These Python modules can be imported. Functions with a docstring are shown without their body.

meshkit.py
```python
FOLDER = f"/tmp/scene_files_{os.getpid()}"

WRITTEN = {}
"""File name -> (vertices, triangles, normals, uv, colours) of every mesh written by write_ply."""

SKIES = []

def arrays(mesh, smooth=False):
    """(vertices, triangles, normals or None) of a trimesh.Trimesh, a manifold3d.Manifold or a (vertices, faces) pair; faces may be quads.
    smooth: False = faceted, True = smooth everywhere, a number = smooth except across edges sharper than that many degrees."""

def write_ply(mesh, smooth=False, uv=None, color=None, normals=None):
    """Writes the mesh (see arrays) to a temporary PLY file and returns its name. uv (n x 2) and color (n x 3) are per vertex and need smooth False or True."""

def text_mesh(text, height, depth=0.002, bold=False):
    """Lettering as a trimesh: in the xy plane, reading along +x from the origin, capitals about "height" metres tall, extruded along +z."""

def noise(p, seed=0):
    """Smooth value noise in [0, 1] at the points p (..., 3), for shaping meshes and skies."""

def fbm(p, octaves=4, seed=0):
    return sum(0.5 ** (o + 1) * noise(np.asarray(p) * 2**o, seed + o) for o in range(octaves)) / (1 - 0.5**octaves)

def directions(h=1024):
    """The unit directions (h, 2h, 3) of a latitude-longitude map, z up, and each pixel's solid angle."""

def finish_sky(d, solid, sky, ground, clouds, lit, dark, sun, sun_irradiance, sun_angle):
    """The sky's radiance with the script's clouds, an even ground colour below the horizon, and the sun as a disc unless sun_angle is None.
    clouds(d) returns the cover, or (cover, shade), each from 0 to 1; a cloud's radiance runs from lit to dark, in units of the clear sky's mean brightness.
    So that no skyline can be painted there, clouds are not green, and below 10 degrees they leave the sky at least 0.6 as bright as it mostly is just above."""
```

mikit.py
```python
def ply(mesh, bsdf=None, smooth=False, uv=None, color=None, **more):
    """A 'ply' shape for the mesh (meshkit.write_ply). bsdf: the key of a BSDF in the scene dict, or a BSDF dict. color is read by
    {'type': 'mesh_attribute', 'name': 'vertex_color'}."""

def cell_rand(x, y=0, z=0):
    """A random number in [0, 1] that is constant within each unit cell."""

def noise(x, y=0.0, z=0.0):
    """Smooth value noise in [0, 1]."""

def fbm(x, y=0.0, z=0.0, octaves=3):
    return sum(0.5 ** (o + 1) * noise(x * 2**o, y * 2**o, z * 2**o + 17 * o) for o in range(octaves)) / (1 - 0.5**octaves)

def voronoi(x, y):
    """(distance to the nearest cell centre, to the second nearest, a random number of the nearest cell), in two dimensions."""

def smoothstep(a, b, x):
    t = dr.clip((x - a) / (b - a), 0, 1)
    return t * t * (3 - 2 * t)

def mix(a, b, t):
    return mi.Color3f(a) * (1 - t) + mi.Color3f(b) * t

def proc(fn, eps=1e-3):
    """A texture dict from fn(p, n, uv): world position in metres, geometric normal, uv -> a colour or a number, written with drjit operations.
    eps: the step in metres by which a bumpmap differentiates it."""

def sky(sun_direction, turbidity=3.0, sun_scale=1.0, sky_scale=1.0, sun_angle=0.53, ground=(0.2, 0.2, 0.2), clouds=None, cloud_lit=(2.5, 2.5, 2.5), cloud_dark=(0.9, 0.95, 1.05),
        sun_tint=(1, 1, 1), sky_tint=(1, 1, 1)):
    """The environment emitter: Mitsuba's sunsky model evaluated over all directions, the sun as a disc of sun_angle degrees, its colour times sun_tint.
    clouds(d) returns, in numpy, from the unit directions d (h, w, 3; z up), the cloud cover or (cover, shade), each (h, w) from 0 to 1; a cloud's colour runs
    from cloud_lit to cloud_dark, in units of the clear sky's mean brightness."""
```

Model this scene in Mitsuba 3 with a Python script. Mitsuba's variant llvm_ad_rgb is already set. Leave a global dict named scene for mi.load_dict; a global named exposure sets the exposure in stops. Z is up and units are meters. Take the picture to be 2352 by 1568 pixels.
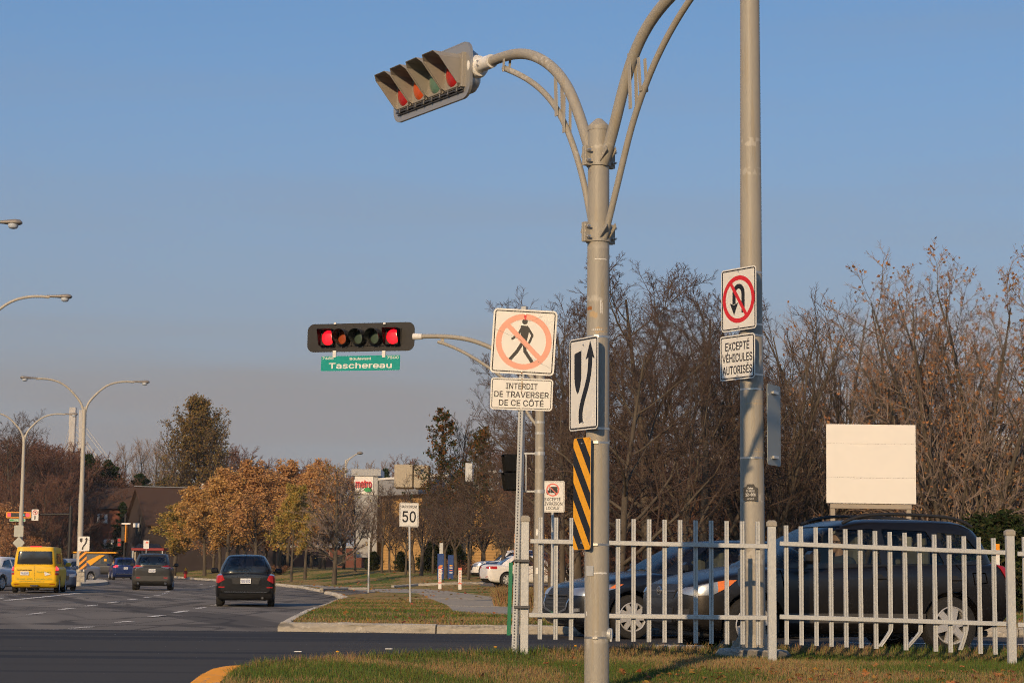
import math, numpy as np, trimesh, mitsuba as mi, mikit, meshkit, shapely, manifold3d
from shapely.geometry import Polygon, Point, LineString, box as sbox
from shapely.ops import unary_union
from shapely import affinity

# ------------------------------------------------------------------ camera, sky, exposure
FPX, VW, VH, HC = 4600.0, 2352.0, 1568.0, 0.97
PITCH, ROLL = math.atan(528 / FPX), math.radians(0.5)
_sp, _cp, _sr, _cr = math.sin(PITCH), math.cos(PITCH), math.sin(ROLL), math.cos(ROLL)
CAM = np.array([0, 0, HC])
_U = np.array([0, -_sp, _cp]); _R = np.array([1.0, 0, 0]); _Fw = np.array([0, _cp, _sp])
CAM_UP = -_sr * _R + _cr * _U

scene, labels = {}, {}
scene['camera'] = {'type': 'perspective', 'fov': math.degrees(2 * math.atan(VW / 2 / FPX)), 'fov_axis': 'x', 'near_clip': 0.5, 'far_clip': 9000.0,
                   'to_world': mi.ScalarTransform4f().look_at(origin=CAM.tolist(), target=(CAM + _Fw).tolist(), up=CAM_UP.tolist())}
SUN_AZ, SUN_EL = math.radians(20), math.radians(19.5)
SUN = (-math.sin(SUN_AZ) * math.cos(SUN_EL), -math.cos(SUN_AZ) * math.cos(SUN_EL), math.sin(SUN_EL))


def veil(d):                        # even haze bank low over the horizon all round, with faint thin streaks
    el = np.clip(np.degrees(np.arcsin(np.clip(d[..., 2], -1, 1))), 0, 90)
    n = meshkit.fbm(np.stack([d[..., 0] * 3 + d[..., 2] * 4, d[..., 1] * 3, d[..., 2] * 34], -1), 4, 3)
    return np.clip(0.96 * np.exp(-(el / 11.0) ** 2.2) + 0.8 * np.clip(n - 0.45, 0, 1) * np.exp(-el / 30.0), 0, 1), np.zeros_like(el)


scene['sky'] = mikit.sky(SUN, turbidity=3.0, sun_tint=(1.10, 1.06, 1.06), clouds=veil, cloud_lit=(1.16, 1.17, 1.24), sky_tint=(0.63, 0.94, 1.30), sky_scale=1.4)
scene['sky']['sampling_weight'] = 400.0
exposure = 1.38

# ------------------------------------------------------------------ pixel -> place helpers (view = 2352 x 1568)


def ray(u, v):
    xc, yc = (u - VW / 2) / FPX, -(v - VH / 2) / FPX
    x, y = xc * _cr - yc * _sr, xc * _sr + yc * _cr
    return np.array([x, _cp - y * _sp, _sp + y * _cp])


def P(u, v, D):
    r = ray(u, v)
    return CAM + r * (D / r[1])


def RP(u, v, p0, h):                # on the vertical plane through p0 along the horizontal direction h
    r = ray(u, v); m = np.array([-h[1], h[0], 0.0])
    return CAM + r * (np.dot(np.asarray(p0) - CAM, m) / np.dot(r, m))


GY = [-50, 0, 42, 58, 84, 100, 155, 215, 400, 4500]
GZ = [0, 0, 0, -.10, -.03, -.03, .13, .5, 1.2, 1.2]


def gz(y):
    return np.interp(y, GY, GZ)


def G(u, v, z=0.0):
    r = ray(u, v)
    return CAM + r * ((z - HC) / r[2])


def GR(u, v, fn=None):              # ray against a ground height function of (x, y)
    fn = fn or (lambda x, y: gz(y))
    r = ray(u, v); D = 10.0
    while D < 900:
        p = CAM + r * (D / r[1])
        if p[2] <= fn(p[0], p[1]):
            break
        D *= 1.004
    return p


def mpp(D):
    return D / FPX

# ------------------------------------------------------------------ scene bookkeeping


def uniq(k):
    if k not in _used:
        _used.add(k); return k
    i = 1
    while f'{k}_{i:03d}' in _used:
        i += 1
    _used.add(f'{k}_{i:03d}'); return f'{k}_{i:03d}'


_used = set()


def thing(name, label, cat, group=None):
    k = uniq(name); labels[k] = {'label': label, 'category': cat}
    if group: labels[k]['group'] = group
    return k


def T4(M):
    return mi.ScalarTransform4f(np.asarray(M, float).tolist())


def shape(mesh, mat, smooth=False, color=None):
    return mikit.ply(mesh, mat, smooth=smooth, color=color)


def add(parent, name, mesh, mat=None, M=None, smooth=False, label=None, kind=None, color=None, emit=None):
    k = uniq(parent + '__' + name if parent else name)
    d = dict(mesh) if isinstance(mesh, dict) else mikit.ply(mesh, mat, smooth=smooth, color=color)
    if M is not None: d['to_world'] = T4(M)
    if emit is not None: d['emitter'] = {'type': 'area', 'sampling_weight': 0.02, 'radiance': {'type': 'rgb', 'value': list(emit)}}
    scene[k] = d
    if label or kind:
        labels[k] = {}
        if label: labels[k]['label'] = label
        if kind: labels[k]['kind'] = kind
    return k


def struct(name, mesh, mat, **kw):
    k = add(None, name, mesh, mat, **kw); labels[k] = {'kind': 'structure'}; return k

# ------------------------------------------------------------------ matrices and meshes


def tr(x, y=None, z=None):
    M = np.eye(4); M[:3, 3] = x if y is None else (x, y, z); return M


def rotz(a):
    M = np.eye(4); c, s = math.cos(a), math.sin(a); M[:2, :2] = [[c, -s], [s, c]]; return M


def roty(a):
    M = np.eye(4); c, s = math.cos(a), math.sin(a); M[0, 0], M[0, 2], M[2, 0], M[2, 2] = c, s, -s, c; return M


def rotx(a):
    M = np.eye(4); c, s = math.cos(a), math.sin(a); M[1:3, 1:3] = [[c, -s], [s, c]]; return M


def scl(s, sy=None, sz=None):
    return np.diag([s, s if sy is None else sy, s if sz is None else sz, 1.0])


def face(n, p, roll=0.0):           # local x right, y up, z out along n (horizontal)
    n = np.asarray(n, float) / np.linalg.norm(n); ez = np.array([0, 0, 1.0]); ex = np.cross(ez, n); ex /= np.linalg.norm(ex); ey = np.cross(n, ex)
    M = np.eye(4); M[:3, 0], M[:3, 1], M[:3, 2], M[:3, 3] = ex, ey, n, p
    return M @ rotz(roll)


def nd(deg):                        # horizontal normal: 0 = towards the camera, positive = turned to the left
    a = math.radians(deg); return np.array([-math.sin(a), -math.cos(a), 0.0])


def cat(ms):
    return trimesh.util.concatenate([m for m in ms if m is not None])


def xf(m, M):
    m = m.copy(); m.apply_transform(M); return m


def bx(c, s, bev=0.0):
    if bev <= 0:
        m = trimesh.creation.box(s)
    else:
        h = np.array(s) / 2; pts = []
        for sx in (-1, 1):
            for sy in (-1, 1):
                for sz in (-1, 1):
                    q = np.array([sx, sy, sz])
                    for k in range(3):
                        w = h - bev; w[k] = h[k]; pts.append(q * w)
        m = trimesh.convex.convex_hull(np.array(pts))
    m.apply_translation(c); return m


def hull(pts):
    return trimesh.convex.convex_hull(np.asarray(pts, float))


def tube(pts, rad, n=12, caps=True):
    pts = np.asarray(pts, float); m = len(pts); rad = np.broadcast_to(np.asarray(rad, float), (m,))
    t = np.gradient(pts, axis=0); t /= np.linalg.norm(t, axis=1, keepdims=True)
    a = np.cross(t[0], [0, 0, 1] if abs(t[0][2]) < .9 else [1, 0, 0]); a /= np.linalg.norm(a)
    V = []; ang = np.arange(n) * 2 * np.pi / n
    for i in range(m):
        a = a - t[i] * np.dot(a, t[i]); a /= np.linalg.norm(a); b = np.cross(t[i], a)
        V.append(pts[i] + rad[i] * (np.cos(ang)[:, None] * a + np.sin(ang)[:, None] * b))
    V = np.vstack(V); F = []
    for i in range(m - 1):
        k = np.arange(n); k2 = (k + 1) % n
        F += [np.stack([i * n + k, i * n + k2, (i + 1) * n + k2], 1), np.stack([i * n + k, (i + 1) * n + k2, (i + 1) * n + k], 1)]
    if caps:
        V = np.vstack([V, pts[0], pts[-1]]); k = np.arange(n); k2 = (k + 1) % n
        F += [np.stack([k2, k, 0 * k + m * n], 1), np.stack([(m - 1) * n + k, (m - 1) * n + k2, 0 * k + m * n + 1], 1)]
    return trimesh.Trimesh(V, np.vstack(F), process=False)


def cyl(p0, p1, r, r1=None, n=20):
    return tube([p0, p1], [r, r if r1 is None else r1], n)


def curve(pts, k=8):                # smooth curve through points
    from scipy.interpolate import CubicSpline
    pts = np.asarray(pts, float); s = np.r_[0, np.cumsum(np.linalg.norm(np.diff(pts, axis=0), axis=1))]
    return CubicSpline(s, pts)(np.linspace(0, s[-1], k * (len(pts) - 1) + 1))


def _out(m):
    if m.volume < 0: m.invert()
    return m


def lathe(prof, n=32):              # (r, z) profile about z
    return _out(trimesh.creation.revolve(np.asarray(prof, float), sections=n))


def rrect(w, h, r, cx=0, cy=0):
    r = min(r, w / 2 - 1e-4, h / 2 - 1e-4)
    return sbox(cx - w / 2 + r, cy - h / 2 + r, cx + w / 2 - r, cy + h / 2 - r).buffer(r, 6)


def ext(g, t, z=0.0):               # extrude a shapely geometry along z from z to z+t
    gs = [q for q in getattr(g, 'geoms', [g]) if q.geom_type == 'Polygon' and q.area > 1e-9]
    m = cat([trimesh.creation.extrude_polygon(q, t, engine='earcut') for q in gs]); m.apply_translation([0, 0, z]); return m


_txt = {}


def text(s, h, width=None, bold=False, cx=0, cy=0, z=0.0, depth=.0015):
    k = (s, bold)
    if k not in _txt: _txt[k] = meshkit.text_mesh(s, 1.0, 1.0, bold)
    m = _txt[k].copy(); b = m.bounds
    m.apply_translation([-(b[0][0] + b[1][0]) / 2, -.5, 0])
    sx = h if width is None else width / (b[1][0] - b[0][0])
    m.apply_transform(scl(sx, h, depth)); m.apply_translation([cx, cy, z]); return m


def patch(r, z0, z1, a0, a1, jag=0.0, seed=0, n=8):
    """A thin curved patch on a pole of radius r, between two angles (degrees; 0 faces the camera)."""
    g = np.random.default_rng(seed); V = []
    for i in range(n + 1):
        a = math.radians(a0 + (a1 - a0) * i / n); s, c = math.sin(a), -math.cos(a); e0, e1 = g.uniform(0, jag, 2)
        V += [(r * s, r * c, z0 + e0), (r * s, r * c, z1 - e1)]
    return trimesh.Trimesh(V, [f for i in range(n) for f in ([2 * i, 2 * i + 2, 2 * i + 3], [2 * i, 2 * i + 3, 2 * i + 1])], process=False)


def man(m):
    return manifold3d.Manifold(manifold3d.Mesh(np.asarray(m.vertices, np.float32), np.asarray(m.faces, np.uint32)))


def tri(M):
    q = M.to_mesh(); return trimesh.Trimesh(np.array(q.vert_properties[:, :3]), np.array(q.tri_verts), process=False)


def grid_loops(loops, closed_ends=True):   # list of equal loops (k,3) -> closed mesh
    L = np.asarray(loops, float); m, n = L.shape[:2]; V = L.reshape(-1, 3); F = []; k = np.arange(n); k2 = (k + 1) % n
    for i in range(m - 1):
        F += [np.stack([i * n + k, i * n + k2, (i + 1) * n + k2], 1), np.stack([i * n + k, (i + 1) * n + k2, (i + 1) * n + k], 1)]
    V = np.vstack([V, L[0].mean(0), L[-1].mean(0)])
    F += [np.stack([k2, k, 0 * k + m * n], 1), np.stack([(m - 1) * n + k, (m - 1) * n + k2, 0 * k + m * n + 1], 1)]
    t = trimesh.Trimesh(V, np.vstack(F), process=False)
    if t.volume < 0: t.invert()
    return t

# ------------------------------------------------------------------ materials
import drjit as dr
dclip = dr.clip


def flat(name, c, rough=.6, metal=0.0, spec=.4, coat=0.0, two=True, coat_gloss=.9):
    b = {'type': 'principled', 'base_color': {'type': 'rgb', 'value': list(c)}, 'roughness': rough, 'metallic': metal, 'specular': spec}
    if coat: b.update(clearcoat=coat, clearcoat_gloss=coat_gloss)
    scene[name] = {'type': 'twosided', 'bsdf': b} if two else b
    return name


def procmat(name, fn, rough=.8, spec=.3, metal=0.0, bump=None, bscale=.01):
    b = {'type': 'principled', 'base_color': mikit.proc(fn), 'roughness': rough, 'specular': spec, 'metallic': metal}
    if bump is not None:
        b = {'type': 'bumpmap', 'arbitrary': mikit.proc(bump, .01), 'scale': bscale, 'bsdf': b}
    scene[name] = {'type': 'twosided', 'bsdf': b}
    return name


def vcol(name, rough=.8, trans=0.0):
    a = {'type': 'mesh_attribute', 'name': 'vertex_color'}
    if trans:
        scene[name] = {'type': 'principledthin', 'base_color': a, 'roughness': rough, 'diff_trans': trans, 'spec_trans': 0.0, 'eta': 1.3}
    else:
        scene[name] = {'type': 'twosided', 'bsdf': {'type': 'diffuse', 'reflectance': a}}
    return name


N_, FB, MIX, SS = mikit.noise, mikit.fbm, mikit.mix, mikit.smoothstep


def f_pole(p, n, uv):
    a = FB(p.x * 3, p.y * 3, p.z * 1.2, 3); st = FB(p.x * 40, p.y * 40, p.z * 1.5, 2)
    ring = SS(.72, .8, N_(p.z * 9.0, p.x * .4)) * SS(.45, .6, N_(p.x * 30, p.y * 30, p.z * 20))
    c = MIX((.315, .29, .245), (.365, .338, .288), a)
    c = MIX(c, (.33, .28, .20), SS(.56, .76, st) * .6)
    return MIX(c, (.56, .53, .47), ring * .45)


procmat('mat_pole_paint', f_pole, rough=.5, spec=.35)


def f_galv(p, n, uv):
    a = FB(p.x * 45, p.y * 45, p.z * 25, 2); b = FB(p.x * 4, p.y * 4, p.z * 2, 2)
    return MIX((.41, .425, .43), (.555, .555, .54), a * .6 + b * .4)


procmat('mat_galvanised', f_galv, rough=.5, spec=.5, metal=.25)


def f_asph(p, n, uv):
    g = N_(p.x * 60, p.y * 60); a = FB(p.x * .25, p.y * .12, 2.0, 3); s = FB(p.x * 1.3 + p.y * .40, p.y * .07, 5.0, 3)
    c = MIX((.078, .071, .064), (.145, .133, .120), a * .6 + g * .4)
    c = MIX(c, (.185, .172, .155), SS(.55, .75, FB(p.x * .7 + p.y * .22, p.y * .05, 15.0, 2)) * .35)
    c = MIX(c, (.050, .046, .043), SS(.54, .66, s) * .75)
    crack = SS(.030, .008, dr.abs(FB(p.x * .30, p.y * .16, 9.0, 3) - .5)) + SS(.022, .006, dr.abs(FB(p.x * .8 + 9.0, p.y * .05, 4.0, 2) - .47))
    return MIX(c, (.032, .030, .029), dclip(crack, 0, 1) * .7)


def f_asph_new(p, n, uv):
    g = N_(p.x * 60, p.y * 60); s = FB(p.y * 1.3 + N_(p.x * .1, 3.0) * .6, p.x * .05, 1.0, 3)
    c = MIX((.034, .032, .029), (.056, .052, .047), s * .75 + g * .25)
    c = MIX(c, (.022, .022, .024), SS(.52, .66, s) * .8)
    return MIX(c, (.3, .29, .27), SS(.985, .995, N_(p.x * 11, p.y * 11, 4.0)) * .7)


procmat('mat_asphalt', f_asph, rough=.85, spec=.25)
procmat('mat_asphalt_new', f_asph_new, rough=.8, spec=.3)


def f_conc(p, n, uv):
    a = FB(p.x * 2.2, p.y * 2.2, p.z * 6, 4); b = FB(p.x * 14, p.y * 14, p.z * 14, 2); d = FB(p.x * 1.1, p.y * 1.1, p.z * 9, 3)
    c = MIX((.25, .225, .185), (.52, .475, .40), a * .7 + b * .3)
    c = MIX(c, (.10, .095, .088), SS(.52, .66, d * .7 + b * .3) * .75)
    return MIX(c, (.60, .55, .47), SS(.66, .74, b) * .5)


procmat('mat_concrete', f_conc, rough=.9, spec=.2, bump=lambda p, n, uv: FB(p.x * 9, p.y * 9, p.z * 9, 3), bscale=.03)


def f_walk(p, n, uv):
    a = FB(p.x * .8, p.y * .5, 1.0, 3); b = N_(p.x * 25, p.y * 25)
    return MIX((.16, .15, .135), (.25, .235, .21), a * .7 + b * .3)


procmat('mat_sidewalk', f_walk, rough=.9, spec=.2)


def f_lawn(p, n, uv):
    a = FB(p.x * .55, p.y * .28, 3.0, 4); b = FB(p.x * 5, p.y * 3, 7.0, 2)
    near = SS(75.0, 45.0, p.y)
    dry = SS(.36, .56, a + (b - .5) * .45 + near * .12)
    c = MIX((.050, .075, .016), (.080, .100, .028), b)
    return MIX(c, (.20, .135, .065), dry * .85)


procmat('mat_lawn', f_lawn, rough=.95, spec=.1)
procmat('mat_soil', lambda p, n, uv: MIX((.05, .045, .02), (.11, .08, .04), FB(p.x * 3, p.y * 3, 1.0, 3)), rough=.95, spec=.1)


def f_bark(p, n, uv):
    a = FB(p.x * 9, p.y * 9, p.z * 2.2, 3)
    return MIX((.055, .045, .036), (.145, .118, .09), a)


procmat('mat_bark', f_bark, rough=.9, spec=.15)


def f_brick(p, n, uv):
    row = dclip(SS(.0, .22, dr.abs(p.z * 4.4 - dr.floor(p.z * 4.4) - .5)), 0, 1)
    a = FB(p.x * .5, p.y * .5, p.z * 1.5, 3); b = mikit.cell_rand(mi.Float(p.y * 2.2 + p.x * .3), mi.Float(p.z * 4.4), 2.0)
    c = MIX((.46, .275, .105), (.56, .345, .145), b * .5 + a * .5)
    return MIX((.36, .22, .09), c, row)


procmat('mat_tan_brick', f_brick, rough=.9, spec=.2)
flat('mat_white', (.74, .72, .68), .45)
flat('mat_sign_white', (.74, .72, .67), .4)
flat('mat_black_print', (.018, .018, .02), .5)
flat('mat_red_print', (.62, .025, .03), .45)
flat('mat_faded_red', (.78, .36, .25), .5)
flat('mat_soft_red', (.72, .17, .13), .5)
flat('mat_sign_green', (.0, .29, .245), .4)
flat('mat_far_green', (.03, .30, .08), .5)
flat('mat_hazard_yellow', (.88, .40, .012), .4)
procmat('mat_kerb_paint', lambda p, n, uv: MIX(MIX((.82, .32, .012), (.70, .29, .03), FB(p.x * 9, p.y * 9, p.z * 9, 3)), (.30, .25, .19), SS(.64, .74, FB(p.x * 16, p.y * 16, p.z * 16, 3)) * .8), rough=.7)
flat('mat_steel', (.62, .60, .57), .3, metal=.85)
flat('mat_dark_steel', (.10, .10, .105), .5, metal=.5)
flat('mat_rust', (.30, .12, .035), .8)
flat('mat_housing_dark', (.022, .020, .019), .5)
flat('mat_hood_black', (.006, .006, .006), .7, spec=.15)
flat('mat_visor_inside', (.10, .09, .08), .6)
flat('mat_visor_grey', (.29, .265, .23), .55)
flat('mat_housing_grey', (.40, .39, .37), .4, metal=.5)
flat('mat_unlit_amber', (.30, .06, .018), .25, coat=.5)
flat('mat_unlit_green', (.055, .085, .066), .25, coat=.5)
flat('mat_lens_red', (.42, .016, .016), .25, coat=.5)
flat('mat_lens_amber', (.58, .085, .015), .25, coat=.5)
flat('mat_lens_green', (.11, .21, .15), .25, coat=.5)
flat('mat_rubber', (.022, .021, .020), .85)
flat('mat_rim', (.56, .55, .54), .35, metal=.35)
flat('mat_rim_dark', (.05, .05, .05), .5)
flat('mat_chrome', (.8, .8, .8), .12, metal=1.0)
flat('mat_black_plastic', (.025, .025, .026), .55)
flat('mat_seat', (.16, .145, .12), .8)
flat('mat_tail_red', (.42, .012, .014), .2, coat=.6)
flat('mat_tail_orange', (.8, .20, .03), .2, coat=.6)
flat('mat_lamp_clear', (.46, .46, .46), .2, metal=.7, coat=.8)
flat('mat_plate', (.70, .71, .72), .4)
flat('mat_blue_print', (.03, .06, .25), .5)
flat('mat_glass_opaque', (.012, .013, .015), .08, spec=.6, coat=1.0)
scene['mat_window_glass'] = {'type': 'thindielectric', 'int_ior': 1.5, 'specular_reflectance': {'type': 'rgb', 'value': [.4, .4, .4]}, 'specular_transmittance': {'type': 'rgb', 'value': [.62, .68, .65]}}
scene['mat_dark_glass'] = {'type': 'thindielectric', 'int_ior': 1.5, 'specular_transmittance': {'type': 'rgb', 'value': [.36, .38, .38]}}
scene['mat_clear_glass'] = {'type': 'thindielectric', 'int_ior': 1.5}
PAINTS = {'rav': (.048, .040, .034), 'mazda': (.005, .006, .010), 'matrix': (.007, .0072, .0078), 'charcoal': (.035, .034, .033), 'blue': (.012, .03, .13),
          'yellow': (.84, .50, .008), 'white': (.74, .72, .70), 'silver': (.30, .32, .35), 'grey': (.13, .14, .155), 'steelblue': (.05, .075, .14), 'vangrey': (.055, .055, .06), 'red': (.4, .02, .02)}
for k, c in PAINTS.items():
    flat('mat_paint_' + k, c, {'rav': .27, 'matrix': .2, 'mazda': .2}.get(k, .3), metal=.85 if k == 'rav' else .3 if k in ('silver', 'grey', 'steelblue', 'blue') else 0.0, spec=.35, coat=.5 if k in ('charcoal', 'vangrey') else 1.0, coat_gloss=.98)
vcol('mat_leaf', .7, trans=.5)
vcol('mat_blade')
flat('mat_twig', (.092, .064, .052), .9, spec=.1)
flat('mat_twig_red', (.165, .088, .066), .9, spec=.1)
flat('mat_twig_pale', (.27, .205, .172), .9, spec=.1)
flat('mat_shingle', (.085, .052, .040), .9, spec=.1)
flat('mat_dark_wood', (.055, .042, .040), .85, spec=.15)
flat('mat_fascia', (.33, .335, .345), .5, metal=.2)
flat('mat_beige_metal', (.42, .36, .27), .6)
flat('mat_red_brick', (.16, .06, .04), .9)
flat('mat_shelter_red', (.25, .02, .02), .5)
flat('mat_stone', (.42, .37, .30), .9)
flat('mat_totem_blue', (.01, .05, .20), .4)
flat('mat_orange', (.85, .30, .015), .45)
flat('mat_stake_green', (.01, .17, .08), .5)
flat('mat_wood_grey', (.36, .31, .25), .85)
flat('mat_skin', (.45, .26, .18), .55)
flat('mat_hair', (.05, .04, .035), .7)
flat('mat_cloth', (.05, .055, .06), .9)

# ------------------------------------------------------------------ ground, roads, kerbs, markings
def sheet(poly, zfn, edge=3.0, thick=.3):
    """Flat polygon refined and draped over zfn(x, y); a thin slab with sides."""
    M = man(ext(poly, thick, -thick)).refine_to_length(edge)
    m = tri(M); v = m.vertices.copy(); v[:, 2] += zfn(v[:, 0], v[:, 1]); m.vertices = v
    return m


def smooth01(a, b, x):
    t = np.clip((x - a) / (b - a), 0, 1); return t * t * (3 - 2 * t)


def xy(p): return (float(p[0]), float(p[1]))


kerb_px = [(640, 1450), (655, 1440), (700, 1415), (760, 1390), (788, 1379), (772, 1371), (745, 1365), (735, 1361), (690, 1351), (640, 1345.5)]
left_edge = [xy(GR(u, v)) for u, v in kerb_px]
left_edge += [(-16.0, 128), (-20.5, 143), (-28.0, 168), (-37.0, 205), (-48, 240), (-75, 330)]
far_kerb = [(-3.5, 31.35), (-1.0, 31.45), (1.2, 31.6), (3.5, 32.0), (9, 32.2), (20, 32.4), (70, 33)]
KERB_LINE = LineString(list(reversed(left_edge)) + far_kerb[1:]) if False else LineString(list(reversed(left_edge)) + [q for q in far_kerb if q[0] > left_edge[0][0] + .8])
lawn_poly = Polygon(list(KERB_LINE.coords) + [(220, 33), (220, 330)]).buffer(0)
RISE_Y, RISE = [0, 70, 92, 112, 125, 150, 215, 400], [0, 0, .10, .42, .58, .75, .6, .2]
_kl = np.array(KERB_LINE.segmentize(1.0).coords)


def lawn_z(x, y):
    x, y = np.atleast_1d(np.asarray(x, float)), np.atleast_1d(np.asarray(y, float))
    from scipy.spatial import cKDTree
    d = _kt.query(np.stack([x, y], -1))[0]
    z = np.maximum(gz(y), -.06) + .13 + np.interp(y, RISE_Y, RISE) * smooth01(1, 10, d)
    z += .025 * (meshkit.noise(np.stack([x * .35, y * .25, 0 * x], -1), 5) - .5) * smooth01(.4, 2.5, d)
    return z if len(z) > 1 else float(z[0])


from scipy.spatial import cKDTree
_kt = cKDTree(_kl)


def GL(u, v): return GR(u, v, lawn_z)


# near island: grass nose with orange painted kerb
NOSE = [(-1.7, 9.0), (-2.05, 12.5), (-2.30, 14.4), (-2.42, 15.6), (-2.48, 16.5), (-2.46, 17.2), (-2.30, 17.75), (-1.9, 18.6), (-1.2, 19.9), (0, 21.2), (1.5, 22.35), (3, 22.8), (5, 22.95), (12, 23.0)]
from scipy.interpolate import CubicSpline as _CS
_s = np.r_[0, np.cumsum(np.linalg.norm(np.diff(np.array(NOSE), axis=0), axis=1))]
NOSE_C = _CS(_s, np.array(NOSE))(np.linspace(0, _s[-1], 90))
island_poly = Polygon(list(map(tuple, NOSE_C)) + [(12, 9)]).buffer(-.15)

struct('ground', sheet(Polygon([(-1500, -90), (1500, -90), (1500, 2150), (-1500, 2150)]), lambda x, y: gz(y) - .25 + .0 * x, 60.0), 'mat_soil')
road_poly = Polygon([(-70, -5), (70, -5), (70, 40), (40, 45), (30, 260), (-80, 300), (-110, 120)])
struct('road', sheet(road_poly.difference(island_poly.buffer(-.05)), lambda x, y: gz(y), 6.0, .2), 'mat_asphalt')
cross_edge = [(-60, 32.0), (-9.5, 31.9), (-3.9, 31.75), (4, 33.5), (60, 34)]
struct('cross_street', sheet(Polygon([(-60, -4), (60, -4)] + cross_edge[::-1]).difference(island_poly.buffer(-.05)), lambda x, y: gz(y) + .006, 4.0, .004), 'mat_asphalt_new')
lawn = sheet(lawn_poly.buffer(-.16), lawn_z, 2.5)
struct('lawn', lawn, 'mat_lawn')


def kerb_mesh(line, zfn, w=.16, h=.15, seed=1, seg=.25, chip=.012, side=1):
    """Kerb along a line of (x, y): rounded, slightly chipped profile; side=+1 keeps it left of the direction of travel."""
    L = np.array(line.segmentize(seg).coords); t = np.gradient(L, axis=0); t /= np.linalg.norm(t, axis=1, keepdims=True)
    nrm = np.stack([-t[:, 1], t[:, 0]], -1) * side
    prof = [(-.02, -.05), (-.012, h * .55), (.008, h * .85), (.035, h * .98), (w * .6, h), (w, h * .985), (w, -.05)]
    loops = []
    for i, (p, nn) in enumerate(zip(L, nrm)):
        z0 = zfn(p[0], p[1]); loop = []
        for j, (a, b) in enumerate(prof):
            q = np.array([p[0], p[1], b]); wob = chip * (meshkit.fbm(np.array([[p[0] * 3.1, p[1] * 3.1, j * 1.7]]), 3, seed)[0] - .5) * 2
            loop.append((p[0] + nn[0] * (a + wob), p[1] + nn[1] * (a + wob), z0 + b + (wob * .8 if 0 < j < 5 else 0)))
        loops.append(loop)
    return grid_loops(loops)


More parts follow.
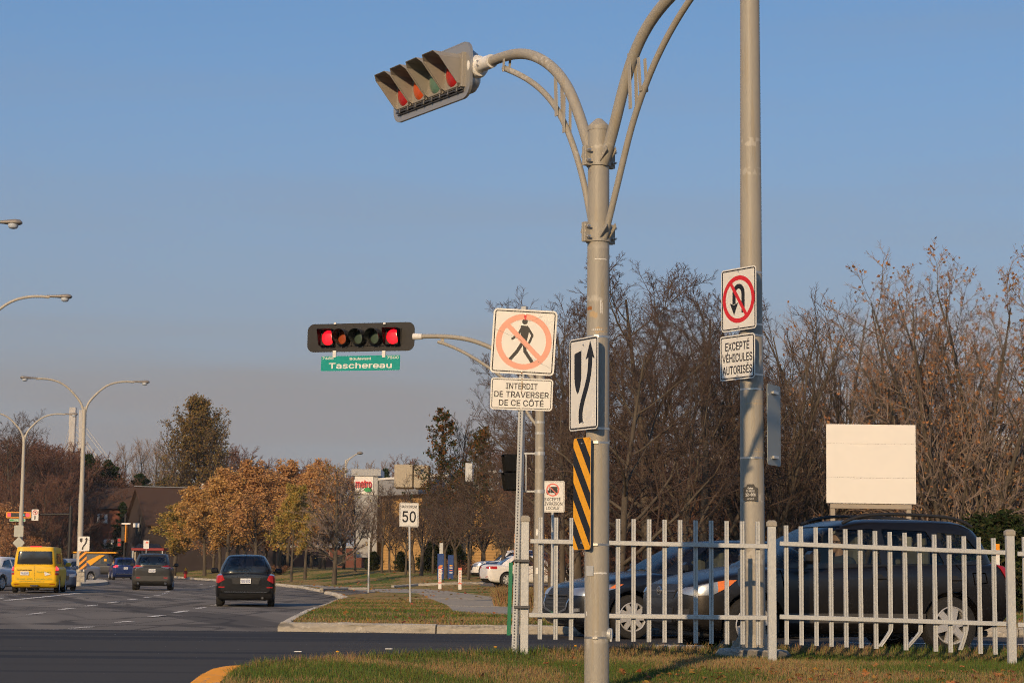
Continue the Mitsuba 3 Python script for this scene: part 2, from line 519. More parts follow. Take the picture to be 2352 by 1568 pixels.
near_kerb = LineString([(left_edge[0][0], left_edge[0][1])] + [q for q in far_kerb if q[0] > left_edge[0][0] + .8])
kz = lambda x, y: gz(y)
segs = []
kl = LineString(list(left_edge)[:9]); 
_k0 = uniq('kerb'); labels[_k0] = {'kind': 'structure'}; _r = np.random.default_rng(4); _p = 0.0
while _p < near_kerb.length - .5:
    _q = min(_p + _r.uniform(1.1, 2.6), near_kerb.length); _n = np.linspace(_p + .012, _q - .012, max(4, int((_q - _p) / .10)))
    add(_k0, 'section', kerb_mesh(LineString([near_kerb.interpolate(t).coords[0] for t in _n]), (lambda o: lambda x, y: gz(y) + o)(_r.uniform(-.014, .012)), .17, .15, int(_p * 7) + 2, .11, .045, 1), 'mat_concrete'); _p = _q
struct('kerb', kerb_mesh(LineString(left_edge[:7]), kz, .17, .145, 3, .3, .015, -1), 'mat_concrete')
struct('kerb', kerb_mesh(LineString(left_edge[7:]), kz, .17, .145, 4, 1.0, .01, -1), 'mat_concrete')
# driveway mouth and sidewalk on the lawn
walk_px = [(690, 1341), (760, 1346), (860, 1352), (980, 1352.5), (1110, 1368), (1150, 1372), (1215, 1381), (1215, 1412), (1150, 1411), (1042, 1404), (1030, 1390), (960, 1362), (850, 1358), (690, 1343.5)]
walk_poly = Polygon([xy(GL(u, v)) for u, v in walk_px]).buffer(0)
struct('sidewalk', sheet(walk_poly, lambda x, y: lawn_z(x, y) + .012, 2.0, .05), 'mat_sidewalk')
for a, b in (((1036, 1394), (1200, 1391)), ((1000, 1376), (1150, 1375)), ((960, 1361.5), (1075, 1363.5))):
    p, q = GL(*a), GL(*b)
    add('sidewalk', 'joint', cat([bx((p + q) / 2 + [0, 0, .016], (np.linalg.norm((q - p)[:2]), .035, .006))]), 'mat_concrete')
drive = Polygon([xy(GL(*q)) for q in ((735, 1359), (850, 1353.5), (850, 1359), (765, 1366.5))]).buffer(.3).intersection(lawn_poly.buffer(-.3))
struct('driveway', sheet(drive, lambda x, y: lawn_z(x, y) + .006, 2.0, .04), 'mat_asphalt')
_ed = np.array([left_edge[i] for i in (5, 6, 7, 8)]); _V = []
for q in _ed:
    c_ = np.array([q[0] + .9, q[1] + .4]); d_ = c_ - q; d_ /= np.linalg.norm(d_)
    for s_, zz in ((-.35, .012), (.05, .04), (1.3, None)):
        w_ = q + d_ * s_; _V.append((w_[0], w_[1], (gz(w_[1]) + zz) if zz is not None else lawn_z(w_[0], w_[1]) + .02))
_F = []
for i in range(3):
    for j in range(2): k_ = 3 * i + j; _F += [[k_, k_ + 1, k_ + 4], [k_, k_ + 4, k_ + 3]]
struct('driveway_apron', trimesh.Trimesh(_V, _F, process=False), 'mat_asphalt')
lot = Polygon([xy(GL(*q)) for q in ((1100, 1346), (1100, 1336), (1115, 1331), (1420, 1331), (1420, 1350))])
struct('parking_lot', sheet(lot, lambda x, y: lawn_z(x, y) + .02, 3.0, .05), 'mat_asphalt')
struct('kerb', kerb_mesh(LineString([xy(GL(*q)) for q in ((905, 1349), (960, 1345), (1040, 1342.5), (1110, 1341.5))]), lambda x, y: lawn_z(x, y) - .02, .15, .14, 6, .6, .008, 1), 'mat_concrete')
struct('kerb', kerb_mesh(LineString([xy(GL(*q)) for q in ((742, 1355.5), (800, 1354.2), (848, 1353.8))]), lambda x, y: lawn_z(x, y) - .02, .15, .13, 7, .6, .008, 1), 'mat_concrete')

_it = cKDTree(np.array(LineString(NOSE_C).segmentize(.1).coords))


def isl_z(x, y):
    x, y = np.atleast_1d(np.asarray(x, float)), np.atleast_1d(np.asarray(y, float))
    d = _it.query(np.stack([x, y], -1))[0]
    z = .135 - (.085 + .085 * smooth01(20.2, 17.8, y)) * smooth01(-1.6, .3, x) * smooth01(.12, .75, d)
    z += .03 * (meshkit.noise(np.stack([x * .9, y * .9, 0 * x], -1), 8) - .5) * smooth01(.1, .6, d)
    return z if len(z) > 1 else float(z[0])


struct('grass_island', sheet(island_poly, isl_z, .5), 'mat_lawn')
ik = NOSE_C
n_o = int(np.argmax(ik[:, 0] > -1.95 + 0 * ik[:, 0]) if False else np.where((ik[:, 1] > 17.25) & (ik[:, 0] > -2.5))[0][0])
struct('painted_kerb', kerb_mesh(LineString(ik[:n_o + 1]), lambda x, y: 0.0, .235, .155, 11, .1, .03, -1), 'mat_kerb_paint')
struct('kerb', kerb_mesh(LineString(ik[n_o:]), lambda x, y: 0.0, .16, .12, 12, .25, .008, -1), 'mat_concrete')

# lane markings: zoom pixels of the road strip
Z4 = lambda q: ((q[0] / 1.809) * .60494, (2150 + q[1] / 1.809) * .60494)
dashes = [((495, 424), (625, 415)), ((797, 385), (907, 375)), ((1030, 346), (1120, 335)), ((1200, 316), (1285, 303)), ((1345, 288), (1410, 280)), ((1462, 267), (1500, 261)),
          ((195, 329), (300, 317)), ((410, 296), (502, 285)), ((588, 271), (660, 263)), ((748, 250), (808, 242)), ((882, 229), (932, 222)), ((988, 213.5), (1028, 208.5)), ((1064, 198.5), (1098, 194.5)), ((1116, 188), (1140, 184)), ((1142, 174), (1164, 170)),
          ((1440, 135), (1474, 131)), ((1376, 123.5), (1392, 121.5))]


def mark(a, b, w, nm='lane_dash'):
    p, q = GR(*Z4(a)), GR(*Z4(b)); d = (q - p)[:2]; L = np.linalg.norm(d); d /= L; nn = np.array([-d[1], d[0]]) * w / 2
    k = max(1, int(L / 3)); ts = np.linspace(0, 1, k + 1); V, F = [], []
    for t in ts:
        c = p[:2] + (q - p)[:2] * t
        for s in (1, -1):
            e = c + nn * s; V.append((e[0], e[1], gz(e[1]) + .006))
    for i in range(k): F += [[2 * i, 2 * i + 1, 2 * i + 3], [2 * i, 2 * i + 3, 2 * i + 2]]
    add('road', nm, trimesh.Trimesh(V, F, process=False), 'mat_marking')


def f_mark(p, n, uv):
    return MIX((.50, .49, .47), (.20, .19, .185), SS(.55, .75, N_(p.x * 20, p.y * 12, 1.0) * .6 + N_(p.x * 5, p.y * 3, 2.0) * .4))


procmat('mat_marking', f_mark, rough=.8)
for a, b in dashes: mark(a, b, .16)
for a, b in (((-300, 196), (205, 193)), ((35, 233), (300, 208)), ((300, 208), (552, 181)), ((-80, 230), (10, 216))): mark(a, b, .2, 'stop_line')
# painted line along the road behind the fence
for x0 in (5.6,):
    add('road', 'edge_line', cat([bx((14, 28.6, .012), (18.5, .12, .004))]), 'mat_marking')

# ------------------------------------------------------------------ grass blades (uncountable: stuff)
def blades(pts, h, w, col, seed, lean=.5):
    r = np.random.default_rng(seed); n = len(pts); a = r.uniform(0, 2 * np.pi, n); b = r.uniform(0, 2 * np.pi, n)
    hh = h * r.uniform(.5, 1.25, n); ww = w * r.uniform(.7, 1.3, n)
    side = np.stack([np.cos(a), np.sin(a), 0 * a], -1) * ww[:, None] / 2
    tip = np.stack([np.cos(b) * lean * r.uniform(.1, 1, n), np.sin(b) * lean * r.uniform(.1, 1, n), np.ones(n)], -1) * hh[:, None]
    mid = tip * np.array([.35, .35, .6])
    V = np.stack([pts - side, pts + side, pts + mid + side * .7, pts + mid - side * .7, pts + tip], 1).reshape(-1, 3)
    i = np.arange(n)[:, None] * 5
    F = np.concatenate([i + [0, 1, 2], i + [0, 2, 3], i + [3, 2, 4]], 1).reshape(-1, 3)
    return trimesh.Trimesh(V, F, process=False), np.repeat(col, 5, 0)


def scatter(poly, n, zf, seed):
    r = np.random.default_rng(seed); x0, y0, x1, y1 = poly.bounds
    q = np.stack([r.uniform(x0, x1, n), r.uniform(y0, y1, n)], -1); q = q[shapely.contains_xy(poly, q[:, 0], q[:, 1])]
    return np.column_stack([q, zf(q[:, 0], q[:, 1])])


def grass_cols(p, seed, dryness=.5, sc=.9):
    r = np.random.default_rng(seed); n = len(p)
    a = meshkit.fbm(np.stack([p[:, 0] * sc, p[:, 1] * sc, 0 * p[:, 0]], -1), 3, 21) + r.normal(0, .10, n)
    dry = (a > dryness)[:, None]
    g = np.stack([r.uniform(.06, .14, n), r.uniform(.09, .175, n), r.uniform(.022, .05, n)], -1)
    t = np.stack([r.uniform(.20, .36, n), r.uniform(.15, .25, n), r.uniform(.07, .12, n)], -1)
    return np.where(dry, t, g)


vis = island_poly.intersection(sbox(-3, 13.8, 6.2, 23.2)).difference(LineString(ik[:n_o + 1]).buffer(.27))
near = scatter(vis, 200000, isl_z, 31)
dry_near = .52 - .10 * smooth01(20.5, 17.0, near[:, 1]) * smooth01(1.2, 3.5, near[:, 0])
m, c = blades(near, .055, .0045, grass_cols(near, 1, dry_near, 1.1), 2)
k = add(None, 'island_grass', m, 'mat_blade', color=c); labels[k] = {'label': 'short green and straw coloured grass on the near island', 'category': 'grass', 'kind': 'stuff'}
edge_pts = np.array(LineString(NOSE_C).parallel_offset(.2, 'right').segmentize(.02).coords)
r0 = np.random.default_rng(3)
ep = np.repeat(edge_pts, 10, 0) + r0.normal(0, .10, (len(edge_pts) * 10, 2)); ep = ep[shapely.contains_xy(vis, ep[:, 0], ep[:, 1])]
ep = np.column_stack([ep, isl_z(ep[:, 0], ep[:, 1])])
m, c = blades(ep, .085, .005, grass_cols(ep, 5, .50, 1.1), 6, .7)
k = add(None, 'island_grass_fringe', m, 'mat_blade', color=c); labels[k] = {'label': 'taller uncut grass along the back edge of the near island', 'category': 'grass', 'kind': 'stuff'}
vis2 = lawn_poly.buffer(-.18).intersection(Polygon([(-4, 31), (14, 31), (30, 62), (-12, 62)])).difference(walk_poly.buffer(.05))
p2 = scatter(vis2, 230000, lawn_z, 33)
m, c = blades(p2, .05, .013, grass_cols(p2, 7, .46, .45) * .95, 8, .8)
k = add(None, 'verge_grass', m, 'mat_blade', color=c); labels[k] = {'label': 'patchy green and brown grass of the roadside verge behind the pale kerb', 'category': 'grass', 'kind': 'stuff'}

# ------------------------------------------------------------------ trees
def grow(rng, lv):
    """lv: list of level dicts; returns per level (points (N,m,3), radii (N,m))."""
    out = []
    for li, L in enumerate(lv):
        m = L['m']
        if li == 0:
            S = np.zeros((1, 3)) if 'start' not in L else np.asarray(L['start'], float); D = np.asarray(L.get('dir', [[0, 0, 1.0]]), float); n = len(S); ln = np.full(n, L['len']); r0 = np.full(n, L['r'])
        else:
            Pp, Rp = out[-1] if not L.get('from0') else out[0]
            k = L['k']; n0 = len(Pp); mm = Pp.shape[1]
            t = L['lo'] + (L['hi'] - L['lo']) * (np.arange(k)[None] + rng.uniform(0, 1, (n0, k))) / k
            f = np.clip(t, 0, .999) * (mm - 1); i = f.astype(int); fr = f - i; b = np.arange(n0)[:, None]
            S = Pp[b, i] * (1 - fr[..., None]) + Pp[b, i + 1] * fr[..., None]; tan = Pp[b, i + 1] - Pp[b, i]; tan /= np.linalg.norm(tan, axis=-1, keepdims=True)
            rr = Rp[b, i] * (1 - fr) + Rp[b, i + 1] * fr
            plen = np.linalg.norm(np.diff(Pp, axis=1), axis=-1).sum(1)[:, None]
            az = (np.arange(k)[None] * 2.4 + rng.uniform(0, 6.3, (n0, 1)) + rng.normal(0, .4, (n0, k)))
            ref = np.where(np.abs(tan[..., 2:3]) < .9, [[[0, 0, 1.0]]], [[[1.0, 0, 0]]]); A = np.cross(tan, ref); A /= np.linalg.norm(A, axis=-1, keepdims=True); B = np.cross(tan, A)
            perp = A * np.cos(az)[..., None] + B * np.sin(az)[..., None]
            an = np.radians(L['ang'] + L.get('angt', 0) * t + rng.normal(0, L.get('angs', 6), t.shape))
            D = tan * np.cos(an)[..., None] + perp * np.sin(an)[..., None]
            prof = np.interp(t, *L['prof']) if 'prof' in L else 1 - .45 * t
            ln = plen * L['ratio'] * prof * rng.uniform(.72, 1.2, t.shape)
            r0 = np.minimum(rr * L.get('rr', .6), ln * L.get('rmax', .03))
            S, D, ln, r0 = S.reshape(-1, 3), D.reshape(-1, 3), ln.ravel(), r0.ravel(); n = len(S)
        r0 = np.maximum(r0, L.get('rmin', .004)); Pts = [S]; d = D / np.linalg.norm(D, axis=1, keepdims=True)
        for s in range(m - 1):
            d = d + [0, 0, L.get('up', 0)] + rng.normal(0, L.get('wob', .12), (n, 3)); d /= np.linalg.norm(d, axis=1, keepdims=True)
            Pts.append(Pts[-1] + d * (ln / (m - 1))[:, None])
        tt = np.linspace(0, 1, m)[None]; out.append((np.stack(Pts, 1), r0[:, None] * (1 - (1 - L.get('tip', .35)) * tt ** L.get('tp', 1))))
    return out


def tubes(Pt, R, s):
    n, m = R.shape; d = Pt[:, -1] - Pt[:, 0]; d = d / np.maximum(np.linalg.norm(d, axis=1, keepdims=True), 1e-9)
    ref = np.where(np.abs(d[:, 2:3]) < .9, [[0, 0, 1.0]], [[1.0, 0, 0]]); A = np.cross(d, ref); A /= np.linalg.norm(A, axis=1, keepdims=True); B = np.cross(d, A)
    a = np.arange(s) * 2 * np.pi / s; ring = A[:, None] * np.cos(a)[None, :, None] + B[:, None] * np.sin(a)[None, :, None]
    V = (Pt[:, :, None] + R[:, :, None, None] * ring[:, None]).reshape(-1, 3)
    i, j, k = np.meshgrid(np.arange(n), np.arange(m - 1), np.arange(s), indexing='ij'); k2 = (k + 1) % s
    q = lambda jj, kk: (i * m + jj) * s + kk
    F = np.concatenate([np.stack([q(j, k), q(j, k2), q(j + 1, k2)], -1).reshape(-1, 3), np.stack([q(j, k), q(j + 1, k2), q(j + 1, k)], -1).reshape(-1, 3)])
    return trimesh.Trimesh(V, F, process=False)


def leaves(rng, Pt, n, size, cols, jit=.12, lo=.2, narrow=.7, weight=None, droop=0.0):
    N, m = Pt.shape[:2]; b = rng.choice(N, n, p=weight) if weight is not None else rng.integers(0, N, n)
    f = rng.uniform(lo, .999, n) * (m - 1); i = f.astype(int); fr = (f - i)[:, None]
    c = Pt[b, i] * (1 - fr) + Pt[b, i + 1] * fr + rng.normal(0, jit, (n, 3))
    u = rng.normal(0, 1, (n, 3)); u /= np.linalg.norm(u, axis=1, keepdims=True); u[:, 2] -= droop; u /= np.linalg.norm(u, axis=1, keepdims=True)
    w = np.cross(u, rng.normal(0, 1, (n, 3))); w /= np.linalg.norm(w, axis=1, keepdims=True)
    s = (size * rng.uniform(.6, 1.3, n))[:, None]; nn = np.cross(u, w)
    V = np.stack([c - u * s * .5, c + w * s * narrow * .5 + nn * s * .12, c + u * s * .5, c - w * s * narrow * .5 + nn * s * .12], 1).reshape(-1, 3)
    q = np.arange(n)[:, None] * 4; F = np.concatenate([q + [0, 1, 2], q + [0, 2, 3]], 1).reshape(-1, 3)
    cols = np.asarray(cols, float); w_ = rng.integers(0, len(cols), n); mx = rng.uniform(0, 1, (n, 1))
    col = cols[w_] * (1 - mx * .5) + cols[rng.integers(0, len(cols), n)] * mx * .5; col *= rng.uniform(.7, 1.25, (n, 1))
    return trimesh.Trimesh(V, F, process=False), np.repeat(np.clip(col, 0, 1), 4, 0)


GOLD = [(.60, .34, .11), (.66, .41, .15), (.54, .29, .10), (.44, .28, .09), (.60, .38, .17)]
OLIVE = [(0.537, 0.342, 0.098), (0.317, 0.268, 0.073), (0.207, 0.22, 0.061), (0.61, 0.39, 0.134), (0.464, 0.317, 0.085)]
ORANGE = [(.46, .20, .08), (.40, .17, .07), (.50, .26, .11), (.32, .15, .07)]
RUST = [(.34, .17, .09), (.28, .14, .08), (.40, .22, .11)]
GREEN = [(.030, .055, .018), (.045, .070, .022), (.020, .040, .014)]
TREES = {}


def proto(name, seed, lv, split=2, twig='mat_twig', leaf=None, sides=(8, 6, 4, 3, 3, 3)):
    rng = np.random.default_rng(seed); o = grow(rng, lv)
    parts = {'trunk': (cat([tubes(*o[i], sides[i]) for i in range(split)]), 'mat_bark', True, None)}
    if len(o) > split:
        parts['crown'] = (cat([tubes(*o[i], sides[i]) for i in range(split, len(o))]), twig, False, None)
    if leaf:
        ms, cs = [], []
        for lf in leaf:
            a = dict(lf); level = a.pop('level', -1); m, c = leaves(rng, o[level][0], **a); ms.append(m); cs.append(c)
        parts['foliage'] = (cat(ms), 'mat_leaf', False, np.vstack(cs))
    TREES[name] = {'dicts': {k: mikit.ply(v[0], v[1], smooth=v[2], color=v[3]) for k, v in parts.items()},
                   'h': max(v[0].bounds[1][2] for v in parts.values()), 'w': max((v[0].bounds[1] - v[0].bounds[0])[0] for v in parts.values())}
    return name


# big dark bare trees (broad, dense twigs)
def broad(h=10, k1=13, up=.05, ang=48, k2=11, k3=9, k4=6, r=.15, tl=.12):
    return [dict(m=7, len=h * .86, r=r, wob=.05, tip=.18), dict(k=k1, lo=tl, hi=.97, ang=ang, angt=-14, ratio=.62, prof=([0, .25, .6, 1], [.85, 1, .75, .35]), m=7, up=up, wob=.13, rr=.55, rmax=.016, rmin=.018, tip=.25),
            dict(k=k2, lo=.22, hi=1, ang=42, ratio=.42, m=5, up=.04, wob=.16, rr=.6, rmax=.02, rmin=.010, tip=.4), dict(k=k3, lo=.15, hi=1, ang=40, ratio=.46, m=4, up=.03, wob=.18, rr=.6, rmax=.02, rmin=.0065, tip=.6),
            dict(k=k4, lo=.2, hi=1, ang=38, ratio=.5, m=3, up=.05, wob=.15, rr=.7, rmax=.02, rmin=.0052, tip=.7)]


proto('bare_a', 11, broad(10, 15, .03, 55), twig='mat_twig')
proto('bare_b', 12, broad(10, 15, .06, 46, 10, 9), twig='mat_twig')
# vase-shaped multi-stem maples
def vase(h=9, ns=6, spread=.33, k2=10, k3=7, k4=4):
    a = np.arange(ns) * 2 * np.pi / ns + .4; d = np.stack([np.cos(a) * spread, np.sin(a) * spread, np.ones(ns)], -1); S = np.stack([np.cos(a) * .12, np.sin(a) * .12, 0 * a], -1)
    return [dict(m=8, len=h * .93, r=.085, wob=.05, start=S, dir=d, up=.03, tip=.2), dict(k=13, lo=.10, hi=.97, ang=42, angt=-8, ratio=.36, m=6, up=.09, wob=.16, rr=.6, rmin=.014, tip=.3),
            dict(k=k2 - 2, lo=.2, hi=1, ang=36, ratio=.42, m=5, up=.06, wob=.14, rr=.6, rmin=.009, tip=.45), dict(k=k3, lo=.2, hi=1, ang=36, ratio=.45, m=3, up=.06, wob=.16, rr=.6, rmin=.0062, tip=.7)]


proto('vase_a', 21, vase(9.5), twig='mat_twig_pale', leaf=[dict(n=500, size=.10, cols=ORANGE, jit=.05, lo=.5)])
proto('vase_b', 22, vase(9.5, 5, .28), twig='mat_twig_pale', leaf=[dict(n=2300, size=.105, cols=ORANGE + RUST, jit=.10, lo=.3, level=2)])
proto('vase_c', 23, vase(9.5, 7, .36), twig='mat_twig')
# street trees with autumn leaves
def street(h=7, k1=20, ang=52, up=.09, tl=.24, k2=7, k3=5):
    return [dict(m=7, len=h * .97, r=.12, wob=.03, tip=.15), dict(k=k1, lo=tl, hi=.97, ang=ang, angt=-20, ratio=.44, prof=([0, .2, .3, .6, 1], [.8, .9, 1, .72, .25]), m=6, up=up, wob=.10, rr=.5, rmax=.02, rmin=.012, tip=.3),
            dict(k=k2, lo=.2, hi=1, ang=38, ratio=.38, m=4, up=.04, wob=.14, rr=.6, rmin=.009, tip=.5), dict(k=k3, lo=.2, hi=1, ang=38, ratio=.45, m=3, up=.02, wob=.16, rr=.7, rmin=.007, tip=.7)]


proto('gold_a', 31, street(7.5), leaf=[dict(n=15000, size=.155, cols=GOLD, jit=.11, lo=.2)])
proto('gold_b', 32, street(7.5, 18, 46, .10), leaf=[dict(n=14000, size=.155, cols=OLIVE, jit=.11, lo=.2)])
proto('gold_c', 33, street(8, 22, 50), twig='mat_twig_red', leaf=[dict(n=8000, size=.145, cols=[(.58, .32, .13), (.52, .28, .13), (.64, .39, .16), (.46, .24, .11)], jit=.12, lo=.2)])
proto('fan', 34, street(7.3, 34, 54, .015, .16, 9, 8), twig='mat_twig_pale', leaf=[dict(n=350, size=.11, cols=OLIVE, jit=.08, lo=.2)])
# small lawn trees, bare, with a fork
proto('lawn_a', 41, street(7.6, 26, 46, .07, .26, 11, 10), twig='mat_twig')
proto('lawn_b', 42, [dict(m=4, len=2.6, r=.17, wob=.04, tip=.8), dict(k=5, lo=.72, hi=1, ang=28, ratio=2.1, prof=([0, 1], [1, 1]), m=8, up=.03, wob=.08, rr=.62, rmax=.03, tip=.25),
                     dict(k=14, lo=.12, hi=1, ang=46, ratio=.40, m=5, up=.05, wob=.14, rr=.5, rmin=.013, tip=.4), dict(k=9, lo=.2, hi=1, ang=40, ratio=.42, m=4, up=.03, wob=.16, rmin=.009, tip=.5), dict(k=5, lo=.2, hi=1, ang=40, ratio=.45, m=3, wob=.15, rmin=.006, tip=.7)], twig='mat_twig')
# far wood trees
proto('far_red', 51, [dict(m=6, len=12, r=.22, wob=.04, tip=.2), dict(k=30, lo=.12, hi=.98, ang=46, angt=-18, ratio=.42, prof=([0, .3, .7, 1], [.8, 1, .8, .35]), m=6, up=.08, wob=.12, rr=.5, rmin=.035, tip=.3),
                      dict(k=12, lo=.15, hi=1, ang=38, ratio=.42, m=4, up=.07, wob=.14, rmin=.022, tip=.5), dict(k=10, lo=.2, hi=1, ang=36, ratio=.45, m=3, up=.05, wob=.15, rmin=.016, tip=.7)], twig='mat_twig_red')
proto('far_pale', 52, [dict(m=6, len=13, r=.20, wob=.04, tip=.2), dict(k=24, lo=.2, hi=.98, ang=32, ratio=.42, prof=([0, .3, .7, 1], [.8, 1, .8, .4]), m=6, up=.12, wob=.10, rr=.5, rmin=.03, tip=.3),
                       dict(k=11, lo=.2, hi=1, ang=32, ratio=.42, m=4, up=.10, wob=.14, rmin=.02, tip=.5), dict(k=8, lo=.2, hi=1, ang=30, ratio=.45, m=3, up=.06, wob=.15, rmin=.013, tip=.7)], twig='mat_twig_pale')
proto('far_leafy', 53, [dict(m=6, len=9, r=.16, wob=.04, tip=.2), dict(k=20, lo=.12, hi=.98, ang=44, angt=-14, ratio=.46, prof=([0, .3, .7, 1], [.8, 1, .8, .35]), m=5, up=.08, wob=.12, rr=.5, rmin=.025, tip=.3),
                        dict(k=8, lo=.2, hi=1, ang=36, ratio=.42, m=4, up=.05, wob=.14, rmin=.016, tip=.5), dict(k=4, lo=.2, hi=1, ang=34, ratio=.45, m=3, wob=.15, rmin=.012, tip=.7)], twig='mat_twig_red', leaf=[dict(n=6000, size=.2, cols=[(.46, .24, .12), (.40, .20, .11), (.50, .29, .14)], jit=.15)])
proto('oval', 54, [dict(m=8, len=19, r=.42, wob=.03, tip=.10), dict(k=84, lo=.12, hi=.98, ang=58, angt=-24, ratio=.40, prof=([0, .12, .3, .55, .8, 1], [.8, 1, 1, .8, .45, .15]), m=7, up=.10, wob=.09, rr=.5, rmin=.05, tip=.3),
                   dict(k=12, lo=.15, hi=1, ang=40, ratio=.36, m=4, up=.06, wob=.14, rmin=.028, tip=.5), dict(k=9, lo=.2, hi=1, ang=38, ratio=.45, m=3, up=.04, wob=.15, rmin=.02, tip=.7)], twig='mat_twig', leaf=[dict(n=20000, size=.24, cols=[(.22, .17, .06), (.27, .18, .06), (.17, .14, .05), (.33, .18, .07)], jit=.2)])
proto('conifer', 61, [dict(m=6, len=12, r=.18, wob=.02, tip=.15), dict(k=70, lo=.10, hi=.99, ang=88, angt=-30, ratio=.30, prof=([0, .1, 1], [.9, 1, .06]), m=5, up=-.03, wob=.06, rr=.4, rmin=.02, tip=.4),
                      dict(k=9, lo=.2, hi=1, ang=45, ratio=.32, m=3, up=-.03, wob=.10, rmin=.012, tip=.5)], twig='mat_twig', leaf=[dict(n=16000, size=.34, cols=GREEN, jit=.10, lo=.0, narrow=.35, droop=.4), dict(n=5000, size=.3, cols=GREEN, jit=.10, lo=.1, narrow=.35, level=1)])
proto('larch', 62, [dict(m=6, len=12, r=.16, wob=.02, tip=.15), dict(k=44, lo=.14, hi=.99, ang=72, angt=-20, ratio=.30, prof=([0, .15, 1], [.85, 1, .12]), m=5, up=.03, wob=.08, rr=.4, rmin=.02, tip=.4),
                    dict(k=9, lo=.2, hi=1, ang=45, ratio=.36, m=3, up=.0, wob=.14, rmin=.012, tip=.6)], twig='mat_twig', leaf=[dict(n=3200, size=.26, cols=[(.035, .055, .018), (.05, .06, .02), (.25, .10, .03)], jit=.12, narrow=.5)])
proto('cedar', 63, [dict(m=5, len=4, r=.12, wob=.02, tip=.2), dict(k=60, lo=.02, hi=.98, ang=60, angt=-25, ratio=.34, prof=([0, .2, 1], [.9, 1, .2]), m=4, up=.08, wob=.08, rr=.4, rmin=.01, tip=.4),
                    dict(k=7, lo=.2, hi=1, ang=40, ratio=.4, m=3, wob=.12, rmin=.008, tip=.6)], twig='mat_twig', leaf=[dict(n=9000, size=.2, cols=[(.03, .05, .02), (.05, .07, .025), (.022, .04, .015), (.08, .07, .03)], jit=.16, lo=.0, narrow=.5)])
proto('shrub', 64, [dict(m=4, len=1.5, r=.03, wob=.1, start=[[.1 * math.cos(a), .1 * math.sin(a), 0] for a in range(9)], dir=[[.7 * math.cos(a), .7 * math.sin(a), 1] for a in range(9)], tip=.4), dict(k=9, lo=.15, hi=1, ang=35, ratio=.5, m=4, up=.05, wob=.15, rmin=.006, tip=.5),
                    dict(k=6, lo=.2, hi=1, ang=35, ratio=.5, m=3, wob=.15, rmin=.005, tip=.7)], split=1, twig='mat_twig_red', leaf=[dict(n=1600, size=.09, cols=RUST + [(.12, .06, .04)], jit=.05)])


proto('thicket', 65, [dict(m=4, len=5, r=.04, wob=.1, start=[[.8 * math.cos(a * 1.3) * (a % 3), .5 * math.sin(a * 2.1) * (a % 3), 0] for a in range(16)], dir=[[.45 * math.cos(a * 1.3), .45 * math.sin(a * 2.1), 1] for a in range(16)], tip=.3), dict(k=10, lo=.1, hi=1, ang=40, ratio=.42, m=5, up=.03, wob=.18, rmin=.009, tip=.4),
                     dict(k=8, lo=.15, hi=1, ang=42, ratio=.5, m=4, wob=.2, rmin=.0065, tip=.6), dict(k=4, lo=.15, hi=1, ang=42, ratio=.5, m=3, wob=.2, rmin=.0055, tip=.7)], split=1, twig='mat_twig_red')


def tree(kind, pos, h, rot, label, cat_='tree', group=None, name='bare_tree', wide=1.0, lean=0.0):
    t = TREES[kind]; s = h / t['h']; k = thing(name, label, cat_, group)
    M = tr(pos) @ rotx(lean) @ rotz(rot) @ scl(s * wide, s * wide, s)
    g = 'group_' + kind
    if g not in scene: scene[g] = {'type': 'shapegroup', **t['dicts']}
    scene[k] = {'type': 'instance', 'shapegroup': {'type': 'ref', 'id': g}, 'to_world': T4(M)}
    return k

# ------------------------------------------------------------------ main signal pole with two arms
DM = 17.3
PB = P(1373, 900, DM); PX, PY = PB[0], PB[1]
ztop = RP(1383, 300, PB, [1, 0, 0])[2]
pole = thing('signal_pole', 'thick beige signal pole with two curved arms, standing in front of the fence', 'pole')
add(pole, 'shaft', lathe([(0, .02), (.1065, .02), (.093, ztop), (0, ztop)], 40), 'mat_pole_paint', M=tr(PX, PY, 0), smooth=40)
add(pole, 'cap', lathe([(0, 0), (.098, 0), (.099, .035), (.094, .045), (.03, .105), (.012, .112), (0, .112)], 40), 'mat_pole_paint', M=tr(PX, PY, ztop - .005), smooth=50)
for vv in (590, 705, 760, 1020, 1080, 1335, 1372, 1508):       # weld seams and old strap marks
    z = RP(1373, vv, PB, [1, 0, 0])[2]; r = .1065 - (.0135) * z / ztop + .0015
    add(pole, 'strap_mark', lathe([(r - .01, -.012), (r, -.010), (r, .010), (r - .01, .012)], 36), 'mat_pole_paint', M=tr(PX, PY, z), smooth=40)
ARM = math.radians(57); eL = np.array([-math.cos(ARM), math.sin(ARM), 0]); nA = np.array([-math.sin(ARM), -math.cos(ARM), 0])
MA = np.eye(4); MA[:3, 0], MA[:3, 1], MA[:3, 2] = eL, nA, [0, 0, 1]
if np.linalg.det(MA) < 0: MA[:3, 1] *= -1


def armpts(px): return [RP(u, v, PB, eL) for u, v in px]


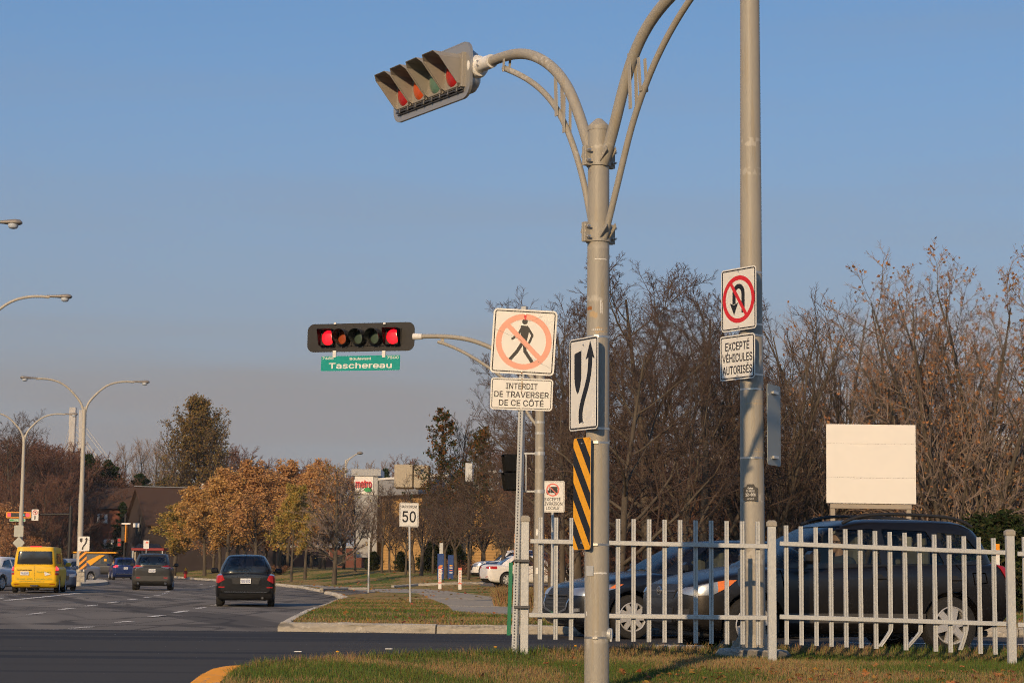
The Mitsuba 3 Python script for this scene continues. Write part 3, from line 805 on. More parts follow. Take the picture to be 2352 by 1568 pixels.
left_px = [(1370, 385), (1352, 335), (1340, 295), (1325, 250), (1303, 200), (1270, 157), (1235, 133), (1197, 124), (1160, 130), (1118, 145), (1080, 160)]
left_pts = armpts(left_px)
zM = lambda vv: RP(1373, vv, PB, [1, 0, 0])[2]
for va, vb_, a0, a1, mt, jg in ((735, 716, -50, -5, 'mat_rust_faint', .02), (716, 704, -75, -35, 'mat_rust', .012), (722, 692, 8, 14, 'mat_white', .0), (724, 698, 20, 23, 'mat_white', .0), (770, 752, -30, 50, 'mat_rust_faint', .03), (762, 757, -40, 20, 'mat_white', .004), (600, 597, -20, 45, 'mat_white', .004), (1318, 1313, -30, 50, 'mat_white', .006), (1415, 1402, -62, -56, 'mat_white', .01), (420, 392, -58, -52, 'mat_grime', .0)):
    add(pole, 'stain' if 'white' not in mt else 'tape_residue', patch(.1078 - .0135 * zM(va) / ztop, zM(va), zM(vb_), a0, a1, jg, va), mt, M=tr(PX, PY, 0))
aL = add(pole, 'arm', tube(curve(left_pts, 5), .0495, 24), 'mat_pole_paint', smooth=60, label='curved left arm that carries the hooded traffic light')
right_pts = armpts([(1386, 375), (1400, 330), (1420, 252), (1440, 175), (1465, 105), (1500, 42), (1542, -8), (1600, -58), (1690, -110)])
add(pole, 'arm', tube(curve(right_pts, 5), .0495, 24), 'mat_pole_paint', smooth=60, label='curved right arm that rises out of the frame')
ls = armpts([(1368, 555), (1360, 520), (1350, 465), (1336, 400), (1313, 325), (1283, 258), (1243, 207), (1198, 175), (1158, 157)])
add(pole, 'strut', tube(curve(ls, 5), .028, 18), 'mat_pole_paint', smooth=60)
rs = armpts([(1388, 548), (1398, 508), (1412, 450), (1430, 375), (1452, 288), (1477, 212), (1507, 138), (1546, 62), (1598, -18), (1650, -80)])
add(pole, 'strut', tube(curve(rs, 5), .028, 18), 'mat_pole_paint', smooth=60)


def gusset(a, b, w=.05):
    p, q = RP(*a, PB, eL), RP(*b, PB, eL); d = q - p; L = np.linalg.norm(d); d /= L; s = np.cross(d, nA)
    M = np.eye(4); M[:3, 0], M[:3, 1], M[:3, 2], M[:3, 3] = s, np.cross(d, s), d, (p + q) / 2
    for o in (-1, 1):
        add(pole, 'web_plate', bx((0, 0, 0), (w, .007, L + .05), .002), 'mat_pole_paint', M=tr(nA * .034 * o) @ M)


gusset((1165, 133), (1163, 160), .035); gusset((1283, 178), (1285, 262), .05); gusset((1303, 225), (1302, 300), .04); gusset((1452, 130), (1455, 245), .045); gusset((1474, 140), (1478, 205), .04)
for vv in (362, 536):
    z = RP(1380, vv, PB, [1, 0, 0])[2]; r = .1065 - .0135 * z / ztop
    cl = add(pole, 'clamp', cat([lathe([(r, -.082), (r + .013, -.082), (r + .013, .082), (r, .082), (r, -.082)], 40)] +
        [bx((s * .015, o * (r + .03), 0), (.022, .075, .172), .003) for s in (-1, 1) for o in (-1, 1)]), 'mat_pole_paint', M=tr(PX, PY, z) @ MA, smooth=30)
    for o in (-1, 1):
        for zz in (-.045, .045):
            add(cl, 'bolt', cat([cyl((-.075, o * (r + .045), zz), (.045, o * (r + .045), zz), .009, n=10), cyl((-.045, o * (r + .045), zz), (-.028, o * (r + .045), zz), .015, n=6)]), 'mat_steel', M=tr(PX, PY, z) @ MA)
    for s in (-1, 1):
        g = ext(Polygon([(0, 0), (.10, .085), (.085, .125), (.0, .03)]), .008)
        for o in (-1, 1):
            add(cl, 'rib', xf(g, tr(s * (r + .006), o * .05, -.055) @ (np.eye(4) if s > 0 else rotz(math.pi)) @ rotx(math.pi / 2)), 'mat_pole_paint', M=tr(PX, PY, z) @ MA)
hp = P(1398, 1455, DM)
add(pole, 'handhole_cover', cat([cyl((PX + .095, PY - .02, hp[2]), (PX + .125, PY - .03, hp[2]), .05, n=20), bx((PX + .118, PY - .03, hp[2] - .01), (.02, .05, .11), .004)]), 'mat_galvanised', smooth=40)
tg = P(1345, 1310, DM)
add(pole, 'metal_tag', xf(ext(rrect(.075, .085, .006), .003), face(nd(38), (PX - .064, PY - .085, tg[2]))), 'mat_galvanised')


def band(parent, cx, cy, r, z, h=.019, mat='mat_steel', name='steel_band', ang=20):
    a = nd(ang)
    add(parent, name, cat([lathe([(r, -h / 2), (r + .003, -h / 2), (r + .003, h / 2), (r, h / 2), (r, -h / 2)], 36), xf(bx((0, 0, .008), (.045, h * 1.25, .012), .002), face(a, a * r))]), mat, M=tr(cx, cy, z), smooth=30)


# ------------------------------------------------------------------ signs
def sign(name, label, M, w, h, r, layers, cat_='sign', group=None, border=None, base='mat_sign_white', bolts=((0, .42), (0, -.42)), back='mat_galvanised', th=.004, panel_poly=None, brad=.012):
    k = thing(name, label, cat_, group); pp = panel_poly or rrect(w, h, r)
    add(k, 'panel', ext(pp, th, 0), base, M=M)
    add(k, 'back_plate', ext(pp.buffer(-.002), .003, -.0035), back, M=M)
    if border:
        a, b, mat = border; add(k, 'border', ext(rrect(w - 2 * a, h - 2 * a, max(r - a, .004)).difference(rrect(w - 2 * b, h - 2 * b, max(r - b, .003))), .0012, th), mat, M=M)
    for nm, g, mat, z in layers:
        m = g if isinstance(g, trimesh.Trimesh) else ext(g, .0012, th + z)
        if isinstance(g, trimesh.Trimesh): m = xf(g, tr(0, 0, th + z))
        add(k, nm, m, mat, M=M)
    for bx_, by_ in bolts:
        add(k, 'bolt', cyl((bx_ * w, by_ * h, th), (bx_ * w, by_ * h, th + .007), brad * .8, brad * .55, n=10), 'mat_steel', M=M)
    return k


def ring(ro, ri, cx=0, cy=0, n=24): return Point(cx, cy).buffer(ro, n).difference(Point(cx, cy).buffer(ri, n))


def slash(r, w, ang, cx=0, cy=0):
    c, s = math.cos(ang), math.sin(ang); return LineString([(cx - r * c, cy - r * s), (cx + r * c, cy + r * s)]).buffer(w / 2, cap_style=2)


def bars(parent, M, r_gap, ys, w=.30, mat='mat_steel'):
    for y in ys: add(parent, 'bracket', bx((0, y, -r_gap / 2 - .004), (w, .03, r_gap), .003), mat, M=M)


def keep_right(w, h):
    s = w / .45; t = h / .80
    shield = Polygon([(-.145, .27), (-.145, .06), (-.135, .0), (-.115, -.055), (-.09, -.085), (-.065, -.055), (-.045, 0), (-.035, .06), (-.035, .29)])
    path = curve([(-.035, -.335, 0), (-.03, -.20, 0), (.03, -.07, 0), (.085, .06, 0), (.105, .18, 0), (.105, .24, 0)], 6)[:, :2]
    ar = LineString(path).buffer(.031, cap_style=2).union(Polygon([(.105, .365), (.175, .205), (.105, .235), (.035, .205)]))
    return [affinity.scale(g, s, t, origin=(0, 0)) for g in (shield, ar)]


n_kr = nd(60)
c_kr = RP(1341, 881, PB + n_kr * .14, np.array([n_kr[1], -n_kr[0], 0])); M_kr = face(n_kr, c_kr)
shield, arrow = keep_right(.46, .80)
kr = sign('keep_right_sign', 'tall white sign with black shield and bent arrow on the thick signal pole', M_kr, .46, .80, .035, [('shield_symbol', shield, 'mat_black_print', 0), ('arrow_symbol', arrow, 'mat_black_print', 0)], border=(.010, .024, 'mat_black_print'))
bars(kr, M_kr, .045, (.31, -.31), .12)
n_hz = nd(64)
c_hz = RP(1337, 1133, PB + n_hz * .135, np.array([n_hz[1], -n_hz[0], 0])); M_hz = face(n_hz, c_hz)


def stripes(w, h, r, k=.24, phase=0.0, slope=1.55):
    pan = rrect(w, h, r); gs = []
    for i in range(-6, 12):
        y = i * k + phase
        gs.append(Polygon([(-w, y + w * slope), (w, y - w * slope), (w, y - w * slope + k * .5), (-w, y + w * slope + k * .5)]))
    return unary_union(gs).intersection(pan.buffer(-.002))


hz = sign('hazard_marker', 'narrow yellow and black striped marker low on the thick signal pole', M_hz, .31, .96, .03, [('stripe', g, 'mat_black_print', 0) for g in getattr(stripes(.31, .96, .03, .30, .05, 1.3), 'geoms', [])], base='mat_hazard_yellow', bolts=((0, .45), (0, -.44)))
bars(hz, M_hz, .04, (.38, -.38), .10)
for vv in (775, 985, 1017, 1250, 1463):
    z = RP(1373, vv, PB, [1, 0, 0])[2]; band(pole, PX, PY, .1067 - .0135 * z / ztop, z, ang=10)

# hooded traffic light on the left arm
end = left_pts[-2]
TLA = math.radians(60); e1 = np.array([-math.cos(TLA), math.sin(TLA), .02]); e1 /= np.linalg.norm(e1); nT = np.array([-math.sin(TLA), -math.cos(TLA), 0.0]); uT = np.cross(nT, e1); uT = -uT if uT[2] < 0 else uT
SEC = .35


def tl_frame(o):                    # local: x along the row away from the pole, y up, z out of the lenses
    M = np.eye(4); M[:3, 0], M[:3, 1], M[:3, 2], M[:3, 3] = e1, uT, nT, o; return M


def visor(L=.29, s=.325, low=.012, drop=0):
    """Open four-sided hood, cut back towards the bottom; wall 4 mm; z out of the lens."""
    h = s / 2; o = Polygon([(-h + .03, -h), (h - .03, -h), (h, -h + .03), (h, h - .05), (h - .05, h), (-h + .05, h), (-h, h - .05), (-h, -h + .03)])
    i = o.buffer(-.005); m = man(ext(o.difference(i), L, 0))
    cut = hull([(-1, h, L), (1, h, L), (-1, -h, low), (1, -h, low), (-1, -h - .2, low), (1, -h - .2, low), (-1, h, L + 1), (1, h, L + 1), (-1, -1, L + 1), (1, -1, L + 1)])
    return tri(m - man(cut))


tl = thing('hooded_traffic_light', 'grey traffic light with four long hoods at the end of the curved left arm', 'traffic light')
nsec = 4; Wd = nsec * SEC; tlc = end + e1 * (.14 + Wd / 2 + .12) + nT * .12 - uT * .03; MT = tl_frame(tlc)
if np.linalg.det(MT) < 0: MT[:3, 0] *= -1
bp = rrect(Wd + .24, .56, .14)
add(tl, 'backplate', ext(bp, .012, -.03), 'mat_housing_grey', M=MT)
add(tl, 'backplate_rim', cat([ext(bp.difference(bp.buffer(-.012)), .03, -.045)]), 'mat_housing_grey', M=MT)
bk = grid_loops([[(x, y, z) for x, y in np.array(rrect((Wd + .16) * a, .46 * b, .13 * b).exterior.coords)[:-1]] for z, a, b in ((-.03, 1, 1), (-.10, .99, .97), (-.16, .96, .86), (-.20, .9, .65), (-.22, .8, .3))])
add(tl, 'housing', bk, 'mat_housing_grey', M=MT, smooth=40)
vis_d = mikit.ply(visor(), 'mat_visor_grey')
for i in range(nsec):
    x = (i - (nsec - 1) / 2) * SEC * (1 if MT[0, 0] * e1[0] > 0 else -1)
    d = add(tl, 'door', ext(rrect(SEC - .012, SEC - .012, .03).difference(Point(0, 0).buffer(.142, 24)), .035, -.018), 'mat_visor_grey', M=MT @ tr(x, 0, 0))
    for hx in (-.09, .09):
        add(d, 'latch', cat([bx((hx, -SEC / 2 - .005, .01), (.02, .05, .03), .004), cyl((hx, -SEC / 2 - .03, .0), (hx, -SEC / 2 - .03, .035), .007, n=8)]), 'mat_dark_steel', M=MT @ tr(x, 0, 0))
    add(tl, 'lens', lathe([(0, .045), (.08, .038), (.13, .022), (.145, .004), (0, -.012)], 28), ['mat_lens_red', 'mat_lens_green', 'mat_lens_amber', 'mat_lens_red'][i], M=MT @ tr(x, 0, 0), smooth=40)
    add(tl, 'hood', vis_d, M=MT @ tr(x, 0, .015))
add(tl, 'hinge_rail', cat([bx((0, -SEC / 2 - .012, .004), (Wd, .016, .03), .003), bx((0, -SEC / 2 - .034, -.008), (Wd, .012, .018), .002)]), 'mat_dark_steel', M=MT)
sgn = -1 if MT[0, 0] * e1[0] > 0 else 1
add(tl, 'side_panel', bx((sgn * (Wd / 2 + .008), 0, -.005), (.03, SEC * .98, .05), .004), 'mat_visor_grey', M=MT)
add(tl, 'mounting_collar', cat([cyl(end - e1 * .10, end + e1 * .17, .066, .070, n=28), cyl(end + e1 * .14, end + e1 * .19, .10, .115, n=28)]), 'mat_white', smooth=40)
for k_ in (-1, 1): add(tl, 'set_screw', cyl(end + e1 * .05 + nT * .05 + uT * .02 * k_, end + e1 * .05 + nT * .085 + uT * .02 * k_, .008, n=8), 'mat_steel')

# ------------------------------------------------------------------ far lighting pole behind the fence
DF = 22.15
FB_ = P(1727, 1000, DF); FXx, FYy = FB_[0], FB_[1]; rF = lambda z: .140 - .0042 * max(z, 0)
lp = thing('lighting_pole', 'tall round beige pole bolted to a concrete footing right behind the fence', 'pole')
add(lp, 'shaft', lathe([(0, .10), (rF(0), .10), (rF(9.5), 9.5), (0, 9.5)], 48), 'mat_pole_paint', M=tr(FXx, FYy, 0), smooth=40)
for vv in (640, 730, 905, 950, 1040, 1190, 1205): pass
zf = lambda vv: RP(1727, vv, FB_, [1, 0, 0])[2]
for vv in (668, 936, 1040, 1098, 1166, 1174, 1375):
    add(lp, 'strap_mark', lathe([(rF(zf(vv)) - .01, -.010), (rF(zf(vv)) + .001, -.008), (rF(zf(vv)) + .001, .008), (rF(zf(vv)) - .01, .010)], 44), 'mat_pole_paint', M=tr(FXx, FYy, zf(vv)), smooth=40)
for vv in (628, 747, 772, 862, 895, 1052): band(lp, FXx, FYy, rF(zf(vv)) + .0005, zf(vv), .018, ang=-12)
add(lp, 'base_plate', cat([bx((0, 0, .115), (.40, .40, .03), .004), lathe([(.14, .13), (.165, .13), (.150, .26), (.14, .26)], 40)] + [bx((sx * .17, sy * .17, .16), (.035, .035, .06), .004) for sx in (-1, 1) for sy in (-1, 1)] +
    [xf(ext(Polygon([(0, 0), (.10, 0), (0, .17)]), .012), tr(FXx * 0, 0, .13) @ rotz(a) @ tr(.13, .006, 0) @ rotx(math.pi / 2)) for a in (0, 1.57, 3.14, 4.71)]), 'mat_pole_paint', M=tr(FXx, FYy, .045) @ rotz(.12))
for sx in (-1, 1): add(lp, 'anchor_bolt', cat([cyl((sx * .16, -.16, .12), (sx * .16, -.16, .20), .016, n=8), cyl((sx * .16, -.16, .13), (sx * .16, -.16, .155), .028, n=6)]), 'mat_steel', M=tr(FXx, FYy, .045) @ rotz(.12))
foot = lathe([(0, -.1), (.43, -.1), (.42, .09), (.38, .145), (.31, .155), (0, .155)], 40); v = foot.vertices.copy(); v += (meshkit.fbm(v * 6, 3, 4)[:, None] - .5) * .03; foot.vertices = v
add(lp, 'footing', foot, 'mat_concrete', M=tr(FXx, FYy, .0), smooth=35)
hh = P(1697, 1325, DF - .13)
add(lp, 'handhole_cover', xf(ext(rrect(.10, .20, .05), .02), face(nd(72), (FXx - .128, FYy - .03, zf(1325)))), 'mat_pole_paint')
pm = Polygon([(-.078, -.095), (.078, -.095), (.078, .05), (.05, .06), (.035, .088), (-.035, .088), (-.05, .06), (-.078, .05)])
M_pl = face(nd(14), (FXx + nd(14)[0] * .139, FYy + nd(14)[1] * .139, zf(1131)))
pl = thing('pole_number_plate', 'small black plate reading 12-006 on the tall round pole', 'sign')
bend = lambda m: m
add(pl, 'panel', ext(pm, .004, 0), 'mat_black_print', M=M_pl)
for s, h_, w_, cy_ in (('Québec', .018, .06, .045), ('E-55192', .020, .085, .014), ('12-006', .030, .11, -.026), ('600 VOLTS', .013, .075, -.072)):
    add(pl, 'lettering', text(s, h_, w_, True, 0, cy_, .004), 'mat_white', M=M_pl)


for va, vb_, a0, a1 in ((930, 926, -45, 70), (922, 920, -20, 80), (1040, 1036, -30, 75), (1033, 1031, 5, 85), (990, 975, -50, -48)):
    add(lp, 'rust_streak', patch(rF(zf(va)) + .0012, zf(va), zf(vb_), a0, a1, .01, va), 'mat_rust_faint', M=tr(FXx, FYy, 0))


def fsign(u, v, deg, gap=.165, c=None):
    n = nd(deg); return face(n, RP(u, v, FB_ + n * gap, np.array([n[1], -n[0], 0])))


M_ut = fsign(1697, 687, 55)
uarc = LineString(np.vstack([[[.075, -.155], [.075, .06]], [[.0 + .075 * math.cos(a), .06 + .085 * math.sin(a)] for a in np.linspace(.0, math.pi, 14)], [[-.075, .06], [-.075, -.05]]])).buffer(.027, cap_style=2)
uarr = uarc.union(Polygon([(-.075, -.175), (-.145, -.035), (-.075, -.06), (-.005, -.035)]))
ell = lambda g: affinity.scale(g, 1, 1.0, origin=(0, 0))
ut = sign('no_u_turn_sign', 'white sign with a red ring over a black U-turn arrow', M_ut, .58, .70, .04, [('arrow_symbol', uarr, 'mat_black_print', 0), ('prohibition_ring', ring(.265, .215).union(slash(.24, .042, -math.pi * .30 - .02)), 'mat_red_print', .0014)], border=(.014, .028, 'mat_black_print'), bolts=((0, .44), (0, -.44)))
bars(ut, M_ut, .03, (.28, -.28), .14)
M_ex = fsign(1694, 820, 55)
ex = sign('authorised_vehicles_sign', 'white sign lettered EXCEPTÉ VÉHICULES AUTORISÉS below the U-turn sign', M_ex, .58, .50, .04, [('lettering', text(s, .088, w_, True, 0, y, 0), 'mat_black_print', 0) for s, w_, y in (('EXCEPTÉ', .40, .125), ('VÉHICULES', .50, -.005), ('AUTORISÉS', .49, -.14))], border=(.014, .028, 'mat_black_print'), bolts=((0, .42), (0, -.41)))
bars(ex, M_ex, .03, (.2, -.2), .14)
nb = nd(-64)
cb = RP(1777, 976, FB_ - nb * -.175, np.array([nb[1], -nb[0], 0])); M_bk = face(nb, cb)
bs = thing('sign_back', 'bare grey back of a tall sign fixed to the right side of the round pole', 'sign')
add(bs, 'panel', ext(rrect(.46, .90, .04), .005), 'mat_sign_back', M=M_bk)
flat('mat_sign_back', (.36, .37, .335), .5, metal=.2)
for y in (.36, -.36): add(bs, 'bracket', bx((0, y, .02), (.16, .035, .03), .003), 'mat_steel', M=M_bk)

# ------------------------------------------------------------------ fence
DFN = 21.0
fence = thing('picket_fence', 'pale galvanised steel picket fence on the grass in front of the two dark cars', 'fence')
posts = [(1205, 1197, 1512), (1773, 1208, 1512), (2322, 1229, 1532), (2890, 1250, 1550)]
for u, vt, vb in posts:
    p = P(u, vt, DFN); q = P(u, vb, DFN); x = P(u, (vt + vb) / 2, DFN)[0]
    po = add(fence, 'post', bx((x, DFN, (p[2] - .15) / 2), (.084, .084, p[2] + .15), .004), 'mat_galvanised')
    add(po, 'cap', cat([bx((x, DFN, p[2] + .022), (.104, .104, .052), .006), hull([(x + a * .046, DFN + b * .046, p[2] + .046) for a in (-1, 1) for b in (-1, 1)] + [(x + a * .03, DFN + b * .03, p[2] + .062) for a in (-1, 1) for b in (-1, 1)])]), 'mat_fence_cap')
flat('mat_fence_cap', (.33, .30, .25), .6)


def rail(u0, v0, u1, v1):
    p, q = P(u0, v0, DFN - .03), P(u1, v1, DFN - .03); d = q - p; L = np.linalg.norm(d)
    M = tr((p + q) / 2) @ roty(-math.asin(d[2] / L)) @ rotz(0)
    add(fence, 'rail', bx((0, 0, 0), (L, .035, .047), .004), 'mat_galvanised', M=M)
    return p, q


bays = [((1218, 1242), (1764, 1254), (1215, 1411.5), (1762, 1418)), ((1791, 1247.5), (2309, 1268.5), (1791, 1415.5), (2311, 1432)), ((2337, 1271), (2880, 1292), (2338, 1434), (2880, 1450))]
px_x = [[1241 + 35.75 * i for i in range(15)], [1807 + (2285 - 1807) / 14 * i for i in range(15)], [2356 + 34.3 * i for i in range(3)]]
prof = Polygon([(-.024, .016), (-.020, -.006), (-.012, -.012), (-.004, -.012), (-.001, -.004), (.004, -.012), (.020, -.012), (.024, .016), (.0205, .016), (.0165, -.008), (.004, -.008), (.0, .001), (-.006, -.008), (-.015, -.008), (-.0205, .016)])


def picket(L, bend=None):
    m = man(ext(prof, L, 0))
    m = m - man(hull([(.004, -.05, L + .02), (.05, -.05, L - .042), (.05, .05, L - .042), (.004, .05, L + .02), (.05, -.05, L + .02), (.05, .05, L + .02)])) - man(hull([(-.012, -.05, L + .02), (-.05, -.05, L - .022), (-.05, .05, L - .022), (-.012, .05, L + .02), (-.05, -.05, L + .02), (-.05, .05, L + .02)]))
    t = tri(m)
    if bend:
        hgt, dx, dy = bend; t = tri(m.refine_to_length(.05)); v = t.vertices.copy(); f = np.clip((hgt - v[:, 2]) / hgt, 0, 1)
        v[:, 0] += dx * f ** 1.1; v[:, 1] += dy * f ** 1.1; v[:, 2] += .03 * f; t.vertices = v
    return t


for (a, b, c, d), xs, vt0, vt1, vb0, vb1 in zip(bays, px_x, (1185, 1204, 1230), (1195, 1233, 1233), (1467, 1479, 1499), (1480, 1502, 1500)):
    rail(*a, *b); rail(*c, *d)
    for i, u in enumerate(xs):
        f = i / 14; t = P(u, vt0 + (vt1 - vt0) * f + 2, DFN); q = P(u, vb0 + (vb1 - vb0) * f, DFN); L = t[2] - q[2]
        bend = {7: (.20, -.12, -.02), 9: (.20, -.14, .03), 12: (.20, -.05, .02)}.get(i) if xs is px_x[1] else None
        add(fence, 'picket', picket(L, bend), 'mat_galvanised', M=tr((t[0] + q[0]) / 2, DFN + .012, q[2]), label={7: 'picket with its foot bent sharply to the left, left one', 9: 'picket with its foot bent sharply to the left, right one', 12: 'picket with its foot bent slightly'}.get(i) if bend else None)

# ------------------------------------------------------------------ perforated post with the pedestrian signs
DP = 20.97
p0, p1 = P(1182.5, 1520, DP), P(1205, 715, DP)
pw = .052
side = rrect(pw, 4.2, .002).difference(unary_union([Point(0, -2.08 + i * .0305).buffer(.0082, 3) for i in range(136)]))
pan4 = []
for a in range(4): pan4.append(xf(ext(side, .003), rotz(a * math.pi / 2) @ tr(0, -pw / 2 + .0, 2.1) @ rotx(math.pi / 2)))
pp_ = thing('perforated_sign_post', 'perforated galvanised steel post strapped to the left end post of the fence', 'sign post')
zc = p1[2] + .05
Mpp = tr(p0[0], p0[1], zc - 4.2) @ rotz(math.radians(-27)); Mpp[0, 2] = (p1[0] - p0[0]) / (p1[2] - p0[2]); Mpp[0, 3] = p0[0] - (p0[2] - (zc - 4.2)) * Mpp[0, 2]
add(pp_, 'post', cat(pan4), 'mat_galvanised', M=Mpp)
for vv in (1287, 1393):
    q = P(1194, vv, DP); add(pp_, 'strap', cat([bx((q[0] + .02, DP + .07, q[2]), (.165, .25, .028), .003)]), 'mat_dark_steel')
xat = lambda z: p0[0] + (z - p0[2]) * (p1[0] - p0[0]) / (p1[2] - p0[2])


def man_sym(s=1.0):
    head = Point(.0, .185).buffer(.026, 10)
    torso = Polygon([(-.030, .142), (.026, .142), (.038, .10), (.018, -.01), (-.022, -.01), (-.026, .09)]).buffer(.010).buffer(-.004)
    armr = LineString([(.030, .130), (.076, .062), (.050, -.005)]).buffer(.0105); arml = LineString([(-.026, .125), (-.052, .065), (-.105, .022)]).buffer(.0105)
    legl = LineString([(-.005, .0), (-.055, -.09), (-.115, -.165)]).buffer(.0155); legr = LineString([(.008, .0), (.016, -.085), (.085, -.178)]).buffer(.0155)
    return affinity.scale(unary_union([head, torso, armr, arml, legl, legr]), s, s, origin=(0, 0))


cp = P(1203, 785, DP - .04)
M_pd = face(nd(4), cp, math.radians(-3.2))
pd = sign('no_pedestrians_sign', 'square white sign with a faded orange ring over a black walking figure', M_pd, .675, .685, .045, [('walking_figure', man_sym(1.16), 'mat_black_print', 0), ('prohibition_ring', ring(.295, .235).union(slash(.26, .052, -math.pi / 4 + .03)), 'mat_faded_red', .0014)], border=(.018, .030, 'mat_black_print'), bolts=((0, .43), (0, -.455)), brad=.014)
add(pd, 'rust_stain', ext(Polygon([(-.012, -.31), (.012, -.31), (.007, -.338), (-.006, -.335)]), .0006, .004), 'mat_rust', M=M_pd)
add(pd, 'rust_stain', ext(Polygon([(-.016, .282), (.016, .285), (.008, .235), (-.004, .232)]), .0006, .0068), 'mat_red_print', M=M_pd)
for q in ([(-.31, .12), (-.17, .07), (-.05, .03), (.05, -.07)], [(.0, .21), (.09, .235), (.18, .28)], [(.08, -.16), (.2, -.22), (.31, -.27)]):
    add(pd, 'crack', ext(LineString(q).buffer(.0011), .0005, .0070), 'mat_dark_steel', M=M_pd)
cp2 = P(1198, 905, DP - .045)
M_in = face(nd(4), cp2, math.radians(-1.8))
it = sign('crossing_ban_sign', 'white sign lettered INTERDIT DE TRAVERSER DE CE CÔTÉ', M_in, .655, .335, .035, [('lettering', text(s, .060, w_, True, 0, y, 0), 'mat_black_print', 0) for s, w_, y in (('INTERDIT', .335, .083), ('DE TRAVERSER', .575, -.005), ('DE CE CÔTÉ', .47, -.094))], border=(.014, .022, 'mat_black_print'), bolts=((.0, .43), (0, -.43)), brad=.012)
add(it, 'rust_stain', ext(Polygon([(-.008, .165), (.010, .165), (.006, .09), (.003, -.01), (-.002, -.01), (-.006, .09)]), .0005, .004), 'mat_rust_faint', M=M_in)
flat('mat_grime', (.24, .205, .16), .8)
flat('mat_rust_faint', (.46, .34, .20), .7)

# green stake by the kerb and precast block on the road
q0, q1 = P(1168.5, 1456, 30.9), P(1172, 1290, 30.9)
st = thing('green_stake', 'green marker stake at the kerb, left of the fence end post', 'stake')
add(st, 'stake', xf(cat([bx((0, 0, .55), (.060, .025, 1.12), .004)]), tr(q0[0], 30.9, 0) @ roty(.022)), 'mat_stake_green')
blk = bx((0, 0, 0), (.56, .35, .16), .02); v = blk.subdivide().subdivide().subdivide(); vv = v.vertices.copy(); vv += (meshkit.fbm(vv * 9, 3, 2)[:, None] - .5) * .012; v.vertices = vv
cb_ = G(1511, 1487)
k = thing('concrete_block', 'pale precast concrete block lying on the road edge behind the fence', 'block'); add(k, 'block', v, 'mat_concrete', M=tr(cb_[0], 22.9, .08) @ rotz(.05), smooth=30)

# ------------------------------------------------------------------ traffic light across the street
DS = 38.6
SB = P(1238, 1300, DS); SX = SB[0]
sp = thing('signal_pole', 'slim beige signal pole across the street, behind the pedestrian signs', 'pole')
zs = P(1238, 852, DS)[2]; sb = lawn_z(SX, DS)
add(sp, 'shaft', lathe([(0, 0), (.098, 0), (.088, zs - sb), (.06, zs - sb + .05), (0, zs - sb + .06)], 28), 'mat_pole_paint', M=tr(SX, DS, sb), smooth=40)
add(sp, 'base_plate', cat([bx((0, 0, .03), (.34, .34, .05), .005), lathe([(0, .05), (.14, .05), (.10, .16), (0, .16)], 24)]), 'mat_pole_paint', M=tr(SX, DS, sb))
h2 = np.array([.93, -.37, 0.0]); hp_ = lambda u, v: RP(u, v, SB, h2)
add(sp, 'arm', tube(curve([hp_(*q) for q in ((1240, 900), (1205, 848), (1160, 815), (1125, 797), (1085, 782), (1040, 774), (1000, 772), (952, 773))], 4), .045, 18), 'mat_pole_paint', smooth=60)
add(sp, 'strut', tube(curve([hp_(*q) for q in ((1240, 985), (1210, 945), (1165, 878), (1120, 842), (1080, 817), (1045, 799), (1006, 785))], 4), .032, 14), 'mat_pole_paint', smooth=60)
add(sp, 'web_plate', hull([hp_(1012, 776) , hp_(1020, 776), hp_(1020, 792), hp_(1012, 790)] + [q + np.array([0, .05, 0]) for q in (hp_(1012, 776), hp_(1020, 776), hp_(1020, 792), hp_(1012, 790))]), 'mat_pole_paint')
for vv in (970, 995): band(sp, SX, DS, .094, P(1238, vv, DS)[2], .04, 'mat_galvanised')
for vv in (1222, 1310): add(sp, 'label_plate', xf(ext(rrect(.07, .12, .006), .003), face(nd(20), (SX - .03, DS - .098, P(1238, vv, DS)[2]))), 'mat_white')
hl, hr = hp_(706, 777), hp_(952, 772)
ct = (hl + hr) / 2; ex_ = (hr - hl) / np.linalg.norm(hr - hl); nz_ = np.cross(ex_, [0, 0, 1]); nz_ /= np.linalg.norm(nz_); nz_ = nz_ if nz_[1] < 0 else -nz_; ey_ = np.cross(nz_, ex_)
M5 = np.eye(4); M5[:3, 0], M5[:3, 1], M5[:3, 2], M5[:3, 3] = ex_, ey_, nz_, ct
W5 = np.linalg.norm(hr - hl); S5 = .362
sg = thing('five_lamp_traffic_light', 'horizontal black traffic light with two lit red lamps above the green street sign', 'traffic light')
bp5 = rrect(W5, .575, .15)
add(sg, 'backplate', ext(bp5, .008, -.01), 'mat_housing_dark', M=M5)
add(sg, 'housing', bx((0, 0, -.10), (S5 * 5, .36, .18), .02), 'mat_housing_dark', M=M5)


def tvisor(ro, L, sq=False):
    """Tunnel hood open underneath."""
    if sq:
        o = rrect(2 * ro, 2 * ro, .02); m = man(ext(o.difference(o.buffer(-.006)), L, 0)); return tri(m - man(hull([(-1, -ro - .1, .06), (1, -ro - .1, .06), (-1, ro, L + .0), (1, ro, L), (-1, -ro - .1, L + 1), (1, -ro - .1, L + 1), (1, ro, L + 1), (-1, ro, L + 1)])))
    o = Point(0, 0).buffer(ro, 24).difference(Point(0, 0).buffer(ro - .005, 24)); m = man(ext(o, L, 0))
    return tri(m - man(hull([(-1, -ro - .1, .04), (1, -ro - .1, .04), (-1, ro * .2, L), (1, ro * .2, L), (-1, -ro - .1, L + 1), (1, -ro - .1, L + 1), (1, ro * .2, L + 1), (-1, ro * .2, L + 1)])))


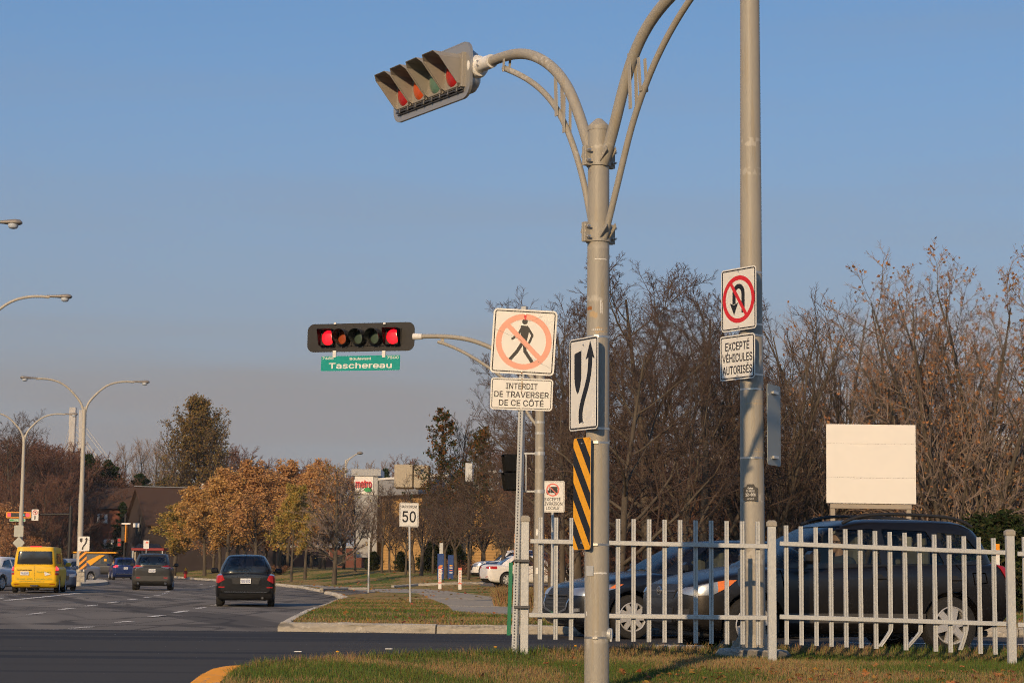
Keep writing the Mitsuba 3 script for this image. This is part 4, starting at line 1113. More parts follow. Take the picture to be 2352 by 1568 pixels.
tv, ts = mikit.ply(tvisor(.156, .27), 'mat_housing_dark', smooth=35), mikit.ply(tvisor(.165, .20, True), 'mat_hood_black')
lens = lathe([(0, .02), (.08, .016), (.13, .004), (.148, -.008), (0, -.01)], 28)
lit_red = {'type': 'diffuse', 'reflectance': {'type': 'rgb', 'value': [.5, .02, .02]}}
for i in range(5):
    x = (i - 2) * S5 + .01; Mi = M5 @ tr(x, 0, 0)
    add(sg, 'door', ext(rrect(S5 - .014, S5 - .006, .02).difference(Point(0, 0).buffer(.15, 24)), .03, 0), 'mat_housing_dark', M=Mi)
    if i in (0, 4): add(sg, 'lit_lens', lens, 'mat_lens_red', M=Mi @ tr(0, 0, .014), emit=(.75, .004, .012), label='lit red lamp')
    else: add(sg, 'lens', lens, ['', 'mat_unlit_amber', 'mat_unlit_green', 'mat_unlit_green'][i], M=Mi @ tr(0, 0, .012), smooth=40)
    add(sg, 'hood', ts if i in (0, 4) else tv, M=Mi @ tr(0, 0, .028))
    add(sg, 'latch', cat([bx((-.05, -.195, .014), (.022, .03, .02), .003), bx((.05, -.195, .014), (.022, .03, .02), .003), bx((0, .192, .012), (.018, .016, .012), .002)]), 'mat_dark_steel', M=Mi)
cl_ = hp_(961, 773)
add(sg, 'mounting_collar', cyl(hp_(950, 773), hp_(970, 772.5), .068, .058, n=20), 'mat_white', smooth=40)
ss_ = thing('street_name_sign', 'green street sign reading Boulevard Taschereau below the horizontal traffic light', 'sign')
cs_ = RP(828.5, 834, SB, h2); M6 = M5.copy(); M6[:3, 3] = cs_ + nz_ * .02
W6 = W5 * 181.5 / 247
add(ss_, 'panel', ext(rrect(W6, .30, .022), .004), 'mat_sign_green', M=M6)
add(ss_, 'back_plate', ext(rrect(W6 - .004, .296, .02), .003, -.0035), 'mat_galvanised', M=M6)
for s, h_, w_, cx_, cy_ in (('Taschereau', .110, W6 * .80, .0, -.045), ('Boulevard', .048, W6 * .27, .0, .092), ('7685', .050, W6 * .145, -W6 * .413, .108), ('7500', .050, W6 * .145, W6 * .41, .105)):
    add(ss_, 'lettering', text(s, h_, w_, True, cx_, cy_, .004), 'mat_white', M=M6)
for uu in (770, 883):
    q = RP(uu, 812, SB, h2); Mb = M5.copy(); Mb[:3, 3] = q + nz_ * .03
    add(ss_, 'bracket', cat([bx((0, .01, 0), (.075, .10, .03), .003), bx((0, -.05, -.0), (.07, .06, .02), .003)]), 'mat_white', M=Mb)
    q = RP(uu + 1, 743, SB, h2); Mb = M5.copy(); Mb[:3, 3] = q + nz_ * .015; add(ss_, 'top_clip', bx((0, 0, 0), (.05, .04, .035), .003), 'mat_white', M=Mb)

# small two-lamp signal on the same pole, seen from the side
ps = thing('side_traffic_light', 'black two-lamp traffic light seen from the side behind the perforated post', 'traffic light')
for i, vv in enumerate((1064, 1106)):
    q = P(1186, vv, DS); Mq = face(nd(80), (q[0], DS - .02, q[2]))
    b = add(ps, 'section', bx((0, 0, -.06), (.34, .345, .12), .02), 'mat_hood_black', M=Mq)
    add(ps, 'hood', tri(man(ext(rrect(.34, .34, .03).difference(rrect(.325, .325, .025)), .27, 0)) - man(hull([(a, b, z) for a in (-1, 1) for b, z in ((-.18, .22), (.18, .275), (-.18, 1), (.18, 1))]))), 'mat_hood_black', M=Mq)
    add(ps, 'lens', lens, 'mat_lens_red', M=Mq, smooth=40)
for vv in (1041, 1128):
    q = P(1215, vv, DS); add(ps, 'bracket', cat([bx((q[0] - .02, DS, q[2]), (.34, .035, .035), .003), xf(lathe([(.094, -.035), (.101, -.035), (.101, .035), (.094, .035), (.094, -.035)], 24), tr(SX, DS, q[2]))]), 'mat_galvanised')
q = P(1204, 1085, DS); add(ps, 'back_strip', bx((q[0] + .03, DS, q[2]), (.03, .10, .72), .003), 'mat_galvanised')


def truck_sym():
    body = sbox(-.05, -.06, .10, .07); cab = Polygon([(-.055, -.06), (-.135, -.06), (-.135, -.005), (-.115, .035), (-.055, .04)])
    win = Polygon([(-.122, -.002), (-.105, .027), (-.075, .029), (-.075, -.002)]); wh = unary_union([Point(x, -.066).buffer(.028) for x in (-.10, .065)])
    return unary_union([body, cab]).difference(win).union(wh)


DT = 41.5
ct_ = P(1269.5, 1140, DT); M_tr = face(nd(3), ct_)
tk = sign('no_trucks_sign', 'small white sign with a red ring over a truck, lettered EXCEPTÉ LIVRAISON LOCALE', M_tr, .49, .645, .03, [('truck_symbol', affinity.translate(truck_sym(), 0, .135), 'mat_black_print', 0), ('prohibition_ring', ring(.135, .108, 0, .14).union(slash(.12, .02, -math.pi / 4, 0, .14)), 'mat_soft_red', .0014)] +
          [('lettering', text(s, .064, w_, True, 0, y, 0), 'mat_black_print', 0) for s, w_, y in (('EXCEPTÉ', .33, -.055), ('LIVRAISON', .40, -.145), ('LOCALE', .27, -.235))], border=(.012, .018, 'mat_dark_steel'), bolts=())
zb = lawn_z(ct_[0], DT)
add(tk, 'post', cyl((ct_[0] + .0, DT + .03, zb - .1), (ct_[0] + .0, DT + .03, ct_[2] + .28), .03, n=12), 'mat_galvanised', smooth=40)

# speed limit sign
DX = 57.0
cm_ = P(939.5, 1181.5, DX); M_mx = face(nd(-8), cm_, math.radians(-.6))
mx = sign('speed_limit_sign', 'white sign reading MAXIMUM 50 on a thin post in the verge', M_mx, .55, .685, .045, [('lettering', text('MAXIMUM', .072, .43, True, 0, .225, 0), 'mat_black_print', 0), ('lettering', text('50', .30, .385, True, .005, -.055, 0), 'mat_black_print', 0)], border=(.016, .026, 'mat_black_print'), bolts=((0, .45), (0, -.44)))
gb = P(942.5, 1378, DX)
add(mx, 'post', cat([tube([(gb[0], DX + .03, lawn_z(gb[0], DX) - .1), (cm_[0], DX + .03, cm_[2] + .3)], [.03, .03], 10)]), 'mat_galvanised', smooth=40)
# bare metal post in the verge
D_ = 80.0; a, b = P(846.5, 1356, D_), P(847.5, 1234, D_)
k = thing('bare_post', 'thin bare metal post without a sign, right of the street trees', 'post'); add(k, 'post', tube([(a[0], D_, lawn_z(a[0], D_) - .2), (b[0], D_, b[2])], [.035, .035], 8), 'mat_galvanised', smooth=40); add(k, 'strip', bx((b[0] + .01, D_ - .04, b[2] - .75), (.05, .02, 1.5)), 'mat_galvanised')
# two red and white markers, two blue totems, yellow bollards
for j, (u, vb, vt) in enumerate(((1010.5, 1352, 1300), (1056.5, 1356, 1303))):
    D_ = 92.0 if j == 0 else 90.0; p = P(u, (vb + vt) / 2, D_); zb = lawn_z(p[0], D_); zt = P(u, vt, D_)[2]; h = zt - zb
    k = thing('marker_post', ['white and red marker post nearest the speed limit sign', 'white and red marker post nearest the white sedan'][j], 'marker post', 'white and red marker posts in the lawn')
    add(k, 'post', bx((p[0], D_, zb + h / 2), (.15, .05, h), .008), 'mat_white'); add(k, 'red_top', bx((p[0], D_, zt - .055), (.156, .056, .11), .004), 'mat_soft_red'); add(k, 'red_band', bx((p[0], D_, zb + h * .28), (.154, .054, .06), .004), 'mat_soft_red')
    for i in range(7): add(k, 'letter_mark', cat([bx((p[0] + (i % 2) * .012 - .006, D_ - .027, zt - .20 - i * .075), (.055, .004, .042))]), 'mat_soft_red')
for j, (u, vb, vt) in enumerate(((1012, 1320, 1246), (1035, 1320, 1274))):
    D_ = 112.0; p = P(u, vb, D_); zb = lawn_z(p[0], D_); zt = P(u, vt, D_)[2]
    k = thing('blue_totem', ['taller blue sign totem with a grey top in the lawn', 'shorter blue sign totem partly behind a leaning trunk'][j], 'totem')
    add(k, 'body', bx((p[0], D_, (zb + zt) / 2 - (.3 if j == 0 else 0)), (.32 if j else .36, .2, zt - zb - (.6 if j == 0 else 0)), .01), 'mat_totem_blue')
    if j == 0: add(k, 'top', bx((p[0] + .02, D_, zt - .35), (.2, .15, .7), .01), 'mat_galvanised')
    for i, c_ in enumerate(('mat_hazard_yellow', 'mat_white', 'mat_soft_red', 'mat_white')): add(k, 'panel_mark', bx((p[0] + .02, D_ - .103, zb + .75 - i * .13), (.16, .004, .06)), c_)
p = P(1185, 1300, 88); k = thing('yellow_bollard', 'yellow steel bollard between the parked cars and the white sedan', 'bollard'); D_ = 88
zb = lawn_z(P(1184, 1300, D_)[0], D_); x_ = P(1184, 1290, D_)[0]; zt = P(1184, 1228, D_)[2]; add(k, 'pipe', cyl((x_, D_, zb - .2), (x_, D_, zt), .075, n=16), 'mat_orange', smooth=40); add(k, 'cap', lathe([(.075, 0), (.07, .03), (.04, .055), (0, .06)], 16), 'mat_orange', M=tr(x_, D_, zt), smooth=40)
x_ = P(2291, 1275, 36)[0]; k = thing('orange_topped_stake', 'white stake with an orange top behind the rear of the brown SUV', 'stake'); zt = P(2291, 1248, 36)[2]
add(k, 'stake', bx((x_, 36, (zt - .2) / 2 + .05), (.075, .03, zt - .15), .003), 'mat_white'); add(k, 'orange_top', bx((x_, 36, zt - .10), (.08, .034, .2), .003), 'mat_orange')

# blank white billboard on timber posts
DBB = 52.0
cbb = P(2000.5, 1065, DBB); Mbb = face(nd(2), cbb, math.radians(-.35)); WB, HB = 2.31, 2.05
bb = thing('blank_billboard', 'large blank cream billboard on a timber frame above the brown SUV', 'billboard')
for i, (y0, y1) in enumerate(((.52, 1.025), (-.36, .52), (-1.025, -.36))):
    add(bb, 'board', xf(bx((0, (y0 + y1) / 2, 0), (WB, y1 - y0 - .004, .03), .002), np.eye(4)), 'mat_billboard', M=Mbb @ tr(0, 0, .002 * (i == 1)))
flat('mat_billboard', (.80, .76, .70), .5)
add(bb, 'raised_lettering', cat([text('COMMERCIAL', .13, 1.02, False, -.42, .56, .0158, .003), text('BUREAU', .13, .60, False, .62, .56, .0158, .003)]), 'mat_billboard', M=Mbb, label='painted-over lettering, barely visible')
add(bb, 'cross_rail', bx((0, -1.10, -.06), (2.1, .12, .09), .008), 'mat_wood_grey', M=Mbb); add(bb, 'cross_rail', bx((0, .6, -.06), (2.1, .12, .09), .008), 'mat_wood_grey', M=Mbb)
for s in (-1, 1): add(bb, 'timber_post', bx((s * .98, -1.3, -.10), (.12, 4.0, .10), .008), 'mat_wood_grey', M=Mbb)

# ------------------------------------------------------------------ vehicles (x forward, y left, z up)
from scipy.interpolate import PchipInterpolator as PCH


def itp(pts):
    a = np.array(sorted(pts)); return PCH(a[:, 0], a[:, 1])


def loft_body(S, n=56):
    top, bot, plan = itp(S['top']), itp(S['bot']), itp(S['plan']); x0, x1 = S['plan'][0][0], S['plan'][-1][0]
    t = np.linspace(0, 1, n); xs = x0 + (x1 - x0) * (t - .11 * np.sin(2 * np.pi * t)); loops = []
    half = [(0, 0, 0), (.80, 0, 0), (.93, .0, .03), (.975, .14, 0), (.995, .30, 0), (1.0, .47, 0), (.999, .64, 0), (.994, .80, 0), (.977, .91, 0), (.925, .975, 0), (.78, 1.0, .004), (.42, 1.0, .030), (0, 1.0, .042)]
    cr = S.get('crown', 1.0)
    for x in xs:
        b, tp, w = float(bot(x)), float(top(x)), float(plan(x)); h = tp - b
        R = [(w * f, b + h * g + o * (cr if g == 1.0 else 1)) for f, g, o in half]
        loops.append([(x, y, z) for y, z in R] + [(x, -y, z) for y, z in R[-2:0:-1]])
    return grid_loops(loops)


def loft_green(S, off=0.0, n=72, zlo=None):
    loops = []; e = S.get('sq', 5.0); L = S['green']; tt = np.arange(n) * 2 * np.pi / n
    for i, (z, xr, xf_, w) in enumerate(L):
        zz = z - off if i >= len(L) - 3 else z
        if i == 0 and zlo is not None: zz = zlo
        a = (xf_ - xr) / 2 - off * 1.15; c = (xf_ + xr) / 2; ww = w - off; cs, sn = np.cos(tt), np.sin(tt)
        loops.append(np.stack([c + a * np.sign(cs) * np.abs(cs) ** (2 / e), ww * np.sign(sn) * np.abs(sn) ** (2 / e), 0 * cs + zz], -1))
    return grid_loops(loops)


AX_YZ = np.array([[0, 0, 1, 0], [1, 0, 0, 0], [0, 1, 0, 0], [0, 0, 0, 1.0]])
AX_XZ = np.array([[1, 0, 0, 0], [0, 0, -1, 0], [0, 1, 0, 0], [0, 0, 0, 1.0]])


def pr_yz(poly, x0, x1):
    return man(xf(ext(poly if hasattr(poly, 'exterior') else Polygon(poly), x1 - x0, x0), AX_YZ))


def pr_xz(poly, y0, y1):
    return man(xf(ext(poly if hasattr(poly, 'exterior') else Polygon(poly), y1 - y0, -y1), AX_XZ))


def mirr(pts): return [(-a, b) for a, b in pts][::-1]


def rnd(pts, r=.03): return Polygon(pts).buffer(-r).buffer(r * 2, 5).buffer(-r, 5)


def wheel_parts(r, w, spokes=6, rim='mat_rim', rr=.66):
    tyre = lathe([(r * rr, -w / 2 + .01), (r * .82, -w / 2), (r * .95, -w / 2 + .015), (r, -w / 2 + .05), (r, w / 2 - .05), (r * .95, w / 2 - .015), (r * .82, w / 2), (r * rr, w / 2 - .01), (r * rr, -w / 2 + .01)], 40)
    ri = r * (rr + .012); ms = [lathe([(ri - .025, w / 2 - .02), (ri - .012, w / 2 + .002), (ri, w / 2 - .012), (ri, -w / 2 + .03), (ri - .02, -w / 2 + .03), (ri - .025, w / 2 - .02)], 40)]
    for i in range(spokes):
        a = i * 2 * math.pi / spokes + .26
        ms.append(xf(hull([(.02, s * .045, z) for s in (-1, 1) for z in (w / 2 - .045, w / 2 - .01)] + [(ri - .015, s * (.028 if spokes > 7 else .042), z) for s in (-1, 1) for z in (w / 2 - .05, w / 2 - .012)]), rotz(a)))
    ms.append(lathe([(0, w / 2), (.035, w / 2 - .002), (.06, w / 2 - .012), (.06, w / 2 - .05), (0, w / 2 - .05)], 20))
    back = lathe([(0, w / 2 - .11), (ri - .01, w / 2 - .11), (ri - .01, w / 2 - .13), (0, w / 2 - .13)], 28)
    R = rotx(-math.pi / 2)
    return {'tyre': mikit.ply(xf(tyre, R), 'mat_rubber', smooth=35), 'rim': mikit.ply(xf(cat(ms), R), rim, smooth=30), 'disc': mikit.ply(xf(back, R), 'mat_rim_dark')}


_wh = {}


def spec(L, W, H, belt, hood, cowl, roof_f, roof_r, rear_b, clear=.2, wb=2.6, wr=.32, ww=.22, tumble=.30, nose=.62, tail=.75, deck=None, rear_flat=False, sq=5.0):
    h = L / 2; d = belt - .03 if deck is None else deck
    top = [(-h, tail), (-h + .05, tail + (d - tail) * .75), (-h + .16, d), (rear_b - .05 if rear_b > -h + .35 else -h + .3, d + .01), (0, belt - .03), (cowl, belt - .02), (h - .55, hood), (h - .12, nose + (hood - nose) * .6), (h, nose)]
    bot = [(-h, clear + .22), (-h + .2, clear + .04), (-h + .6, clear), (h - .6, clear), (h - .2, clear + .02), (h, clear + .1)]
    w = W / 2; plan = [(-h, w * .80), (-h + .07, w * .91), (-h + .28, w * .975), (-h + .9, w), (h - 1.0, w), (h - .45, w * .96), (h - .18, w * .87), (h - .06, w * .76), (h, w * .62)]
    g = []
    for f, z in ((0, belt - .10), (.04, belt), (.35, belt + (H - belt) * .36), (.62, belt + (H - belt) * .64), (.84, belt + (H - belt) * .86), (.95, H - .035), (1.06, H - .008), (1.3, H + .006)):
        f2 = min(f, 1.0); bulge = .06 * math.sin(math.pi * f2)
        xf_ = cowl + .08 + (roof_f - cowl - .08) * f2 ** .95 + bulge; xr = rear_b + (roof_r - rear_b) * f2 ** (1.8 if rear_flat else 1.15) - bulge * .6
        wt = (w - .075) + (w - tumble - (w - .075)) * f2 ** 1.4
        if f > 1: s = .80 if f < 1.2 else .3; c = (xf_ + xr) / 2; a = (xf_ - xr) / 2 * s; xf_, xr, wt = c + a, c - a, wt * s
        g.append((z, xr, xf_, wt))
    return dict(L=L, W=W, H=H, belt=belt, top=top, bot=bot, plan=plan, green=g, wb=wb, wr=wr, ww=ww, clear=clear, sq=sq)


def car(name, label, S, paint, M, cat_='car', group=None, windows=(), front=None, rear=None, glass='mat_dark_glass', parts=(), grooves=(), spokes=6, cavity=True, seats=True, rimmat='mat_rim', mirrors=True, mirror_mat=None, lit=()):
    k = thing(name, label, cat_, group); pm = 'mat_paint_' + paint; L, W, H, belt, wb, wr = (S[q] for q in ('L', 'W', 'H', 'belt', 'wb', 'wr')); fx = S.get('fx', wb / 2); ax = (fx, fx - wb)
    B0 = man(loft_body(S)); B = B0
    for x in ax:
        for s in (-1, 1):
            B = B - man(xf(lathe([(0, 0), (wr + .055, 0), (wr + .055, .34), (0, .34)], 36), tr(x, s * (W / 2 + .06), wr + .01) @ rotx(math.pi / 2 * s)))
    g = S['green']
    if cavity: B = B - man(hull([(x, y, z) for x in (g[1][1] + .25, g[1][2] - .15) for y in (-W / 2 + .19, W / 2 - .19) for z in (.45, belt + .3)]))
    for ln, ylo in grooves:
        q = LineString(ln).buffer(.008, cap_style=2)
        for s in (-1, 1): B = B - (pr_xz(q, ylo, W) if s > 0 else pr_xz(q, -W, -ylo))
    add(k, 'body', tri(B), pm, M=M, smooth=32)
    G, Gi = man(loft_green(S)), man(loft_green(S, .045, zlo=g[0][0] - .1)); sh = G - Gi
    O1, O2 = man(loft_green(S, .012)), man(loft_green(S, .017, zlo=g[0][0] - .05)); gl = O1 - O2; cuts = []
    for p in windows:
        for s in (-1, 1): cuts.append(('window', pr_xz(rnd(p, .025), .25, 2.0) if s > 0 else pr_xz(rnd(p, .025), -2.0, -.25)))
    if front: cuts.append(('windscreen', pr_yz(rnd(front, .04), (g[1][2] + g[5][2]) / 2 - .62, L)))
    if rear: cuts.append(('rear_window', pr_yz(rnd(rear, .04), -L, (g[1][1] + g[5][1]) / 2 + .45)))
    for nm, c in cuts: sh = sh - c
    add(k, 'roof_frame', tri(sh), S.get('roof_mat', pm), M=M, smooth=32)
    for nm, c in cuts:
        t = tri(gl ^ c); cc = t.triangles_center - [t.triangles_center[:, 0].mean() * (.3 if 'w' == nm[0] and 'ow' in nm and 'rear' not in nm else 0), 0, belt - .25]
        if nm == 'window': cc[:, [0, 2]] = 0
        else: cc[:, 1] = 0
        t = trimesh.Trimesh(t.vertices, t.faces[(t.face_normals * cc).sum(1) > .35 * np.linalg.norm(cc, axis=1)], process=True)      # the outer skin: one sheet of glass
        if len(t.faces): add(k, nm, t, glass if nm != 'windscreen' else 'mat_window_glass' if glass == 'mat_window_glass' else glass, M=M, smooth=30)
    add(k, 'underside', bx((0, 0, S['clear'] + .03), (L - .5, W - .5, .08), .02), 'mat_black_plastic', M=M)
    wk = (wr, S['ww'], spokes, rimmat)
    if wk not in _wh: _wh[wk] = wheel_parts(*wk)
    for x in ax:
        for s in (1, -1):
            Mw = M @ tr(x, s * (W / 2 - S['ww'] / 2 - .015), wr) @ (rotz(0) if s > 0 else rotz(math.pi))
            w = uniq(k + '__wheel')
            for q, d in _wh[wk].items(): add(w, q, d, M=Mw)
    U = B0 + G
    for nm, kind, poly, a, b, mat, mir, grow, *ex in parts:
        poly = poly if hasattr(poly, 'exterior') else Polygon(poly)
        c = np.array([0, 0, H * .5]); Ug = U.translate((-c).tolist()).scale([1 + grow / (L / 2), 1 + grow / (W / 2), 1 + grow * .5]).translate(c.tolist())
        for s in ((1, -1) if mir else (1,)):
            if kind == 'yz': q = pr_yz(poly if s > 0 else affinity.scale(poly, -1, 1, origin=(0, 0)), a, b)
            else: q = pr_xz(poly, a, b) if s > 0 else pr_xz(poly, -b, -a)
            t = tri(Ug ^ q)
            if len(t.faces):
                em = dict(lit).get(nm); add(k, nm, t, mat, M=M, smooth=25, emit=em)
    if seats:
        for x, yy in ((.05, .37), (.05, -.37), (-.85, .37), (-.85, -.37)):
            zt = belt + (H - belt) * .52
            add(k, 'seat', cat([bx((x - .28, yy, belt - .10), (.16, .46, .62), .05), bx((x - .32, yy, zt), (.10, .26, .17), .04)]), 'mat_seat', M=M)
        add(k, 'dashboard', bx((g[1][2] - .35, 0, belt - .06), (.5, W - .42, .18), .05), 'mat_black_plastic', M=M)
    if mirrors:
        for s in (1, -1):
            mm = cat([bx((S['green'][1][2] - .42, s * (W / 2 + .10), belt + .07), (.14, .22, .16), .04), bx((S['green'][1][2] - .40, s * (W / 2 - .02), belt + .02), (.06, .12, .05), .01)])
            add(k, 'mirror', mm, mirror_mat or pm, M=M, smooth=30)
    return k


def plate(k, M, xr, z, txt, y=0, w=.31):
    Mp = M @ tr(xr, y, z) @ np.array([[0, 0, -1, 0], [-1, 0, 0, 0], [0, 1, 0, 0], [0, 0, 0, 1.0]])
    p = add(k, 'licence_plate', ext(rrect(w, .155, .01), .006), 'mat_plate', M=Mp)
    add(p, 'lettering', text(txt, .075, w * .82, True, 0, -.005, .006), 'mat_blue_print', M=Mp)


def at(u, D, head, s=1.0, z=None, v=1320):
    p = P(u, v, D); return tr(p[0], D, gz(D) if z is None else z) @ rotz(math.radians(head)) @ scl(s)


# --- brown SUV behind the fence, with its driver
R4 = dict(L=4.42, W=1.815, H=1.665, belt=1.10, clear=.22, wb=2.66, wr=.355, ww=.23, fx=1.34, sq=5.5,
          top=[(-2.21, .98), (-2.15, 1.08), (-2.0, 1.12), (-1.0, 1.11), (.5, 1.055), (1.0, 1.045), (1.45, .995), (1.85, .915), (2.08, .83), (2.17, .76), (2.21, .66)],
          bot=[(-2.21, .50), (-2.05, .36), (-1.7, .27), (1.6, .25), (2.0, .28), (2.21, .36)],
          plan=[(-2.21, .74), (-2.14, .835), (-1.95, .885), (-1.3, .907), (1.2, .907), (1.7, .89), (1.95, .83), (2.10, .73), (2.18, .63), (2.21, .55)],
          green=[(1.0, -2.14, 1.16, .82), (1.10, -2.12, 1.04, .815), (1.27, -2.05, .74, .775), (1.42, -1.97, .46, .73), (1.53, -1.88, .24, .69), (1.60, -1.76, .05, .645), (1.645, -1.6, -.15, .56), (1.665, -1.2, -.5, .3)])
rc = P(1950, 1440, 25.55)
M_R = tr(rc[0] - .34, 25.45, 0) @ rotz(math.radians(197))
hl_ = Polygon([(2.2, .735), (2.08, .70), (1.86, .715), (1.66, .82), (1.56, .895), (1.70, .89), (1.95, .845), (2.12, .80)])
rv = car('dark_brown_suv', 'dark brown sport utility vehicle with a driver, roof rails and silver wheels behind the fence', R4, 'rav', M_R, 'sport utility vehicle', glass='mat_window_glass', spokes=6, mirror_mat='mat_paint_rav',
         windows=([(.80, 1.115), (.30, 1.505), (-.36, 1.535), (-.40, 1.095)], [(-.50, 1.095), (-.46, 1.535), (-1.08, 1.515), (-1.28, 1.10)], [(-1.38, 1.115), (-1.20, 1.505), (-1.62, 1.47), (-1.88, 1.17)]),
         front=[(-.72, 1.10), (.72, 1.10), (.60, 1.565), (-.60, 1.565)], rear=[(-.66, 1.12), (.66, 1.12), (.56, 1.53), (-.56, 1.53)],
         grooves=(([(.98, 1.02), (.95, .80), (.90, .42)], .5), ([(-.44, 1.10), (-.44, .42)], .5), ([(-1.40, 1.12), (-1.50, .95), (-1.46, .78), (-1.12, .62), (-.96, .42)], .5), ([(-1.62, 1.0), (-1.80, 1.0), (-1.82, .88), (-1.64, .86), (-1.62, 1.0)], .5)),
         parts=(('headlight', 'xz', hl_, .54, 1.2, 'mat_lamp_clear', True, .010), ('indicator', 'xz', hl_.intersection(sbox(1.4, .5, 1.80, 1.1)), .54, 1.2, 'mat_tail_orange', True, .013),
                ('grille', 'yz', [(-.46, .67), (.46, .67), (.52, .84), (-.52, .84)], 1.9, 2.5, 'mat_black_plastic', False, .008), ('grille_bar', 'yz', [(-.47, .745), (.47, .745), (.475, .765), (-.475, .765)], 1.9, 2.5, 'mat_dark_steel', False, .018),
                ('lower_grille', 'yz', [(-.42, .38), (.42, .38), (.48, .56), (-.48, .56)], 1.9, 2.5, 'mat_black_plastic', False, .010), ('fog_light_recess', 'yz', [(.56, .40), (.72, .42), (.74, .55), (.58, .53)], 1.7, 2.5, 'mat_black_plastic', True, .010),
                ('tail_light', 'xz', [(-1.98, 1.13), (-2.3, 1.02), (-2.3, .74), (-2.19, .74), (-2.11, .93)], .5, 1.2, 'mat_tail_red', True, .012), ('tail_light_reflector', 'xz', [(-2.13, .96), (-2.3, .98), (-2.3, .88), (-2.16, .86)], .5, 1.2, 'mat_lamp_clear', True, .016),
                ('sill_trim', 'xz', [(-.95, .385), (.92, .385), (.92, .50), (-.95, .50)], .5, 1.2, 'mat_sill_grey', True, .008)))
flat('mat_sill_grey', (.10, .095, .09), .5, metal=.3)
for s in (1, -1):
    add(rv, 'roof_rail', tube(curve([(.02, s * .60, 1.60), (-.18, s * .60, 1.675), (-.6, s * .60, 1.72), (-1.2, s * .585, 1.71), (-1.6, s * .57, 1.665), (-1.80, s * .56, 1.58)], 5), .021, 10), 'mat_black_plastic', M=M_R, smooth=50)
    for x, z in ((-.55, .98), (-1.58, .97)): add(rv, 'door_handle', cat([bx((x + .22, s * .905, z - .05), (.20, .05, .032), .012), cyl((x + .22, s * .86, z - .05), (x + .22, s * .905, z - .05), .05, n=16)]), 'mat_black_plastic', M=M_R, smooth=40)
Mem = M_R @ tr(2.205, 0, .755) @ np.array([[0, 0, 1, 0], [1, 0, 0, 0], [0, 1, 0, 0], [0, 0, 0, 1.0]])
add(rv, 'front_emblem', ext(affinity.scale(ring(.075, .062), 1, .72).union(affinity.scale(ring(.062, .05), .5, .9, origin=(0, 0))).union(affinity.translate(affinity.scale(ring(.04, .03), 1.2, .55), 0, .022)), .012), 'mat_chrome', M=Mem)
add(rv, 'steering_wheel', xf(trimesh.creation.torus(.185, .017), tr(.52, .37, 1.06) @ roty(math.radians(-62))), 'mat_black_plastic', M=M_R, smooth=40)
add(rv, 'rear_wiper', bx((-2.13, .1, 1.16), (.03, .5, .02), .004), 'mat_black_plastic', M=M_R)
plate(rv, M_R @ rotz(math.pi), -2.21, .60, 'E43 RKT') if False else None


def skin_mesh(bones, smooth=6, edge=.02):
    ms = []
    for a, b, ra, rb in bones:
        h = manifold3d.Manifold.hull_points(np.vstack([trimesh.creation.icosphere(2, ra).vertices + a, trimesh.creation.icosphere(2, rb).vertices + b]).astype(np.float64)); ms.append(h)
    M = ms[0]
    for m in ms[1:]: M = M + m
    t = tri(M.refine_to_length(edge)); t.merge_vertices(); trimesh.smoothing.filter_taubin(t, iterations=smooth); return t


